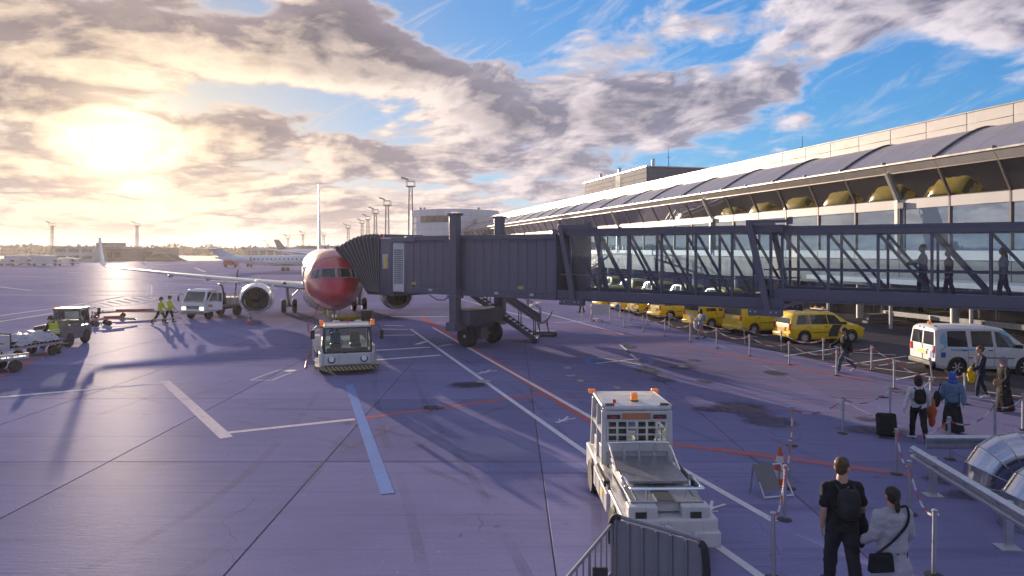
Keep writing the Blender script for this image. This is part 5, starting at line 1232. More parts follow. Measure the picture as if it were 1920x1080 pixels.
for y in (-.66, .66): MB().box(-1.5, .2, y-.03, y+.03, .93, 1.12).build('side_board', M_gtrac, tr, bevel=.01)
MB().box(-.6, -.1, -.3, .2, .93, 1.32).build('cargo_crate', mat('cardboard_brown', (.26, .19, .14), .8), tr, bevel=.01)
MB().box(-1.54, -1.50, -.2, .2, .5, .62).build('rear_plate', M_platey, tr)
for x in (-.85, .9):
    for y in (-.6, .6): wheel(tr, (x, y, .36), .36, .24, rim=M_gtrac)
mirror_arm(tr, (1.2, -.64, 1.75), (1.3, -1.1, 1.62), -1)
def cart(loc, rz, label, tarp=True):
    c = thing('baggage_cart', loc, rz, label, 'cart', 'baggage carts at the left edge')
    MB().box(-1.3, 1.3, -.72, .72, .50, .60).build('deck', M_steel, c, bevel=.02)
    MB().box(-1.34, -1.26, -.72, .72, .60, 1.18).build('end_board', mat('cart_panel', (.52, .50, .50), .5, metal=.2, streak=.15), c, bevel=.02)
    MB().tube([(-1.3, -.72, .6), (-1.3, -.72, 1.22), (-1.3, .72, 1.22), (-1.3, .72, .6)], .035, 8).build('end_hoop', M_plast, c)
    sl_ = None
    for k in range(12):
        x = -1.15+k*.205
        for y in (-.72, .72): MB().bar((x, y, .46), (x, y, .70), .025).build('side_slat', M_steel, c)
    for y in (-.72, .72): MB().bar((-1.3, y, .72), (1.3, y, .72), .04).build('side_rail', M_steel, c)
    for x in (-.85, .85):
        for y in (-.6, .6): wheel(c, (x, y, .24), .24, .14, rim=M_plast)
    MB().bar((1.3, 0, .45), (2.2, 0, .36), .07).build('drawbar', M_strut, c)
    MB().box(-1.36, -1.345, -.4, .1, .78, .83).build('reflector', M_tail, c)
    if tarp:
        nx, ny = 22, 14; rr = random.Random(4); vs_ = []
        for i in range(nx+1):
            for j in range(ny+1):
                u, v_ = i/nx*2-1, j/ny*2-1; e = max(abs(u)**3, abs(v_)**3)
                z = 1.12-.40*e+.05*math.sin(u*7+v_*3)+.035*math.sin(v_*11-u*4)+.02*math.sin(u*17+v_*13)
                vs_.append((u*1.18+.08, v_*.78, z))
        MB().add(vs_, [(i*(ny+1)+j, (i+1)*(ny+1)+j, (i+1)*(ny+1)+j+1, i*(ny+1)+j+1) for i in range(nx) for j in range(ny)]).build('tarpaulin', mat('silver_tarpaulin', (.36, .37, .42), .32, metal=.3, var=.1, scale=4), c, fix=False, ang=80)
        MB().box(-1.1, 1.1, -.65, .65, .601, .85).build('load', M_plast, c)
    return c
cart(G(40, 674)+Vector((-.25, .6, 0)), R(76), 'baggage cart covered by a silver tarpaulin behind the dark tractor')
cart(G(-38, 704)+Vector((-.1, .3, 0)), R(60), 'uncovered baggage cart cut by the left picture edge', False)

# ------------------------------------------------------------------ tow bars, cones
M_tow = mat('tow_bar_red', (.42, .07, .045), .5, var=.15); M_towg = mat('tow_bar_grey', (.30, .28, .29), .45, metal=.3)
def towbar(px0, py0, px1, py1, z, label):
    a, b = G(px0, py0), G(px1, py1); L = (b-a).length; t = thing('tow_bar', a, math.atan2((b-a).y, (b-a).x), label, 'tow bar', 'tow bars on the apron')
    MB().tube([(0, 0, z), (L*.35, 0, z+.05), (L, 0, z*.7)], .07, 8).build('shaft', M_towg, t); MB().tube([(L*.25, 0, z+.12), (L*.7, 0, z+.08)], .085, 8).build('sleeve', M_tow, t)
    for x in (.15, L*.33):
        MB().bar((x, -.35, .22), (x, .35, .22), .06).build('axle', M_tow, t); MB().bar((x, 0, .2), (x, 0, z), .08).build('bracket', M_tow, t)
        for y in (-.38, .38): wheel(t, (x, y, .17), .17, .1, rim=M_tow)
    MB().bar((L*.95, -.3, z*.7), (L*1.0, .3, z*.7), .09).build('towing_head', M_tow, t); MB().cyl((L*.1, 0, z), (L*.1, 0, z+.22), .04, n=8).build('shear_pin', M_redl, t)
    return t
towbar(176, 598, 335, 592, .42, 'long red and grey tow bar pointing at the truck front')
towbar(173, 612, 256, 606, .40, 'shorter red tow bar lying nearest the camera on the apron')
M_cone = mat('cone_orange', (.62, .10, .035), .55, var=.15); M_conew = mat('cone_white_band', (.62, .60, .60), .5)
def cone(loc, label, h=.75, tilt=0.0):
    c = thing('traffic_cone', loc, .3, label, 'cone', 'traffic cones'); c.rotation_euler.x = tilt
    def rad(z): return .15*(1-z/h)+.025
    MB().box(-.2, .2, -.2, .2, 0, .035).build('base', M_cone, c, bevel=.015)
    zs = [(.03, .16, M_cone), (.16, .30, M_conew), (.30, .45, M_cone), (.45, .58, M_conew), (.58, h, M_cone)]
    for z0, z1, m_ in zs: MB().lathe([(rad(z0*h/.75), z0*h/.75), (rad(min(h, z1*h/.75)), min(h, z1*h/.75))], (0, 0, 0), (0, 0, 1), 20).build('cone_band', m_, c)
    return c
cone(G(468, 606), 'orange and white traffic cone in front of the left engine', .72)
cone(G(173, 606), 'traffic cone standing at the left end of the tow bars', .85)
cone(G(1460, 908), 'worn orange cone leaning beside the trestle and chain posts', .80, R(4))
# trestle lying by the cone
ts = thing('folded_trestle', G(1452, 925), R(15), 'grey tubular trestle with plate beside the worn cone', 'trestle')
fp = [(-.42, -.25, 0), (-.36, .1, .62), (.22, .22, .62), (.25, -.15, 0)]
MB().tube([(-.42, -.28, .02), (-.42, .10, .55), (-.42, .2, .02)], .02, 6).build('side_frame', M_steel, ts); MB().tube([(.22, -.30, .02), (.22, .10, .55), (.22, .2, .02)], .02, 6).build('side_frame', M_steel, ts)
MB().tube([(-.42, -.28, .05), (.22, -.30, .05)], .02, 6).build('cross_tube', M_steel, ts); MB().tube([(-.42, .10, .55), (.22, .10, .55)], .02, 6).build('cross_tube', M_steel, ts)
MB().add([(-.44, .09, .57), (.0, .09, .60), (.0, -.20, .15), (-.44, -.20, .15), (-.44, .11, .58), (.0, .11, .61), (.0, -.18, .16), (-.44, -.18, .16)], [(0, 1, 2, 3), (4, 5, 6, 7), (0, 1, 5, 4), (1, 2, 6, 5), (2, 3, 7, 6), (3, 0, 4, 7)]).build('sign_plate', M_gtrac, ts)
# ================================================================== PEOPLE
from mathutils import noise
GIRTH = [1.0]
SKIN = mat('skin', (.42, .24, .17), .55, var=.06); SKIN2 = mat('skin_tan', (.30, .17, .11), .55, var=.06)
def cloth(name, col, rough=.85): return mat(name, col, rough, var=.16, scale=7, bump=.25, bscale=18, spec=.25)
def voxel(mb, name, m, parent, vox=.016, it=3):
    o = mb.build(name, m, parent, fix=True)
    r_ = o.modifiers.new('remesh', 'REMESH'); r_.mode = 'VOXEL'; r_.voxel_size = vox
    s_ = o.modifiers.new('smooth', 'SMOOTH'); s_.factor = .5; s_.iterations = it
    def done(o):
        me = o.data; me.materials.clear(); me.materials.append(m)
        me.polygons.foreach_set('use_smooth', [True]*len(me.polygons))
        amp = {'headscarf': .005, 'hair': .006}.get(name, .011)
        if name in ('shirt', 'sweater', 'coat', 'jacket', 'skirt', 'trousers', 'vest', 'headscarf', 'hood', 'hair'):
            sd_ = len(me.vertices) % 97; nz_ = noise.noise; fz = 5 if name == 'skirt' else 13; fx = 40 if name == 'hair' else 9
            out = []
            for v_ in me.vertices:                                   # cloth folds, locks of hair
                x, y, z = v_.co; k_ = nz_((x*fx+sd_, y*fx, z*fz))+.6*nz_((x*22, y*22+sd_, z*26)); n_ = v_.normal; k_ *= amp
                out += [x+n_.x*k_, y+n_.y*k_, z+n_.z*k_]
            me.vertices.foreach_set('co', out)
    baked(o, done)
    return o
def limb(mb, pts, rs, inf=0.0, n=12, g=None):
    rs = [r_*(GIRTH[0] if g is None else g) for r_ in rs]
    P = []; Q = []
    for i in range(len(pts)-1):
        for k in range(4):
            f = k/4; P.append(Vector(pts[i]).lerp(Vector(pts[i+1]), f)); Q.append(rs[i]+(rs[i+1]-rs[i])*f+inf)
    P.append(Vector(pts[-1])); Q.append(rs[-1]+inf)
    mb.tube(P, Q, n)
    for p, r_ in zip(pts, rs): mb.ball(p, r_+inf, n, 8)
def torso_rings(J, secs, inf=0.0, n=20):
    """secs: (t along spine, half depth, half width)"""
    rings = []
    for t_, rx, ry in secs:
        c = J['pelvis'].lerp(J['neck'], t_); rings.append([c+J['fw']*(rx*J['g']+inf)*math.cos(a)+J['lf']*(ry*J['g']+inf)*math.sin(a) for a in [2*math.pi*k/n for k in range(n)]])
    return rings
def skeleton(h, g=1.1, th=(0, 0), sh=(0, 0), lean=0.0, armL=(0, .12, .15), armR=(0, .12, .15), head=(0.0, 0.0), twist=0.0):
    s = h/1.75; J = {}
    pel = Vector((0, 0, 0)); lf = Vector((0, 1, 0)); up = Vector((math.sin(lean), 0, math.cos(lean)))
    lfs = Vector((-math.sin(twist), math.cos(twist), 0)); fw = lfs.cross(up).normalized()
    J['pelvis'] = pel; J['neck'] = pel+up*.53*s; J['fw'] = fw; J['lf'] = lfs; J['up'] = up; J['s'] = s; J['g'] = g
    for sd, k in ((1, 0), (-1, 1)):
        hip = pel+lf*sd*.095*s; kn = hip+Vector((math.sin(th[k]), sd*.01, -math.cos(th[k])))*.43*s; an = kn+Vector((math.sin(sh[k]), 0, -math.cos(sh[k])))*.42*s
        pitch = max(-.2, min(.7, -sh[k]*.9)) if sh[k] < 0 else -sh[k]*.5
        toe = an+Vector((math.cos(pitch)*.17, sd*.015, -math.sin(pitch)*.17-.035))*s; heel = an+Vector((-.055, 0, -.045))*s
        J['leg%d' % k] = (hip, kn, an, toe, heel)
        sho = J['neck']+lfs*sd*.185*s*(.5+.5*g)-up*.055*s; a = (armL, armR)[k]
        d1 = (fw*math.sin(a[0])+lfs*sd*math.sin(a[1])*1.0-up*math.cos(a[0])).normalized(); el_ = sho+d1*.29*s
        b = a[0]+a[2]; d2 = (fw*math.sin(b)+lfs*sd*(a[3] if len(a) > 3 else .03)-up*math.cos(b)).normalized(); wr = el_+d2*.25*s
        J['arm%d' % k] = (sho, el_, wr, d2)
    hd, tl = head; hu = (up+fw*tl).normalized(); hf = (fw*math.cos(hd)+lfs*math.sin(hd)).normalized(); hf = (hf-hu*hf.dot(hu)).normalized()
    J['hc'] = J['neck']+up*.075*s+hu*.125*s+hf*.02*s; J['hu'] = hu; J['hf'] = hf; J['hl'] = hu.cross(hf)
    dz = -min(min(J['leg%d' % k][3].z-.022*s, J['leg%d' % k][4].z-.03*s) for k in (0, 1))
    off = Vector((0, 0, dz))
    for k_, v_ in list(J.items()):
        if k_ in ('pelvis', 'neck', 'hc'): J[k_] = v_+off
        elif k_[:3] in ('leg', 'arm'): J[k_] = tuple(q+off if i < (5 if k_[0] == 'l' else 3) else q for i, q in enumerate(v_))
    return J
def headshape(mb, J):
    s, c, u, f, l = J['s'], J['hc'], J['hu'], J['hf'], J['hl']
    def e(o_, r_):
        o_ = [q*1.08 for q in o_]; r_ = [q*1.08 for q in r_]
        pts = []
        b = MB().ball((0, 0, 0), (1, 1, 1), 16, 12)
        mb.add([c+f*(o_[0]+r_[0]*x)*s+l*(o_[1]+r_[1]*y)*s+u*(o_[2]+r_[2]*z)*s for x, y, z in b.v], b.f)
    e((-.01, 0, .03), (.098, .076, .088)); e((.015, 0, -.035), (.075, .060, .075)); e((.045, 0, -.085), (.035, .040, .028))
    e((.094, 0, -.022), (.018, .014, .028)); e((.085, 0, .022), (.018, .05, .012)); e((.082, 0, -.066), (.014, .026, .012))
    for q in (-1, 1): e((-.005, q*.078, -.015), (.022, .010, .032))
    mb.tube([J['neck']-J['up']*.06*s, J['neck']+J['up']*.06*s, c-u*.05*s], [.066*s*J['g'], .058*s*J['g'], .052*s*J['g']], 14)
def hand(mb, J, k):
    sho, el_, wr, d2 = J['arm%d' % k]; s = J['s']; sd = 1 if k == 0 else -1
    across = (J['fw']-d2*J['fw'].dot(d2)).normalized(); nrm = d2.cross(across).normalized()
    if nrm.dot(J['lf'])*sd > 0: nrm = -nrm          # palm side faces the thigh
    palm = wr+d2*.05*s
    b = MB().ball((0, 0, 0), (1, 1, 1), 12, 8); mb.add([palm+d2*.05*s*x+across*.042*s*y+nrm*.017*s*z for x, y, z in b.v], b.f)
    for i, L in enumerate((.066, .074, .070, .056)):
        base = wr+d2*.088*s+across*(.031-.0205*i)*s; mid = base+(d2*.9+nrm*.35).normalized()*L*.55*s; tip = mid+(d2*.6+nrm*.8).normalized()*L*.5*s
        limb(mb, [base, mid, tip], [.0095*s, .009*s, .0075*s], 0, 8, 1.0)
    t0 = wr+d2*.03*s+across*.035*s; t1 = t0+(d2*.6+across*.7+nrm*.2).normalized()*.04*s; t2 = t1+(d2*.9+across*.15+nrm*.35).normalized()*.032*s
    limb(mb, [t0, t1, t2], [.013*s, .011*s, .009*s], 0, 8, 1.0)
TORSO = [(-.12, .095, .150), (.05, .110, .165), (.30, .098, .145), (.55, .112, .160), (.78, .112, .178), (.92, .085, .165), (1.0, .06, .085)]
def person(label, loc, rz, h, pose, top, top_m, bottom, bot_m, shoe_m, hair, hair_m, skin=SKIN, group=None, vox=.016, vest=None, g=1.1):
    GIRTH[0] = g; J = skeleton(h, g, **pose); s = J['s']
    P = thing('person', loc, rz, label, 'person', group); P['J'] = 0; del P['J']
    mb = MB(); headshape(mb, J); mb.loft(torso_rings(J, [(t_, a*s, b*s) for t_, a, b in TORSO]))
    for k in (0, 1):
        hip, kn, an, toe, heel = J['leg%d' % k]; limb(mb, [hip, hip.lerp(kn, .5), kn, kn.lerp(an, .35), an], [.082*s, .072*s, .052*s, .052*s, .034*s]); limb(mb, [heel, toe], [.03*s, .022*s])
        limb(mb, [an, heel], [.034*s, .03*s])
        sho, el_, wr, d2 = J['arm%d' % k]; limb(mb, [sho, sho.lerp(el_, .5), el_, el_.lerp(wr, .35), wr], [.050*s, .043*s, .036*s, .035*s, .024*s]); hand(mb, J, k)
    body = voxel(mb, 'body', skin, P, vox*.8, 2)
    # top
    mb = MB(); inf = {'tee': .014, 'long': .016, 'coat': .026, 'jacket': .024}[top]
    secs = [(t_, a*s, b*s) for t_, a, b in TORSO]
    if top == 'coat': secs = [(-.78, .145*s, .215*s), (-.45, .135*s, .20*s)]+secs
    elif top == 'jacket': secs = [(-.22, .115*s, .17*s)]+secs
    mb.loft(torso_rings(J, secs, inf*s))
    for k in (0, 1):
        sho, el_, wr, d2 = J['arm%d' % k]
        if top == 'tee': limb(mb, [sho-J['up']*.012*s, sho.lerp(el_, .72)], [.046*s, .046*s], inf*s)
        else: limb(mb, [sho, sho.lerp(el_, .5), el_, el_.lerp(wr, .93)], [.052*s, .046*s, .040*s, .034*s], inf*s)
        limb(mb, [sho, J['neck']-J['up']*.02*s], [.05*s, .06*s], inf*s*.6)
    voxel(mb, {'tee': 'shirt', 'long': 'sweater', 'coat': 'coat', 'jacket': 'jacket'}[top], top_m, P, vox)
    # bottom
    mb = MB()
    if bottom == 'skirt':
        a, b = J['leg0'][2], J['leg1'][2]; mid = (a+b)/2; base = Vector((mid.x, 0, .07*s))
        rings = []
        for t_, rx, ry in ((1.0, .12, .17), (.85, .14, .19), (.5, .20, .235), (.0, .27, .29)):
            c = base.lerp(J['pelvis']+Vector((0, 0, .06*s)), t_)
            rings.append([c+Vector((rx*s*math.cos(q)*(1+.06*(1-t_)*math.cos(7*q)), ry*s*math.sin(q)*(1+.06*(1-t_)*math.cos(7*q)), 0)) for q in [2*math.pi*k/36 for k in range(36)]])
        mb.loft(rings)
    else:
        mb.loft(torso_rings(J, [(-.14, .105*s, .160*s), (.0, .115*s, .170*s), (.14, .110*s, .160*s)], .008*s))
        sl_ = .012 if bottom == 'trousers' else .006
        for k in (0, 1):
            hip, kn, an, toe, heel = J['leg%d' % k]; limb(mb, [hip, hip.lerp(kn, .5), kn, kn.lerp(an, .4), an], [.086*s, .077*s, .060*s, .058*s, .046*s if bottom == 'trousers' else .036*s], sl_*s)
    voxel(mb, 'skirt' if bottom == 'skirt' else 'trousers', bot_m, P, vox)
    for k in (0, 1):
        hip, kn, an, toe, heel = J['leg%d' % k]; mb = MB(); limb(mb, [heel, toe], [.040*s, .034*s]); limb(mb, [heel, an-Vector((0, 0, .01))], [.040*s, .040*s]); voxel(mb, 'shoe', shoe_m, P, .012, 2)
    # hair and head wear
    c, u, f, l = J['hc'], J['hu'], J['hf'], J['hl']
    def e(mb_, o_, r_):
        o_ = [q*1.08 for q in o_]; r_ = [q*1.08 for q in r_]
        b = MB().ball((0, 0, 0), (1, 1, 1), 18, 12); mb_.add([c+f*(o_[0]+r_[0]*x)*s+l*(o_[1]+r_[1]*y)*s+u*(o_[2]+r_[2]*z)*s for x, y, z in b.v], b.f)
    mb = MB()
    if hair in ('short', 'cap', 'bob', 'pony', 'long', 'bun'):
        e(mb, (-.026, 0, .046), (.100, .084, .088)); e(mb, (-.050, 0, -.005), (.066, .080, .080))
        if hair in ('bob', 'long'):
            e(mb, (-.045, 0, -.06), (.075, .095, .10))
            for q in (-1, 1): e(mb, (-.005, q*.065, -.035), (.05, .030, .11))
        if hair == 'long': e(mb, (-.085, 0, -.20), (.050, .085, .16))
        if hair == 'pony': e(mb, (-.115, 0, .0), (.03, .03, .035)); e(mb, (-.13, .01, -.09), (.032, .036, .09))
        if hair == 'bun': e(mb, (-.115, 0, .03), (.045, .045, .042))
        voxel(mb, 'hair', hair_m if hair != 'cap' else cloth('dark_hair', (.03, .022, .018)), P, .011, 2)
    if hair == 'scarf':
        e(mb, (-.018, 0, .03), (.108, .094, .104)); e(mb, (-.03, 0, -.06), (.092, .090, .09)); e(mb, (-.03, 0, -.15), (.10, .13, .06)); voxel(mb, 'headscarf', hair_m, P, .012, 3)
    if hair == 'cap':
        mb = MB(); e(mb, (-.012, 0, .062), (.108, .090, .075)); e(mb, (.105, 0, .045), (.075, .066, .010)); voxel(mb, 'cap', hair_m, P, .010, 1)
    for q in (-1, 1):
        mb = MB(); e(mb, (.086, q*.031, .004), (.010, .014, .008)); mb.build('eye', M_plast, P)
    if vest:
        pass
    P_J[P.name] = J
    return P
P_J = {}
def worn(name, P, label, cat, group=None):
    t = thing(name, P.location, P.rotation_euler.z, label, cat, group); return t
def backpack(P, m_, label):
    J = P_J[P.name]; s = J['s']; t = worn('backpack', P, label, 'backpack'); bk = -J['fw']; c = J['pelvis'].lerp(J['neck'], .60)+bk*.20*s
    mb = MB()
    for o_, r_ in (((0, 0, 0), (.085, .145, .20)), ((.03, 0, -.07), (.07, .12, .11))):
        b = MB().ball((0, 0, 0), (1, 1, 1), 16, 12); sq = lambda v_: math.copysign(abs(v_)**.62, v_)
        mb.add([c+bk*(o_[0]+r_[0]*sq(x))*s+J['lf']*(o_[1]+r_[1]*sq(y))*s+J['up']*(o_[2]+r_[2]*sq(z))*s for x, y, z in b.v], b.f)
    voxel(mb, 'bag', m_, t, .014, 3)
    for sd in (-1, 1):
        p = [c+J['lf']*sd*.09*s+J['up']*.16*s, J['neck']+J['lf']*sd*.115*s-J['up']*.0*s, J['neck']+J['lf']*sd*.125*s+J['fw']*.10*s-J['up']*.10*s, J['pelvis'].lerp(J['neck'], .5)+J['lf']*sd*.15*s+J['fw']*.05*s, c+J['lf']*sd*.12*s-J['up']*.13*s]
        MB().tube(smooth_path(p, 5), .017*s, 8).build('strap', m_, t)
    MB().tube([c+J['up']*.19*s+J['lf']*.03, c+J['up']*.225*s, c+J['up']*.19*s-J['lf']*.03], .008, 6).build('grab_loop', m_, t)
    return t
def lump(name, P, label, cat, at_, dims, m_, folds=.12, part='fabric'):
    t = worn(name, P, label, cat); mb = MB(); b = MB().ball((0, 0, 0), (1, 1, 1), 24, 18); c = Vector(at_)
    mb.add([c+Vector((dims[0]*x*(1+folds*math.sin(9*y+5*z)), dims[1]*y*(1+folds*math.cos(7*z+3*x)), dims[2]*z*(1+.4*folds*math.sin(11*x)))) for x, y, z in b.v], b.f)
    mb.build(part, m_, t, ang=80); return t
walk = lambda a=.42: dict(th=(a, -a*.75), sh=(a*.35, -a*1.45))
C_navy = cloth('navy_cloth', (.022, .026, .055)); C_blk = cloth('black_cloth', (.016, .016, .019)); C_jean = cloth('blue_denim', (.055, .085, .16)); C_denl = cloth('light_denim', (.10, .16, .24))
C_white = cloth('white_knit', (.50, .48, .50)); C_grey = cloth('grey_wool', (.34, .33, .36)); C_wsh = mat('white_shoe', (.60, .58, .60), .5); C_bsh = mat('black_shoe', (.02, .02, .02), .5)
H_dk = cloth('dark_brown_hair', (.028, .020, .016), .5); H_sand = cloth('sandy_hair', (.085, .050, .026), .55)
C_hv = mat('hi_vis_yellow', (.46, .52, .02), .6, var=.1); C_beige = cloth('beige_cloth', (.30, .25, .23)); C_pink = cloth('pink_cloth', (.42, .20, .24))
C_scarfb = cloth('blue_scarf', (.05, .09, .36)); C_scarfg = cloth('grey_patterned_scarf', (.20, .16, .17)); C_cap = cloth('violet_cap', (.06, .05, .12))

p1 = person('man in dark jacket, jeans and cap striding past the black striped taxi', G(1584, 697), R(183), 1.80, dict(**walk(.55), armL=(-.35, .12, .25), armR=(.75, .10, .25), head=(0, .1)), 'jacket', C_blk, 'trousers', C_jean, C_wsh, 'cap', C_cap)
p2 = person('long haired woman in pale clothes with a blue backpack by the yellow vans', G(1314, 635), R(190), 1.62, dict(**walk(.38), armL=(.5, .1, .9), armR=(.6, .1, .8)), 'jacket', C_grey, 'trousers', C_beige, C_bsh, 'long', H_dk)
backpack(p2, mat('bright_blue_nylon', (.02, .26, .46), .5), 'bright blue backpack worn by the long haired woman')
lump('folded_coat', p2, 'white coat carried over the arm of the long haired woman', 'coat', (.28, -.05, .78), (.10, .16, .30), C_white)
p3 = person('person in white sweater and black trousers pulling a black suitcase', G(1722, 826), R(72), 1.66, dict(**walk(.40), armL=(-.22, .35, .10, .25), armR=(.05, .25, .5)), 'long', C_white, 'trousers', C_blk, C_bsh, 'bob', H_dk, vox=.014)
backpack(p3, C_blk, 'black backpack worn over the white sweater')
lump('folded_coat', p3, 'orange coat hanging from the arm of the suitcase traveller', 'coat', (.12, -.33, .72), (.09, .10, .36), cloth('orange_cloth', (.42, .085, .03)), .2)
p4 = person('woman in blue dotted headscarf, denim jacket and long black skirt', G(1786, 811), R(58), 1.60, dict(**walk(.15), armL=(-.1, .25, .8), armR=(-.35, .25, .2)), 'jacket', C_denl, 'skirt', C_blk, C_bsh, 'scarf', C_scarfb, vox=.014)
J = P_J[p4.name]; dm = MB(); rr = random.Random(3)
for _ in range(70):
    v_ = Vector((rr.gauss(0, 1), rr.gauss(0, 1), rr.gauss(0, 1)+.3)).normalized(); s = J['s']
    c = J['hc']+J['hf']*(-.018+.110*v_.x)*1.08*s+J['hl']*(.096*v_.y)*1.08*s+J['hu']*(.03+.106*v_.z)*1.08*s; dm.ball(c, .006, 6, 4)
dots = dm.build('scarf_dots', C_white, p4); dots['kind'] = 'stuff'
t_ = lump('shoulder_bag', p4, 'black shoulder bag on the arm of the denim jacket woman', 'bag', (-.02, .36, .86), (.12, .09, .22), C_blk, .05, 'bag'); MB().tube(smooth_path([(-.08, .33, 1.02), (0, .27, 1.30), (.08, .33, 1.02)], 6), .012, 6).build('handle', C_blk, t_)
p5 = person('woman in navy jacket and white trainers with a yellow bag by the white van', G(1838, 747), R(175), 1.70, dict(**walk(.30), armL=(.45, .12, .55), armR=(.1, .2, .4)), 'jacket', C_navy, 'leggings', C_navy, C_wsh, 'bun', cloth('light_brown_hair', (.12, .075, .05)))
lump('yellow_bag', p5, 'bright yellow cloth bag carried by the woman in navy', 'bag', (.36, .16, .80), (.13, .08, .27), cloth('yellow_cloth', (.66, .42, .01)), .12)
p6 = person('woman in black coat and long skirt with patterned grey headscarf, far right', G(1882, 772), R(178), 1.62, dict(**walk(.20), armL=(.15, .15, .6), armR=(-.4, .25, .2)), 'coat', C_blk, 'skirt', C_blk, C_bsh, 'scarf', C_scarfg)
t_ = lump('hand_bag', p6, 'tan hand bag carried by the woman in black', 'bag', (.30, .20, .92), (.14, .06, .12), cloth('tan_leather', (.30, .17, .09)), .04, 'bag'); MB().tube(smooth_path([(.22, .2, 1.0), (.30, .2, 1.18), (.38, .2, 1.0)], 6), .010, 6).build('handle', C_blk, t_)
p7 = person('man in black polo shirt and dark trousers walking away in the foreground', Vector((4.70, 9.72, 0)), R(88), 1.90, dict(**walk(.26), armL=(-.10, .16, .35, .0), armR=(.05, .28, .75), head=(-.95, .0)), 'tee', C_blk, 'trousers', cloth('charcoal_cloth', (.028, .028, .035)), C_bsh, 'short', H_sand, vox=.012, g=1.2)
backpack(p7, cloth('charcoal_nylon', (.022, .022, .026), .6), 'charcoal backpack on the back of the man in black')
lump('folded_jacket', p7, 'dark jacket held at the right side of the man in black', 'jacket', (.10, -.30, .90), (.11, .10, .28), C_blk, .15)
p8 = person('woman in light grey hooded coat carrying a black bag in the foreground', Vector((5.10, 9.15, 0)), R(96), 1.68, dict(**walk(.22), armL=(.05, .22, .9), armR=(.02, .22, .8)), 'coat', C_grey, 'leggings', C_blk, C_bsh, 'pony', H_dk, vox=.012, g=1.2)
J = P_J[p8.name]; mb = MB()
b = MB().ball((0, 0, 0), (1, 1, 1), 18, 12); c = J['neck']-J['fw']*.085-J['up']*.075
mb.add([c+J['fw']*.075*x+J['lf']*.17*y+J['up']*.085*z for x, y, z in b.v], b.f); voxel(mb, 'hood', C_grey, p8, .014, 3)
t_ = worn('shoulder_bag', p8, 'black shoulder bag with strap across the light grey coat', 'bag'); c = Vector((-.14, .26, .78))
MB().loft([[c+Vector((x, y*k_, z)) for x, y, z in ((-.05, -.17, -.12), (.05, -.17, -.12), (.04, -.15, .12), (-.04, -.15, .12))] for k_ in (-1, 1)]).build('bag', C_blk, t_, bevel=.02)
MB().tube(smooth_path([c+Vector((-.01, .1, .10)), (-.17, .10, 1.08), (-.165, -.10, 1.30), (-.05, -.16, 1.47), (.10, -.1, 1.36)], 6), .016, 8).build('strap', C_blk, t_)
p9 = person('distant person in pink top and dark trousers beside the notice board', G(1090, 586), R(180), 1.70, dict(**walk(.25)), 'jacket', C_pink, 'trousers', C_blk, C_bsh, 'short', H_dk, vox=.022)
zf = (3.28+.225)*K
r1 = person('man in grey shirt walking inside the glazed bridge, left of two', Vector((14.15, 23.5, zf)), R(150), 1.80, dict(**walk(.25), armL=(.7, .1, .8), armR=(.6, .1, .8)), 'long', cloth('slate_shirt', (.17, .19, .26)), 'trousers', C_navy, C_bsh, 'short', cloth('grey_hair', (.2, .19, .18)), vox=.02)
r2 = person('long haired woman in white blouse inside the glazed bridge, near right edge', Vector((15.95, 22.15, zf)), R(150), 1.70, dict(**walk(.25)), 'long', C_white, 'trousers', C_navy, C_bsh, 'long', cloth('brown_hair', (.10, .055, .03)), vox=.02)
r3 = person('person with dark backpack inside the bridge between the two other passengers', Vector((14.75, 23.05, zf)), R(150), 1.62, dict(**walk(.22)), 'jacket', C_blk, 'trousers', C_blk, C_bsh, 'short', H_dk, vox=.02)
def hivis(label, loc, rz, pose, h=1.8, vestonly=False):
    p = person(label, loc, rz, h, pose, 'jacket', C_blk if vestonly else C_hv, 'trousers', C_navy, C_bsh, 'cap', C_blk, vox=.02, group='ground crew in yellow')
    J = P_J[p.name]; s = J['s']
    if vestonly:
        mb = MB(); mb.loft(torso_rings(J, [(t_, a*s, b*s) for t_, a, b in TORSO[:-1]], .04*s))
        for k in (0, 1): sho = J['arm%d' % k][0]; limb(mb, [sho, J['neck']-J['up']*.05*s], [.05*s, .06*s], .024*s)
        voxel(mb, 'vest', C_hv, p, .02)
    M_refl = mat('reflective_tape', (.62, .62, .60), .35, metal=.3)
    for t_ in (.12, .30):
        MB().loft([r_ for r_ in torso_rings(J, [(t_-.03, .118*s, .172*s), (t_+.03, .116*s, .168*s)], .047*s, 24)], False).build('reflective_band', M_refl, p)
    for k in (0, 1):
        kn, an = J['leg%d' % k][1:3]; q = kn.lerp(an, .45); dv = (an-kn).normalized()*.05; MB().tube([q-dv, q+dv], .078*s, 12).build('leg_band', C_hv, p)
    return p
w1 = hivis('ground worker in yellow jacket, left of the pair near the tow bars', G(300, 607), R(8), dict(**walk(.55), armL=(.5, .1, .5), armR=(.2, .1, .4), lean=.08))
w2 = hivis('ground worker in yellow jacket, right of the pair near the truck', G(317, 605), R(5), dict(**walk(.40), armL=(.3, .1, .5), armR=(.5, .1, .5), head=(0, .2)))
w3 = hivis('ground worker with yellow vest and ear protectors leaning beside the tarpaulin cart', G(103, 663), R(165), dict(th=(.15, -.1), sh=(.05, -.25), lean=.28, armL=(.75, .1, .5), armR=(.6, .1, .6), head=(0, .3)), 1.78, True)
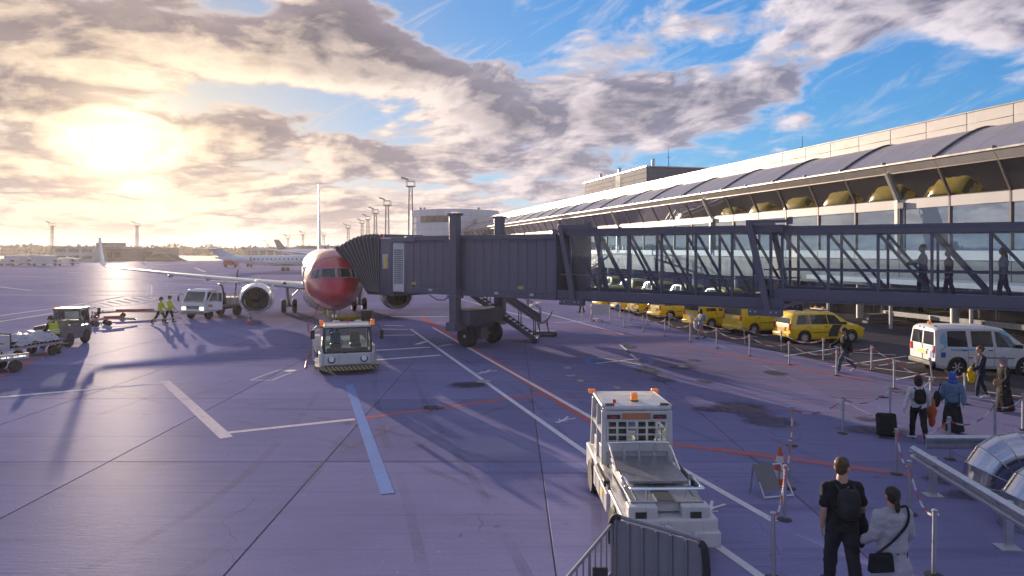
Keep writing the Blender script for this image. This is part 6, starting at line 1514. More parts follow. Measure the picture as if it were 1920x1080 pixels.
# rolling suitcase of the traveller
sc_ = thing('rolling_suitcase', G(1664, 822), R(72), 'black rolling suitcase tilted on its wheels behind the traveller in white', 'suitcase')
sc_.rotation_euler = (0, R(22), R(72))
MB().box(-.14, .14, -.23, .23, .06, .64).build('case', C_blk, sc_, bevel=.05, seg=3); MB().box(-.17, -.139, -.18, .18, .14, .50).build('front_pocket', C_blk, sc_, bevel=.03)
for y in (-.1, .1): MB().cyl((.10, y, .62), (.10, y, 1.08), .012, n=8).build('handle_tube', M_chrome, sc_)
MB().cyl((.10, -.12, 1.08), (.10, .12, 1.08), .018, n=8).build('grip', M_plast, sc_)
for y in (-.19, .19): MB().cyl((.10, y-.02, .05), (.10, y+.02, .05), .05, n=12).build('wheel', mat('amber_wheel', (.5, .30, .05), .5), sc_)
# ================================================================== BARRIER POSTS AND CHAINS
M_post = mat('post_grey_steel', (.40, .40, .43), .4, metal=.55, var=.12, scale=5)
M_cr = mat('chain_red_plastic', (.40, .05, .07), .5); M_cw = mat('chain_white_plastic', (.55, .55, .58), .5)
post0 = {}
ROWS = {
 'front chain row': [(1170, 613.5), (1206.5, 621.5), (1247, 630.5), (1294, 641.5), (1344, 652.6), (1405.6, 667), (1480, 684), (1568.3, 704), (1676.5, 728.5), (1810, 758)],
 'van side chain row': [(1163, 597), (1182, 602), (1215, 609), (1255, 617), (1298, 626), (1397, 647), (1465, 659), (1544, 676), (1634, 694), (1750, 722)],
 'suitcase side chain row': [(1486, 836), (1580, 812.5), (1668.5, 790), (1745, 768)],
 'crash barrier chain row': [(1681, 889), (1781, 861), (1866, 825), (1918, 806)],
 'cone side chain row': [(1486, 836), (1480, 916), (1471, 974.5), (1451, 1085)],
 'walking couple chain row': [(1681, 889), (1706, 964), (1751, 1079)],
}
tops = {}; made = {}
def post(p, label, grp, tilt=0.0):
    key = (round(p.x, 1), round(p.y, 1))
    if key in made: return made[key]
    if not post0:
        t = thing('barrier_post', p, 0, label, 'post', grp)
        MB().cyl((0, 0, .02), (0, 0, .96), .032, n=14).build('tube', M_post, t); MB().lathe([(.033, 0), (.045, .012), (.045, .03), (.02, .045)], (0, 0, .955), (0, 0, 1), 14).build('cap', M_post, t)
        MB().lathe([(.13, 0), (.13, .012), (.05, .03)], (0, 0, 0.002), (0, 0, 1), 20).build('base_plate', M_plast, t)
        for s_ in (-1, 1): MB().tube([(s_*.03, 0, .93), (s_*.06, 0, .935), (s_*.06, 0, .90)], .007, 6).build('chain_hook', M_post, t)
        post0['o'] = t
    else: t = dup(post0['o'], p, random.uniform(0, 3), label, grp)
    if tilt: t.rotation_euler = (0, tilt, 0)
    tops[key] = p+Vector((math.sin(tilt)*.9, 0, .91)); made[key] = t; return t
def torus_link(mb, c, d_, up_, L=.030, wd=.015, r_=.0055):
    x = d_.normalized(); y = (up_-x*up_.dot(x)).normalized(); pts = []
    for k in range(8):
        a = 2*math.pi*k/8; pts.append(c+x*L*math.cos(a)+y*wd*math.sin(a))
    n = len(pts); z = x.cross(y); rings = []
    for i, p in enumerate(pts):
        o_ = (p-c).normalized(); rings.append([p+o_*r_, p+z*r_, p-o_*r_, p-z*r_])
    b = len(mb.v); mb.v += [tuple(q) for r2 in rings for q in r2]
    for i in range(n):
        for j in range(4): k2 = (j+1) % 4; i2 = (i+1) % n; mb.f.append((b+i*4+j, b+i*4+k2, b+i2*4+k2, b+i2*4+j))
def chain(a, b, label, sag, grp, fat=1.0):
    t = thing('barrier_chain', (a+b)/2-Vector((0, 0, sag)), 0, label, 'chain', grp); o_ = t.location.copy()
    L = (b-a).length*1.06; n = max(8, int(L/(.046*fat))); pts = [a.lerp(b, k/n)-Vector((0, 0, 4*sag*(k/n)*(1-k/n)))-o_ for k in range(n+1)]
    cols = {0: MB(), 1: MB()}; seg = max(4, int(.42/(.046*fat)))
    for k in range(n):
        d_ = pts[k+1]-pts[k]; up_ = Vector((0, 0, 1)) if k % 2 else Vector((d_.y, -d_.x, 0)).normalized()
        torus_link(cols[(k//seg) % 2], (pts[k]+pts[k+1])/2, d_, up_, .030*fat, .016*fat, .0062*fat)
    for q, nm, m_ in ((0, 'red_section', M_cr), (1, 'white_section', M_cw)):
        if cols[q].v: cols[q].build(nm, m_, t, fix=False)['kind'] = 'stuff'
for row, pts in ROWS.items():
    prev = None
    for i, (px, py) in enumerate(pts):
        p = G(px, py); key = (round(p.x, 1), round(p.y, 1)); ti = random.uniform(-.02, .02)
        if (px, py) in ((1182, 602), (1215, 609), (1750, 722)): ti = -.13
        if (px, py) == (1397, 647): ti = -.08
        post(p, '%s grey post from the left in the %s' % (ORD[i], row) if row[0] not in 'cw' or 'crash' in row else '%s grey post from the back in the %s' % (ORD[i], row), 'grey chain barrier posts', ti)
        if prev is not None:
            far_ = tops[key].y > 30
            chain(tops[prev], tops[key], 'red and white chain left of post %s in the %s' % (['one', 'two', 'three', 'four', 'five', 'six', 'seven', 'eight', 'nine', 'ten'][i], row), .22*min(1.4, (tops[prev]-tops[key]).length/2.2), 'red and white barrier chains', 1.5 if far_ else 1.0)
        prev = key
# notice board and luggage trolley under the bridge
nb = thing('notice_board', G(1128, 602), R(8), 'grey notice board on two posts under the bridge', 'notice board')
MB().box(-.75, .55, -.04, .04, .45, 1.15).build('panel', M_steel, nb, bevel=.01); MB().box(.0, .6, -.035, .035, 1.5, 2.4).build('upper_panel', M_canopy, nb, bevel=.01); MB().box(-1.4, -.6, .1, .16, 1.45, 2.2).build('side_panel', mat('board_green', (.16, .2, .17), .6), nb, bevel=.01)
for x in (-.7, .62): MB().cyl((x, .06, 0), (x, .06, 2.5), .035, n=10).build('post', M_post, nb)
for x in (-1.3,): MB().cyl((x, .2, 0), (x, .2, 2.2), .03, n=10).build('post', M_post, nb)
lt = thing('luggage_trolley', G(1119, 602), R(200), 'small chrome luggage trolley left of the notice board', 'trolley')
MB().tube([(-.3, -.2, .1), (.4, -.2, .1), (.45, -.2, 1.0), (.45, .2, 1.0), (.4, .2, .1), (-.3, .2, .1), (-.3, -.2, .1)], .02, 6).build('frame', M_chrome, lt); MB().box(-.1, .35, -.18, .18, .14, .18).build('deck', M_steel, lt)
for x in (-.25, .35):
    for y in (-.2, .2): MB().cyl((x, y-.02, .07), (x, y+.02, .07), .07, n=10).build('castor', M_redl, lt)
for px, py, lab in ((1112, 591, 'small round blue sign panel left of the trolley'), (1158.5, 591, 'small round blue sign panel hung on the far chain')):
    sg = thing('blue_sign', G(px, py+4), 0, lab, 'sign', 'blue signs'); MB().lathe([(.20, 0), (.20, .04)], (0, 0, .75), (0, -1, 0), 20).build('disc', M_sbl, sg); MB().cyl((0, .03, 0), (0, .03, .9), .02, n=8).build('stem', M_post, sg)
# crash barriers
def wbeam(name, a, b, label, posts, z=.62, double=True, grp='steel crash barriers'):
    a, b = Vector(a), Vector(b); L = (b-a).length; t = thing(name, a, math.atan2((b-a).y, (b-a).x), label, 'crash barrier', grp)
    prof = [(.0, -.155), (.03, -.13), (.07, -.105), (.07, -.06), (.0, -.02), (.0, .02), (.07, .06), (.07, .105), (.03, .13), (.0, .155), (-.012, .155), (-.012, -.155)]
    MB().loft([[(x, y, z+q) for y, q in prof] for x in (0, L)]).build('rail', M_steel, t, ang=30)
    for q in posts: MB().box(q*L-.05, q*L+.05, -.14, -.015, 0, z+.12).build('post', M_steel, t, bevel=.01); MB().box(q*L-.14, q*L+.14, -.24, .1, 0, .02).build('foot_plate', M_steel, t)
    for k in range(int(L/1.0)+1):
        for q in (-.03, .03): MB().cyl((.15+k*1.0+q, .004, z), (.15+k*1.0+q, .03, z), .018, n=8).build('bolt', M_steel, t)
    return t
g0 = G(1712, 838, .78); g1 = G(1960, 985, .78)
wbeam('crash_barrier', (g1.x, g1.y, 0), (g0.x, g0.y, 0), 'galvanised crash barrier running towards the camera past the shiny ducts', (.25, .84), .66)
g0 = G(1735, 822, .7); wbeam('crash_barrier', (g0.x+5.5, g0.y-.05, 0), (g0.x, g0.y, 0), 'galvanised crash barrier crossing behind the shiny ducts', (.08, .6), .62)
for (a, b, lab) in (((1650, 600), (1980, 640), 'long pale crash barrier on the road beyond the white van'), ((1630, 590), (1980, 622), 'second pale crash barrier along the terminal beyond the white van')):
    p, q = G(*a), G(*b); wbeam('crash_barrier', p, q, lab, (.05, .35, .65, .95), .55)
sp = thing('stacked_barriers', G(1645, 606), R(14), 'low stack of dark concrete barrier pieces on the road behind the taxi', 'barrier stack')
for k in range(3): MB().box(-1.0+.08*k, 1.0-.05*k, -.3, .3, k*.22+.01, k*.22+.20).build('barrier_piece', mat('old_concrete', (.16, .155, .16), .8, var=.2), sp, bevel=.04)
# polished ventilation ducts
M_duct2 = mat('polished_duct', (.48, .49, .54), .20, metal=1.0, var=.10, scale=3); M_ductb = mat('duct_base_steel', (.42, .42, .44), .3, metal=.8, var=.1)
def duct(px, py, r_, label, rz):
    t = thing('ventilation_duct', G(px, py), rz, label, 'duct', 'polished ventilation ducts')
    MB().lathe([(r_*1.03, 0), (r_*1.03, .16)], (0, 0, 0.002), (0, 0, 1), 36).build('base_collar', M_ductb, t)
    rb_ = .62; c0 = Vector((0, 0, .30)); angs = [0, 22.5, 45, 67.5, 90]
    cen = [Vector((rb_*(1-math.cos(R(a))), 0, .20+rb_*math.sin(R(a)))) for a in angs]; cen = [Vector((0, 0, .162))]+cen+[cen[-1]+Vector((3.2, 0, 0))]
    def ringat(i):
        if i == 0: tdir = Vector((0, 0, 1))
        elif i >= len(cen)-1: tdir = Vector((1, 0, 0))
        else: tdir = ((cen[i]-cen[i-1]).normalized()+(cen[i+1]-cen[i]).normalized()).normalized()
        x, y = Vector((0, 1, 0)), tdir.cross(Vector((0, 1, 0))).normalized(); return [cen[i]+x*r_*math.cos(q)+y*r_*math.sin(q) for q in [2*math.pi*k/36 for k in range(36)]]
    for i in range(len(cen)-1):
        MB().loft([ringat(i), ringat(i+1)], False).build('duct_segment', M_duct2, t, ang=30)
        if i > 0: rr_ = ringat(i); MB().tube(rr_+[rr_[0]], .012, 6).build('seam', M_ductb, t)
duct(1848, 925, .42, 'polished elbow duct farther from the camera behind the crash barrier', R(-6)); duct(1925, 988, .42, 'polished elbow duct nearer the camera at the right edge', R(-4))
# ramp gate at the bottom edge
gt = thing('ramp_gate', (0, 0, 0), 0, 'grey sheet metal gate with curved tube railing below the baggage tug', 'gate')
M_gate = mat('gate_grey_paint', (.20, .20, .23), .5, var=.12, scale=2, streak=.1)
a, b = Vector((1.47, 9.75, 0)), Vector((2.48, 8.95, 0)); dv = (b-a); L = dv.length; tdir = dv.normalized(); nrm = Vector((tdir.y, -tdir.x, 0))
npn2 = 6
for k in range(npn2):
    p, q = a+dv*(k/npn2+.006), a+dv*((k+1)/npn2-.006)
    MB().add([p+Vector((0, 0, .08)), q+Vector((0, 0, .08)), q+Vector((0, 0, 1.05)), p+Vector((0, 0, 1.05)), p-nrm*.025+Vector((0, 0, .08)), q-nrm*.025+Vector((0, 0, .08)), q-nrm*.025+Vector((0, 0, 1.05)), p-nrm*.025+Vector((0, 0, 1.05))], [(0, 1, 2, 3), (4, 5, 6, 7), (0, 1, 5, 4), (1, 2, 6, 5), (2, 3, 7, 6), (3, 0, 4, 7)]).build('panel', M_gate, gt)
    MB().bar(p+nrm*.02+Vector((0, 0, .08)), p+nrm*.02+Vector((0, 0, 1.05)), .03).build('stiffener', M_gate, gt)
MB().tube(smooth_path([a+Vector((0, 0, 0)), a+Vector((0, 0, .9)), a+tdir*.03+Vector((0, 0, 1.08)), a+tdir*.14+Vector((0, 0, 1.10)), b-tdir*.14+Vector((0, 0, 1.10)), b-tdir*.03+Vector((0, 0, 1.06)), b+Vector((0, 0, .9)), b], 5), .028, 10).build('gate_frame', M_gate, gt)
MB().tube(smooth_path([b+nrm*.03+Vector((0, 0, 1.06)), b+tdir*.06+nrm*.03+Vector((0, 0, 1.0)), b+tdir*.09+nrm*.03+Vector((0, 0, .7)), b+tdir*.09+nrm*.03+Vector((0, 0, .5))], 4), .05, 10).build('rubber_edge', M_rub, gt)
MB().tube(smooth_path([a+nrm*.02+tdir*.1+Vector((0, 0, 1.10)), a-tdir*.0+nrm*.02+Vector((0, 0, 1.09)), a-tdir*.06+nrm*.02+Vector((0, 0, .95)), a-tdir*.06+nrm*.02+Vector((0, 0, .7))], 4), .04, 10).build('rubber_edge', M_rub, gt)
r0, r1_ = a+Vector((-.05, -.02, 0)), Vector((.62, 8.3, 0))
h0, h1, h2 = r0+Vector((0, 0, .98)), r0.lerp(r1_, .42)+Vector((0, 0, .92)), r1_+Vector((0, 0, .85))
MB().tube(smooth_path([h0, h1, h2], 6), .024, 8).build('handrail', M_gate, gt); MB().tube([r0+Vector((0, 0, .3)), r1_+Vector((0, 0, .2))], .02, 8).build('lower_rail', M_gate, gt)
for k in range(9):
    f = k/8; p = r0.lerp(r1_, f); zt = h0.lerp(h1, f/.42).z if f < .42 else h1.lerp(h2, (f-.42)/.58).z; MB().cyl(p+Vector((0, 0, .05 if k % 4 == 0 else .28-.1*f)), p+Vector((0, 0, zt)), .014 if k % 4 else .024, n=8).build('baluster', M_gate, gt)
MB().box(1.05, 1.25, 8.9, 8.93, .55, .75).build('gate_latch', M_plast, gt)
MB().add([(.9, 7.0, .03), (2.6, 7.2, .03), (2.42, 8.9, .03), (1.45, 9.7, .03), (.9, 7.0, .0), (2.6, 7.2, .0), (2.42, 8.9, .0), (1.45, 9.7, .0)], [(0, 1, 2, 3), (4, 5, 6, 7), (0, 1, 5, 4), (1, 2, 6, 5), (2, 3, 7, 6), (3, 0, 4, 7)]).build('ramp_plate', M_diamond, gt)
# external steel stair at the terminal
es = thing('steel_stair', (Vector((9.6, 82, 0))), R(8), 'pale galvanised escape stair against the terminal, seen through the bridge glass', 'stair')
for y in (0, 1.2):
    MB().bar((-3.6, y, .1), (2.4, y, 4.4), .1, .3).build('stringer', M_steel, es); MB().bar((-3.6, y, 1.1), (2.4, y, 5.4), .07).build('handrail', M_steel, es); MB().bar((2.4, y, 5.4), (5.0, y, 5.4), .07).build('handrail', M_steel, es); MB().bar((2.4, y, 4.9), (5.0, y, 4.9), .05).build('mid_rail', M_steel, es)
    for k in range(8): f = k/7; MB().bar((-3.6+6*f, y, .1+4.3*f), (-3.6+6*f, y, 1.1+4.3*f), .06).build('baluster', M_steel, es)
    for x in (2.4, 3.3, 4.2, 5.0): MB().bar((x, y, 4.4), (x, y, 5.4), .06).build('baluster', M_steel, es)
    MB().bar((4.9, y, 0), (4.9, y, 4.4), .16).build('support', M_steel, es)
for k in range(22): f = (k+.5)/22; MB().box(-3.6+6*f-.14, -3.6+6*f+.14, .02, 1.18, .1+4.3*f, .1+4.3*f+.05).build('tread', M_steel, es)
MB().box(2.4, 5.1, 0, 1.2, 4.36, 4.44).build('landing', M_steel, es)
# ================================================================== FAR SIDE OF THE AIRPORT
M_mast = mat('mast_steel', (.20, .19, .20), .5, metal=.5)
M_fw = mat('far_white_wall', (.50, .48, .48), .6); M_fg = mat('far_grey_wall', (.20, .19, .20), .7); M_fb = mat('far_brown_wall', (.22, .18, .17), .7); M_fd = mat('far_dark_window', (.05, .05, .06), .25)
def mast(px, ptop, Y, label, hs=1.0, dirx=-1):
    base = AT(px, HZ, Y); H = CAM_Z+(HZ-ptop)/FPX*Y; t = thing('floodlight_mast', (base.x, Y, 0), 0, label, 'light mast', 'floodlight masts')
    w0, w1 = .85*hs, .5*hs; col = MB(); n = max(7, int(H/2.2))
    cor = [(-1, -1), (1, -1), (1, 1), (-1, 1)]
    def pt(c, z): q = (w0+(w1-w0)*z/H)/1.0; return Vector((c[0]*q/1.4, c[1]*q/1.4, z))
    for c in cor: col.bar(pt(c, 0), pt(c, H-1.5*hs), .13*hs)
    for k in range(n):
        z0, z1 = (H-1.5*hs)*k/n, (H-1.5*hs)*(k+1)/n
        for i in range(4): col.bar(pt(cor[i], z0), pt(cor[(i+1) % 4], z1), .07*hs); col.bar(pt(cor[i], z1), pt(cor[(i+1) % 4], z1), .06*hs)
    col.build('lattice_column', M_mast, t)
    b = .95*hs
    hd_ = MB()
    for z in (H-1.6*hs, H-.4*hs):
        for p, q in (((-b, -b), (b, -b)), ((b, -b), (b, b)), ((b, b), (-b, b)), ((-b, b), (-b, -b))): hd_.bar((p[0], p[1], z), (q[0], q[1], z), .12*hs)
    for x in (-b, b):
        for y in (-b, b): hd_.bar((x, y, H-1.6*hs), (x, y, H-.4*hs), .1*hs)
    hd_.build('lamp_basket', M_mast, t); MB().box(-b, b, -b, b, H-1.75*hs, H-1.62*hs).build('platform', M_mast, t)
    for k in range(4): MB().cbox((dirx*(b+.3*hs)*(.5+.3*k), -b-.2*hs, H-.05*hs+.12*hs*k), (.6*hs, .6*hs, .34*hs), ry=.3).build('floodlight', M_mast, t)
    return t
for px, ptop, Y, lab, hs in ((98, 417, 330, 'lattice floodlight mast farthest left on the horizon', 1.1), (257, 417, 330, 'lattice floodlight mast below the bright sun', 1.05), (770, 337, 165, 'tallest floodlight mast beside the round white building', 1.0), (726, 374, 190, 'second tallest floodlight mast left of the round building', 1.0),
                          (704, 391, 225, 'third mast from the round building in the receding row', 1.0), (690, 404, 270, 'fourth mast from the round building in the receding row', 1.0), (679, 412, 300, 'fifth mast from the round building in the receding row', 1.0), (653, 421, 360, 'sixth and rightmost thin mast above the bellows canopy', 1.2),
                          (607, 435, 420, 'small thin mast just right of the tail fin', 1.2), (568, 434, 420, 'small thin mast just left of the tail fin', 1.2), (540, 441, 450, 'small mast above the dark tail fin', 1.3), (502, 452, 480, 'lowest small mast on the horizon left of the dark tail', 1.3)):
    mast(px, ptop, Y, lab, hs)
def slab_building(name, px0, px1, ptop, Y, depth, label, m_, bands=0, extra=None):
    a, b = AT(px0, ptop, Y), AT(px1, ptop, Y); t = thing(name, ((a.x+b.x)/2, Y, 0), 0, label, 'building'); hw = (b.x-a.x)/2; H = a.z
    MB().box(-hw, hw, 0, depth, 0, H).build('wall', m_, t)
    MB().box(-hw-.3, hw+.3, -.3, depth+.3, H, H+.35).build('roof', M_fg, t)
    for k in range(bands):
        z = H*(k+.5)/bands
        nw = max(3, int(hw*2/4.5))
        w0 = None
        for i in range(nw):
            x = -hw+(i+.12)*2*hw/nw
            if w0 is None: w0 = MB().box(0, 2*hw/nw*.76, -.08, .02, z-.25*H/bands, z+.22*H/bands).build('window', M_fd, t); w0.location.x = x
            else: share(w0, t, (x, 0, 0))
    return t
tb = slab_building('airport_building', 101, 176, 463.5, 300, 30, 'two storey white and grey airport building at the far left', M_fw, 2)
a = AT(140, 458, 300); MB().box(6, 15, 6, 14, tb.children[0].dimensions.z+.35 if False else 6.4, 8.0).build('roof_plant', M_fg, tb)
slab_building('cargo_shed', 180, 228, 467.5, 310, 25, 'low brown shed right of the two storey airport building', M_fb, 1)
slab_building('cargo_shed', 218, 288, 466, 330, 25, 'long grey cargo shed behind the left mast', M_fg, 1)
slab_building('pier_building', 560, 680, 462, 330, 40, 'distant low pier building behind the airliner tail', M_fg, 1)
slab_building('pier_building', 455, 560, 465, 420, 30, 'distant grey hangar behind the regional jet', M_fg, 1)
for i, (x0, x1, lab) in enumerate(((312, 321, 'leftmost of three distant tower blocks'), (327, 338.5, 'middle of three distant tower blocks'), (384, 396, 'rightmost of three distant tower blocks'))):
    t = slab_building('tower_block', x0, x1, 457, 1500, 12, lab, mat('tower_plaster', (.42, .38, .36), .7), 5); t['group'] = 'distant tower blocks'
# earth mound
md = thing('gravel_mound', AT(310, 468, 290)*1.0, 0, 'dark gravel mound at the edge of the far apron', 'mound'); md.location.z = 0
vs_ = []; nx, ny = 26, 10; rr = random.Random(5)
for i in range(nx+1):
    for j in range(ny+1):
        u, v_ = i/nx*2-1, j/ny*2-1; vs_.append((u*7.5, v_*5, max(0, 3.6*(1-u*u)**.8*(1-v_*v_)**.7*(1-.25*u))+rr.uniform(-.1, .15)))
MB().add(vs_, [(i*(ny+1)+j, (i+1)*(ny+1)+j, (i+1)*(ny+1)+j+1, i*(ny+1)+j+1) for i in range(nx) for j in range(ny)]).build('heap', mat('dark_gravel', (.06, .055, .05), .9, var=.3, scale=1), md, fix=False)
# parked service boxes / trucks on the far left
for i, (px, w_, h_, lab) in enumerate(((14, 2.6, 2.2, 'small white truck farthest left on the far apron'), (33, 6.5, 3.0, 'first long white container on the far left apron'), (58, 7.5, 3.3, 'second long white container on the far left apron'), (83, 6.0, 3.1, 'third white container beside the two storey building'), (124, 3.5, 2.4, 'white truck in front of the two storey building'))):
    p = AT(px, 468, 205+5*(i % 3)); t = thing('far_truck', (p.x, p.y, 0), R(3), lab, 'truck', 'white trucks on the far apron')
    MB().box(-w_/2, w_/2, -1.2, 1.2, .6, h_).build('box_body', M_fw, t, bevel=.05); MB().box(w_/2+.05, w_/2+1.6, -1.1, 1.1, .5, 2.1).build('cab', M_fw, t, bevel=.15); MB().quad((w_/2+.4, -1.11, 1.2), (w_/2+1.4, -1.11, 1.2), (w_/2+1.3, -1.11, 1.9), (w_/2+.4, -1.11, 1.9)).build('cab_window', M_fd, t)
    for x in (-w_*.35, w_/2+.8): MB().cyl((x, -1.2, .45), (x, -1.0, .45), .45, n=12).build('wheel', M_rub, t)
# distant wood on the horizon
fm = MB(); rr = random.Random(11)
def clump(cx, cy, rx, rz, nfa):
    for _ in range(nfa):
        while True:
            q = Vector((rr.uniform(-1, 1), rr.uniform(-1, 1), rr.uniform(-1, 1)))
            if q.length < 1 and q.length > .45: break
        c = Vector((cx+q.x*rx, cy+q.y*rx, rz*.55+q.z*rz*.55)); s_ = rr.uniform(.5, 1.2)*rx*.26
        a1, a2 = Vector((rr.gauss(0, 1), rr.gauss(0, 1), rr.gauss(0, 1))).normalized()*s_, Vector((rr.gauss(0, 1), rr.gauss(0, 1), rr.gauss(0, 1))).normalized()*s_
        fm.add([c-a1, c+a2, c+a1, c-a2], [(0, 1, 2, 3)])
for k in range(230):
    px = -160+k*3.5; Y = rr.uniform(560, 760); H = rr.uniform(4.5, 8.5)*(1.15 if rr.random() < .15 else 1)*(.9 if px > 330 else 1.0)
    c = AT(px, 468, Y); clump(c.x, c.y, rr.uniform(5, 9), H, 46)
for k in range(60):
    px = 560+k*6; Y = rr.uniform(620, 760); c = AT(px, 468, Y); clump(c.x, c.y, rr.uniform(5, 9), rr.uniform(6, 9), 40)
wd = fm.build('distant_wood', mat('far_foliage', (.040, .040, .022), .8, var=.4, scale=.05), None, fix=False); wd['kind'] = 'stuff'; wd['label'] = 'dark line of distant trees along the horizon'
tm = MB().box(-420, 330, 640, 720, 0, 3.4).build('wood_floor', mat('far_hedge', (.03, .032, .02), .9, var=.4, scale=.05), wd)
gs = MB().add([tuple(AT(x, 468, Y).to_tuple()[:2])+(.01,) for x, Y in ((-300, 260), (410, 300), (480, 560), (-300, 560))], [(0, 1, 2, 3)]).build('grass_field', mat('field_grass', (.085, .105, .035), .9, var=.3, scale=.05), fix=False); gs['kind'] = 'structure'
# ------------------------------------------------------------------ regional jet
def jetshape(name, loc, rz, label, L, rad, zc, fin_h, m_f, m_fin, ttail=True, wins=22, sc=1.0, span=11.5, fin_sweep=2.2, wz=None):
    wz = wz or (zc-rad*.7, zc-rad*.1)
    t = thing(name, loc, rz, label, 'jet', sc=sc); ST = [(0, .05), (.02, .45), (.06, .82), (.12, 1), (.68, 1), (.82, .72), (.93, .38), (1, .1)]
    MB().loft([[(-f*L+L/2, rad*q*math.cos(a), zc+rad*q*math.sin(a)+(.55*rad*max(0, f-.68)/.32)) for a in [2*math.pi*k/20 for k in range(20)]] for f, q in ST]).build('fuselage', m_f, t, ang=60)
    tx = -L/2
    MB().loft([[(tx+q, y, z) for q, y in ((x0, 0), (x0+c*.3, .16), (x0+c, 0), (x0+c*.3, -.16))] for x0, c, z in ((1.0, 4.6, zc+rad*.6), (1.0-fin_sweep, 2.6, zc+rad*.6+fin_h))]).build('tail_fin', m_fin, t)
    zt = zc+rad*.6+fin_h if ttail else zc+rad*.7
    for sg in (1, -1):
        MB().loft([[(tx+x0+q*c, sg*y, z+h_) for q, h_ in ((0, 0), (.3, .08), (1, 0), (.3, -.08))] for x0, c, y, z in ((1.0-fin_sweep*ttail, 2.5, .05, zt), (-.4-fin_sweep*ttail, 1.2, 4.2, zt+.05))]).build('stabiliser', M_acw, t)
        MB().loft([[(x0+q*c, sg*y, z+h_) for q, h_ in ((0, 0), (-.3, .16), (-1, 0), (-.3, -.10))] for x0, c, y, z in ((1.5, 4.5, rad*.8, wz[0]), (-2.6, 1.4, span, wz[1]))]).build('wing', M_acg, t)
        if ttail: MB().lathe([(.42, 0), (.66, .3), (.68, 1.4), (.5, 2.6), (.36, 2.9)], (tx+8.6, sg*(rad+.85), zc+rad*.35), (-1, 0, 0), 16).build('engine', M_acw, t); MB().lathe([(.40, .01), (.3, .4)], (tx+8.62, sg*(rad+.85), zc+rad*.35), (-1, 0, 0), 14).build('intake', M_dtrim, t)
        w0 = None
        for k in range(wins):
            x = L*.36-k*L*.62/wins
            if w0 is None: w0 = MB().box(-.13, .13, sg*rad*.955-.02, sg*rad*.955+.02, zc+.30*rad-.15, zc+.30*rad+.15).build('cabin_window', M_cock, t); w0.location.x = x
            else: share(w0, t, (x, 0, 0))
        MB().bar((-1.2, sg*1.9, .4), (-1.0, sg*1.6, zc-rad*.7), .2).build('gear_leg', M_strut, t)
        for q in (-.2, .2): MB().cyl((-1.2+q*0, sg*1.9+q-.1, .42), (-1.2, sg*1.9+q+.1, .42), .42, n=14).build('gear_wheel', M_rub, t)
    MB().bar((L*.38, 0, .3), (L*.38, 0, zc-rad*.8), .16).build('nose_leg', M_strut, t); MB().cyl((L*.38, -.2, .3), (L*.38, .2, .3), .3, n=12).build('nose_wheel', M_rub, t)
    return t
c = AT(545, 468, 158)
jetshape('regional_jet', (c.x, c.y, 0), R(4), 'white regional jet with rear engine parked behind the wing', 34, 1.25, 2.35, 2.0, M_acw, M_acw)
c = AT(588, 468, 330)
jetshape('distant_airliner', (c.x, c.y, 0), R(2), 'distant airliner with a dark violet tail fin', 36, 1.9, 3.4, 5.2, M_acw, mat('violet_tail', (.055, .045, .095), .4), ttail=False, span=15)
c = AT(606, 468, 140)
na = jetshape('neighbouring_airliner', (c.x, c.y, 0), R(-70), 'airliner mostly hidden behind the red nosed airliner, its pale wing pointing left', 34, 1.7, 2.9, 1.0, M_acw, M_acw, ttail=False, span=13.5, wz=(3.6, 5.4))
for i, (px, py, lab, Ls) in enumerate(((434, 501, 'red tanker truck parked under the regional jet tail', 3.9), (469, 501, 'small red belt loader beside the regional jet', 1.4))):
    p = G(px, py); t = thing('red_truck', p, R(4), lab, 'truck', 'red vehicles by the regional jet'); M_rt = mat('red_truck_paint', (.50, .055, .03), .4, coat=.3)
    MB().box(-Ls/2, Ls*.22, -.9, .9, .6, 1.95).build('body', M_rt, t, bevel=.12); MB().loft([[(x, -.9, .5), (x, .9, .5), (x, .85, z), (x, -.85, z)] for x, z in ((Ls*.24, 1.8), (Ls*.36, 1.8), (Ls*.5, 1.1))]).build('cab', M_rt, t, bevel=.06)
    for x in (-Ls*.33, Ls*.35): MB().cyl((x, -.95, .4), (x, -.7, .4), .4, n=14).build('wheel', M_rub, t)
# ------------------------------------------------------------------ round white building
rbd = thing('round_white_building', (0, 0, 0), 0, 'curved white clad building with dark window band behind the bridge', 'building')
M_rw = mat('white_metal_cladding', (.50, .51, .56), .4, metal=.15, var=.05, scale=.3)
def plan(f): a = R(-62)+R(118)*f; R0 = 22.0; return Vector((-18.5+R0*(math.sin(a)-math.sin(R(-62)))*.80-11.0, 196+R0*1.0-R0*math.cos(a)*1.0+ (1-f)*-2, 0))
NS, NZ, HT = 16, 6, 16.6
core = [plan(k/NS) for k in range(NS+1)]
x0_, x1_ = core[0].x, core[-1].x; tx0, tx1 = AT(771, 0, core[0].y).x, AT(934, 0, core[-1].y).x
core = [Vector((tx0+(p.x-x0_)*(tx1-tx0)/(x1_-x0_), p.y, 0)) for p in core]
MB().loft([[Vector((p.x, p.y+.3, z)) for p in core]+[Vector((core[-1].x, 240, z)), Vector((core[0].x+.2, 240, z))] for z in (0, HT-.1)]).build('core', M_fg, rbd)
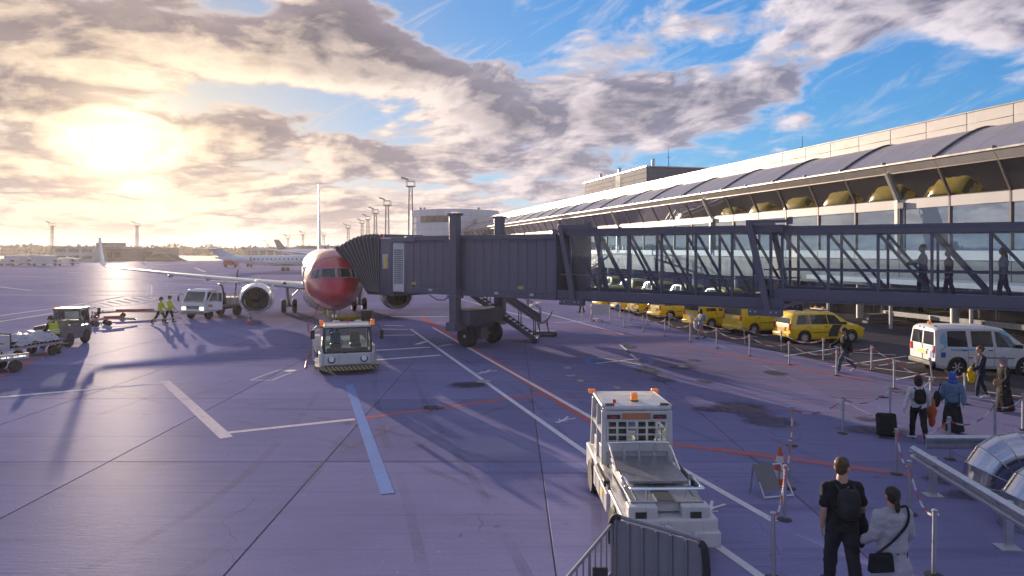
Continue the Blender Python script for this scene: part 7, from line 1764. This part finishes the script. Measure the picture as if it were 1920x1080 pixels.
def face(name, f0, f1, z0, z1, m_, off):
    def q(f): i = min(NS-1, int(f)); return core[i].lerp(core[i+1], f-i)
    p, r_ = q(f0), q(f1); n_ = Vector(((r_-p).y, -(r_-p).x, 0)).normalized()*off
    MB().add([Vector((v_.x, v_.y, z))+n_*k_ for k_ in (0, 1) for v_, z in ((p, z0), (r_, z0), (r_, z1), (p, z1))], [(0, 1, 2, 3), (4, 5, 6, 7), (0, 1, 5, 4), (1, 2, 6, 5), (2, 3, 7, 6), (3, 0, 4, 7)]).build(name, m_, rbd)
for i in range(NS):
    for j in range(NZ):
        z0, z1 = 5+j*(HT-5)/NZ, 5+(j+1)*(HT-5)/NZ; f = i+.5
        if 3 <= i <= 8 and j == 4: continue
        if i == 1 and j < 5: continue
        face('cladding_panel', i+.01, i+.99, z0+.03, z1-.03, M_rw, .12)
for i in range(3, 9): face('window', i+.03, i+.97, 5+4*(HT-5)/NZ+.05, 5+5*(HT-5)/NZ-.05, M_fd, .06)
for j in range(5): face('stair_window', 1.05, 1.95, 5+j*(HT-5)/NZ+.08, 5+(j+1)*(HT-5)/NZ-.08, M_gblue, .06)
for px in (788, 795, 897): p = AT(px, 393, 205); MB().cyl((p.x, 206, HT-.1), (p.x, 206, HT+1.0), .35, n=10).build('roof_vent', M_fg, rbd)
slab_building('low_pier', 716, 768, 455, 150, 12, 'low pale pier roof seen above the bellows canopy', M_fw, 1)
slab_building('rooftop_unit', 722, 738, 444, 175, 8, 'small white rooftop block left of the round building', M_fw, 1)
flush_baked()
# ================================================================== AIR
hz = MB().box(-1650, 1650, -180, 2450, -1.2, 34).build('haze', mat('placeholder', (1, 1, 1)), None)
hz['kind'] = 'stuff'; hz['label'] = 'thin warm evening haze over the airport'
hm_ = bpy.data.materials.new('evening_haze'); hm_.use_nodes = True; t = NT(hm_.node_tree); t.n.clear()
pv = t.new('ShaderNodeVolumePrincipled'); pv.inputs['Color'].default_value = (.96, .90, .88, 1); pv.inputs['Density'].default_value = .00032; pv.inputs['Anisotropy'].default_value = .35
o = t.new('ShaderNodeOutputMaterial'); t.l.new(pv.outputs[0], o.inputs['Volume']); hz.data.materials.clear(); hz.data.materials.append(hm_)
scene.cycles.volume_bounces = 0
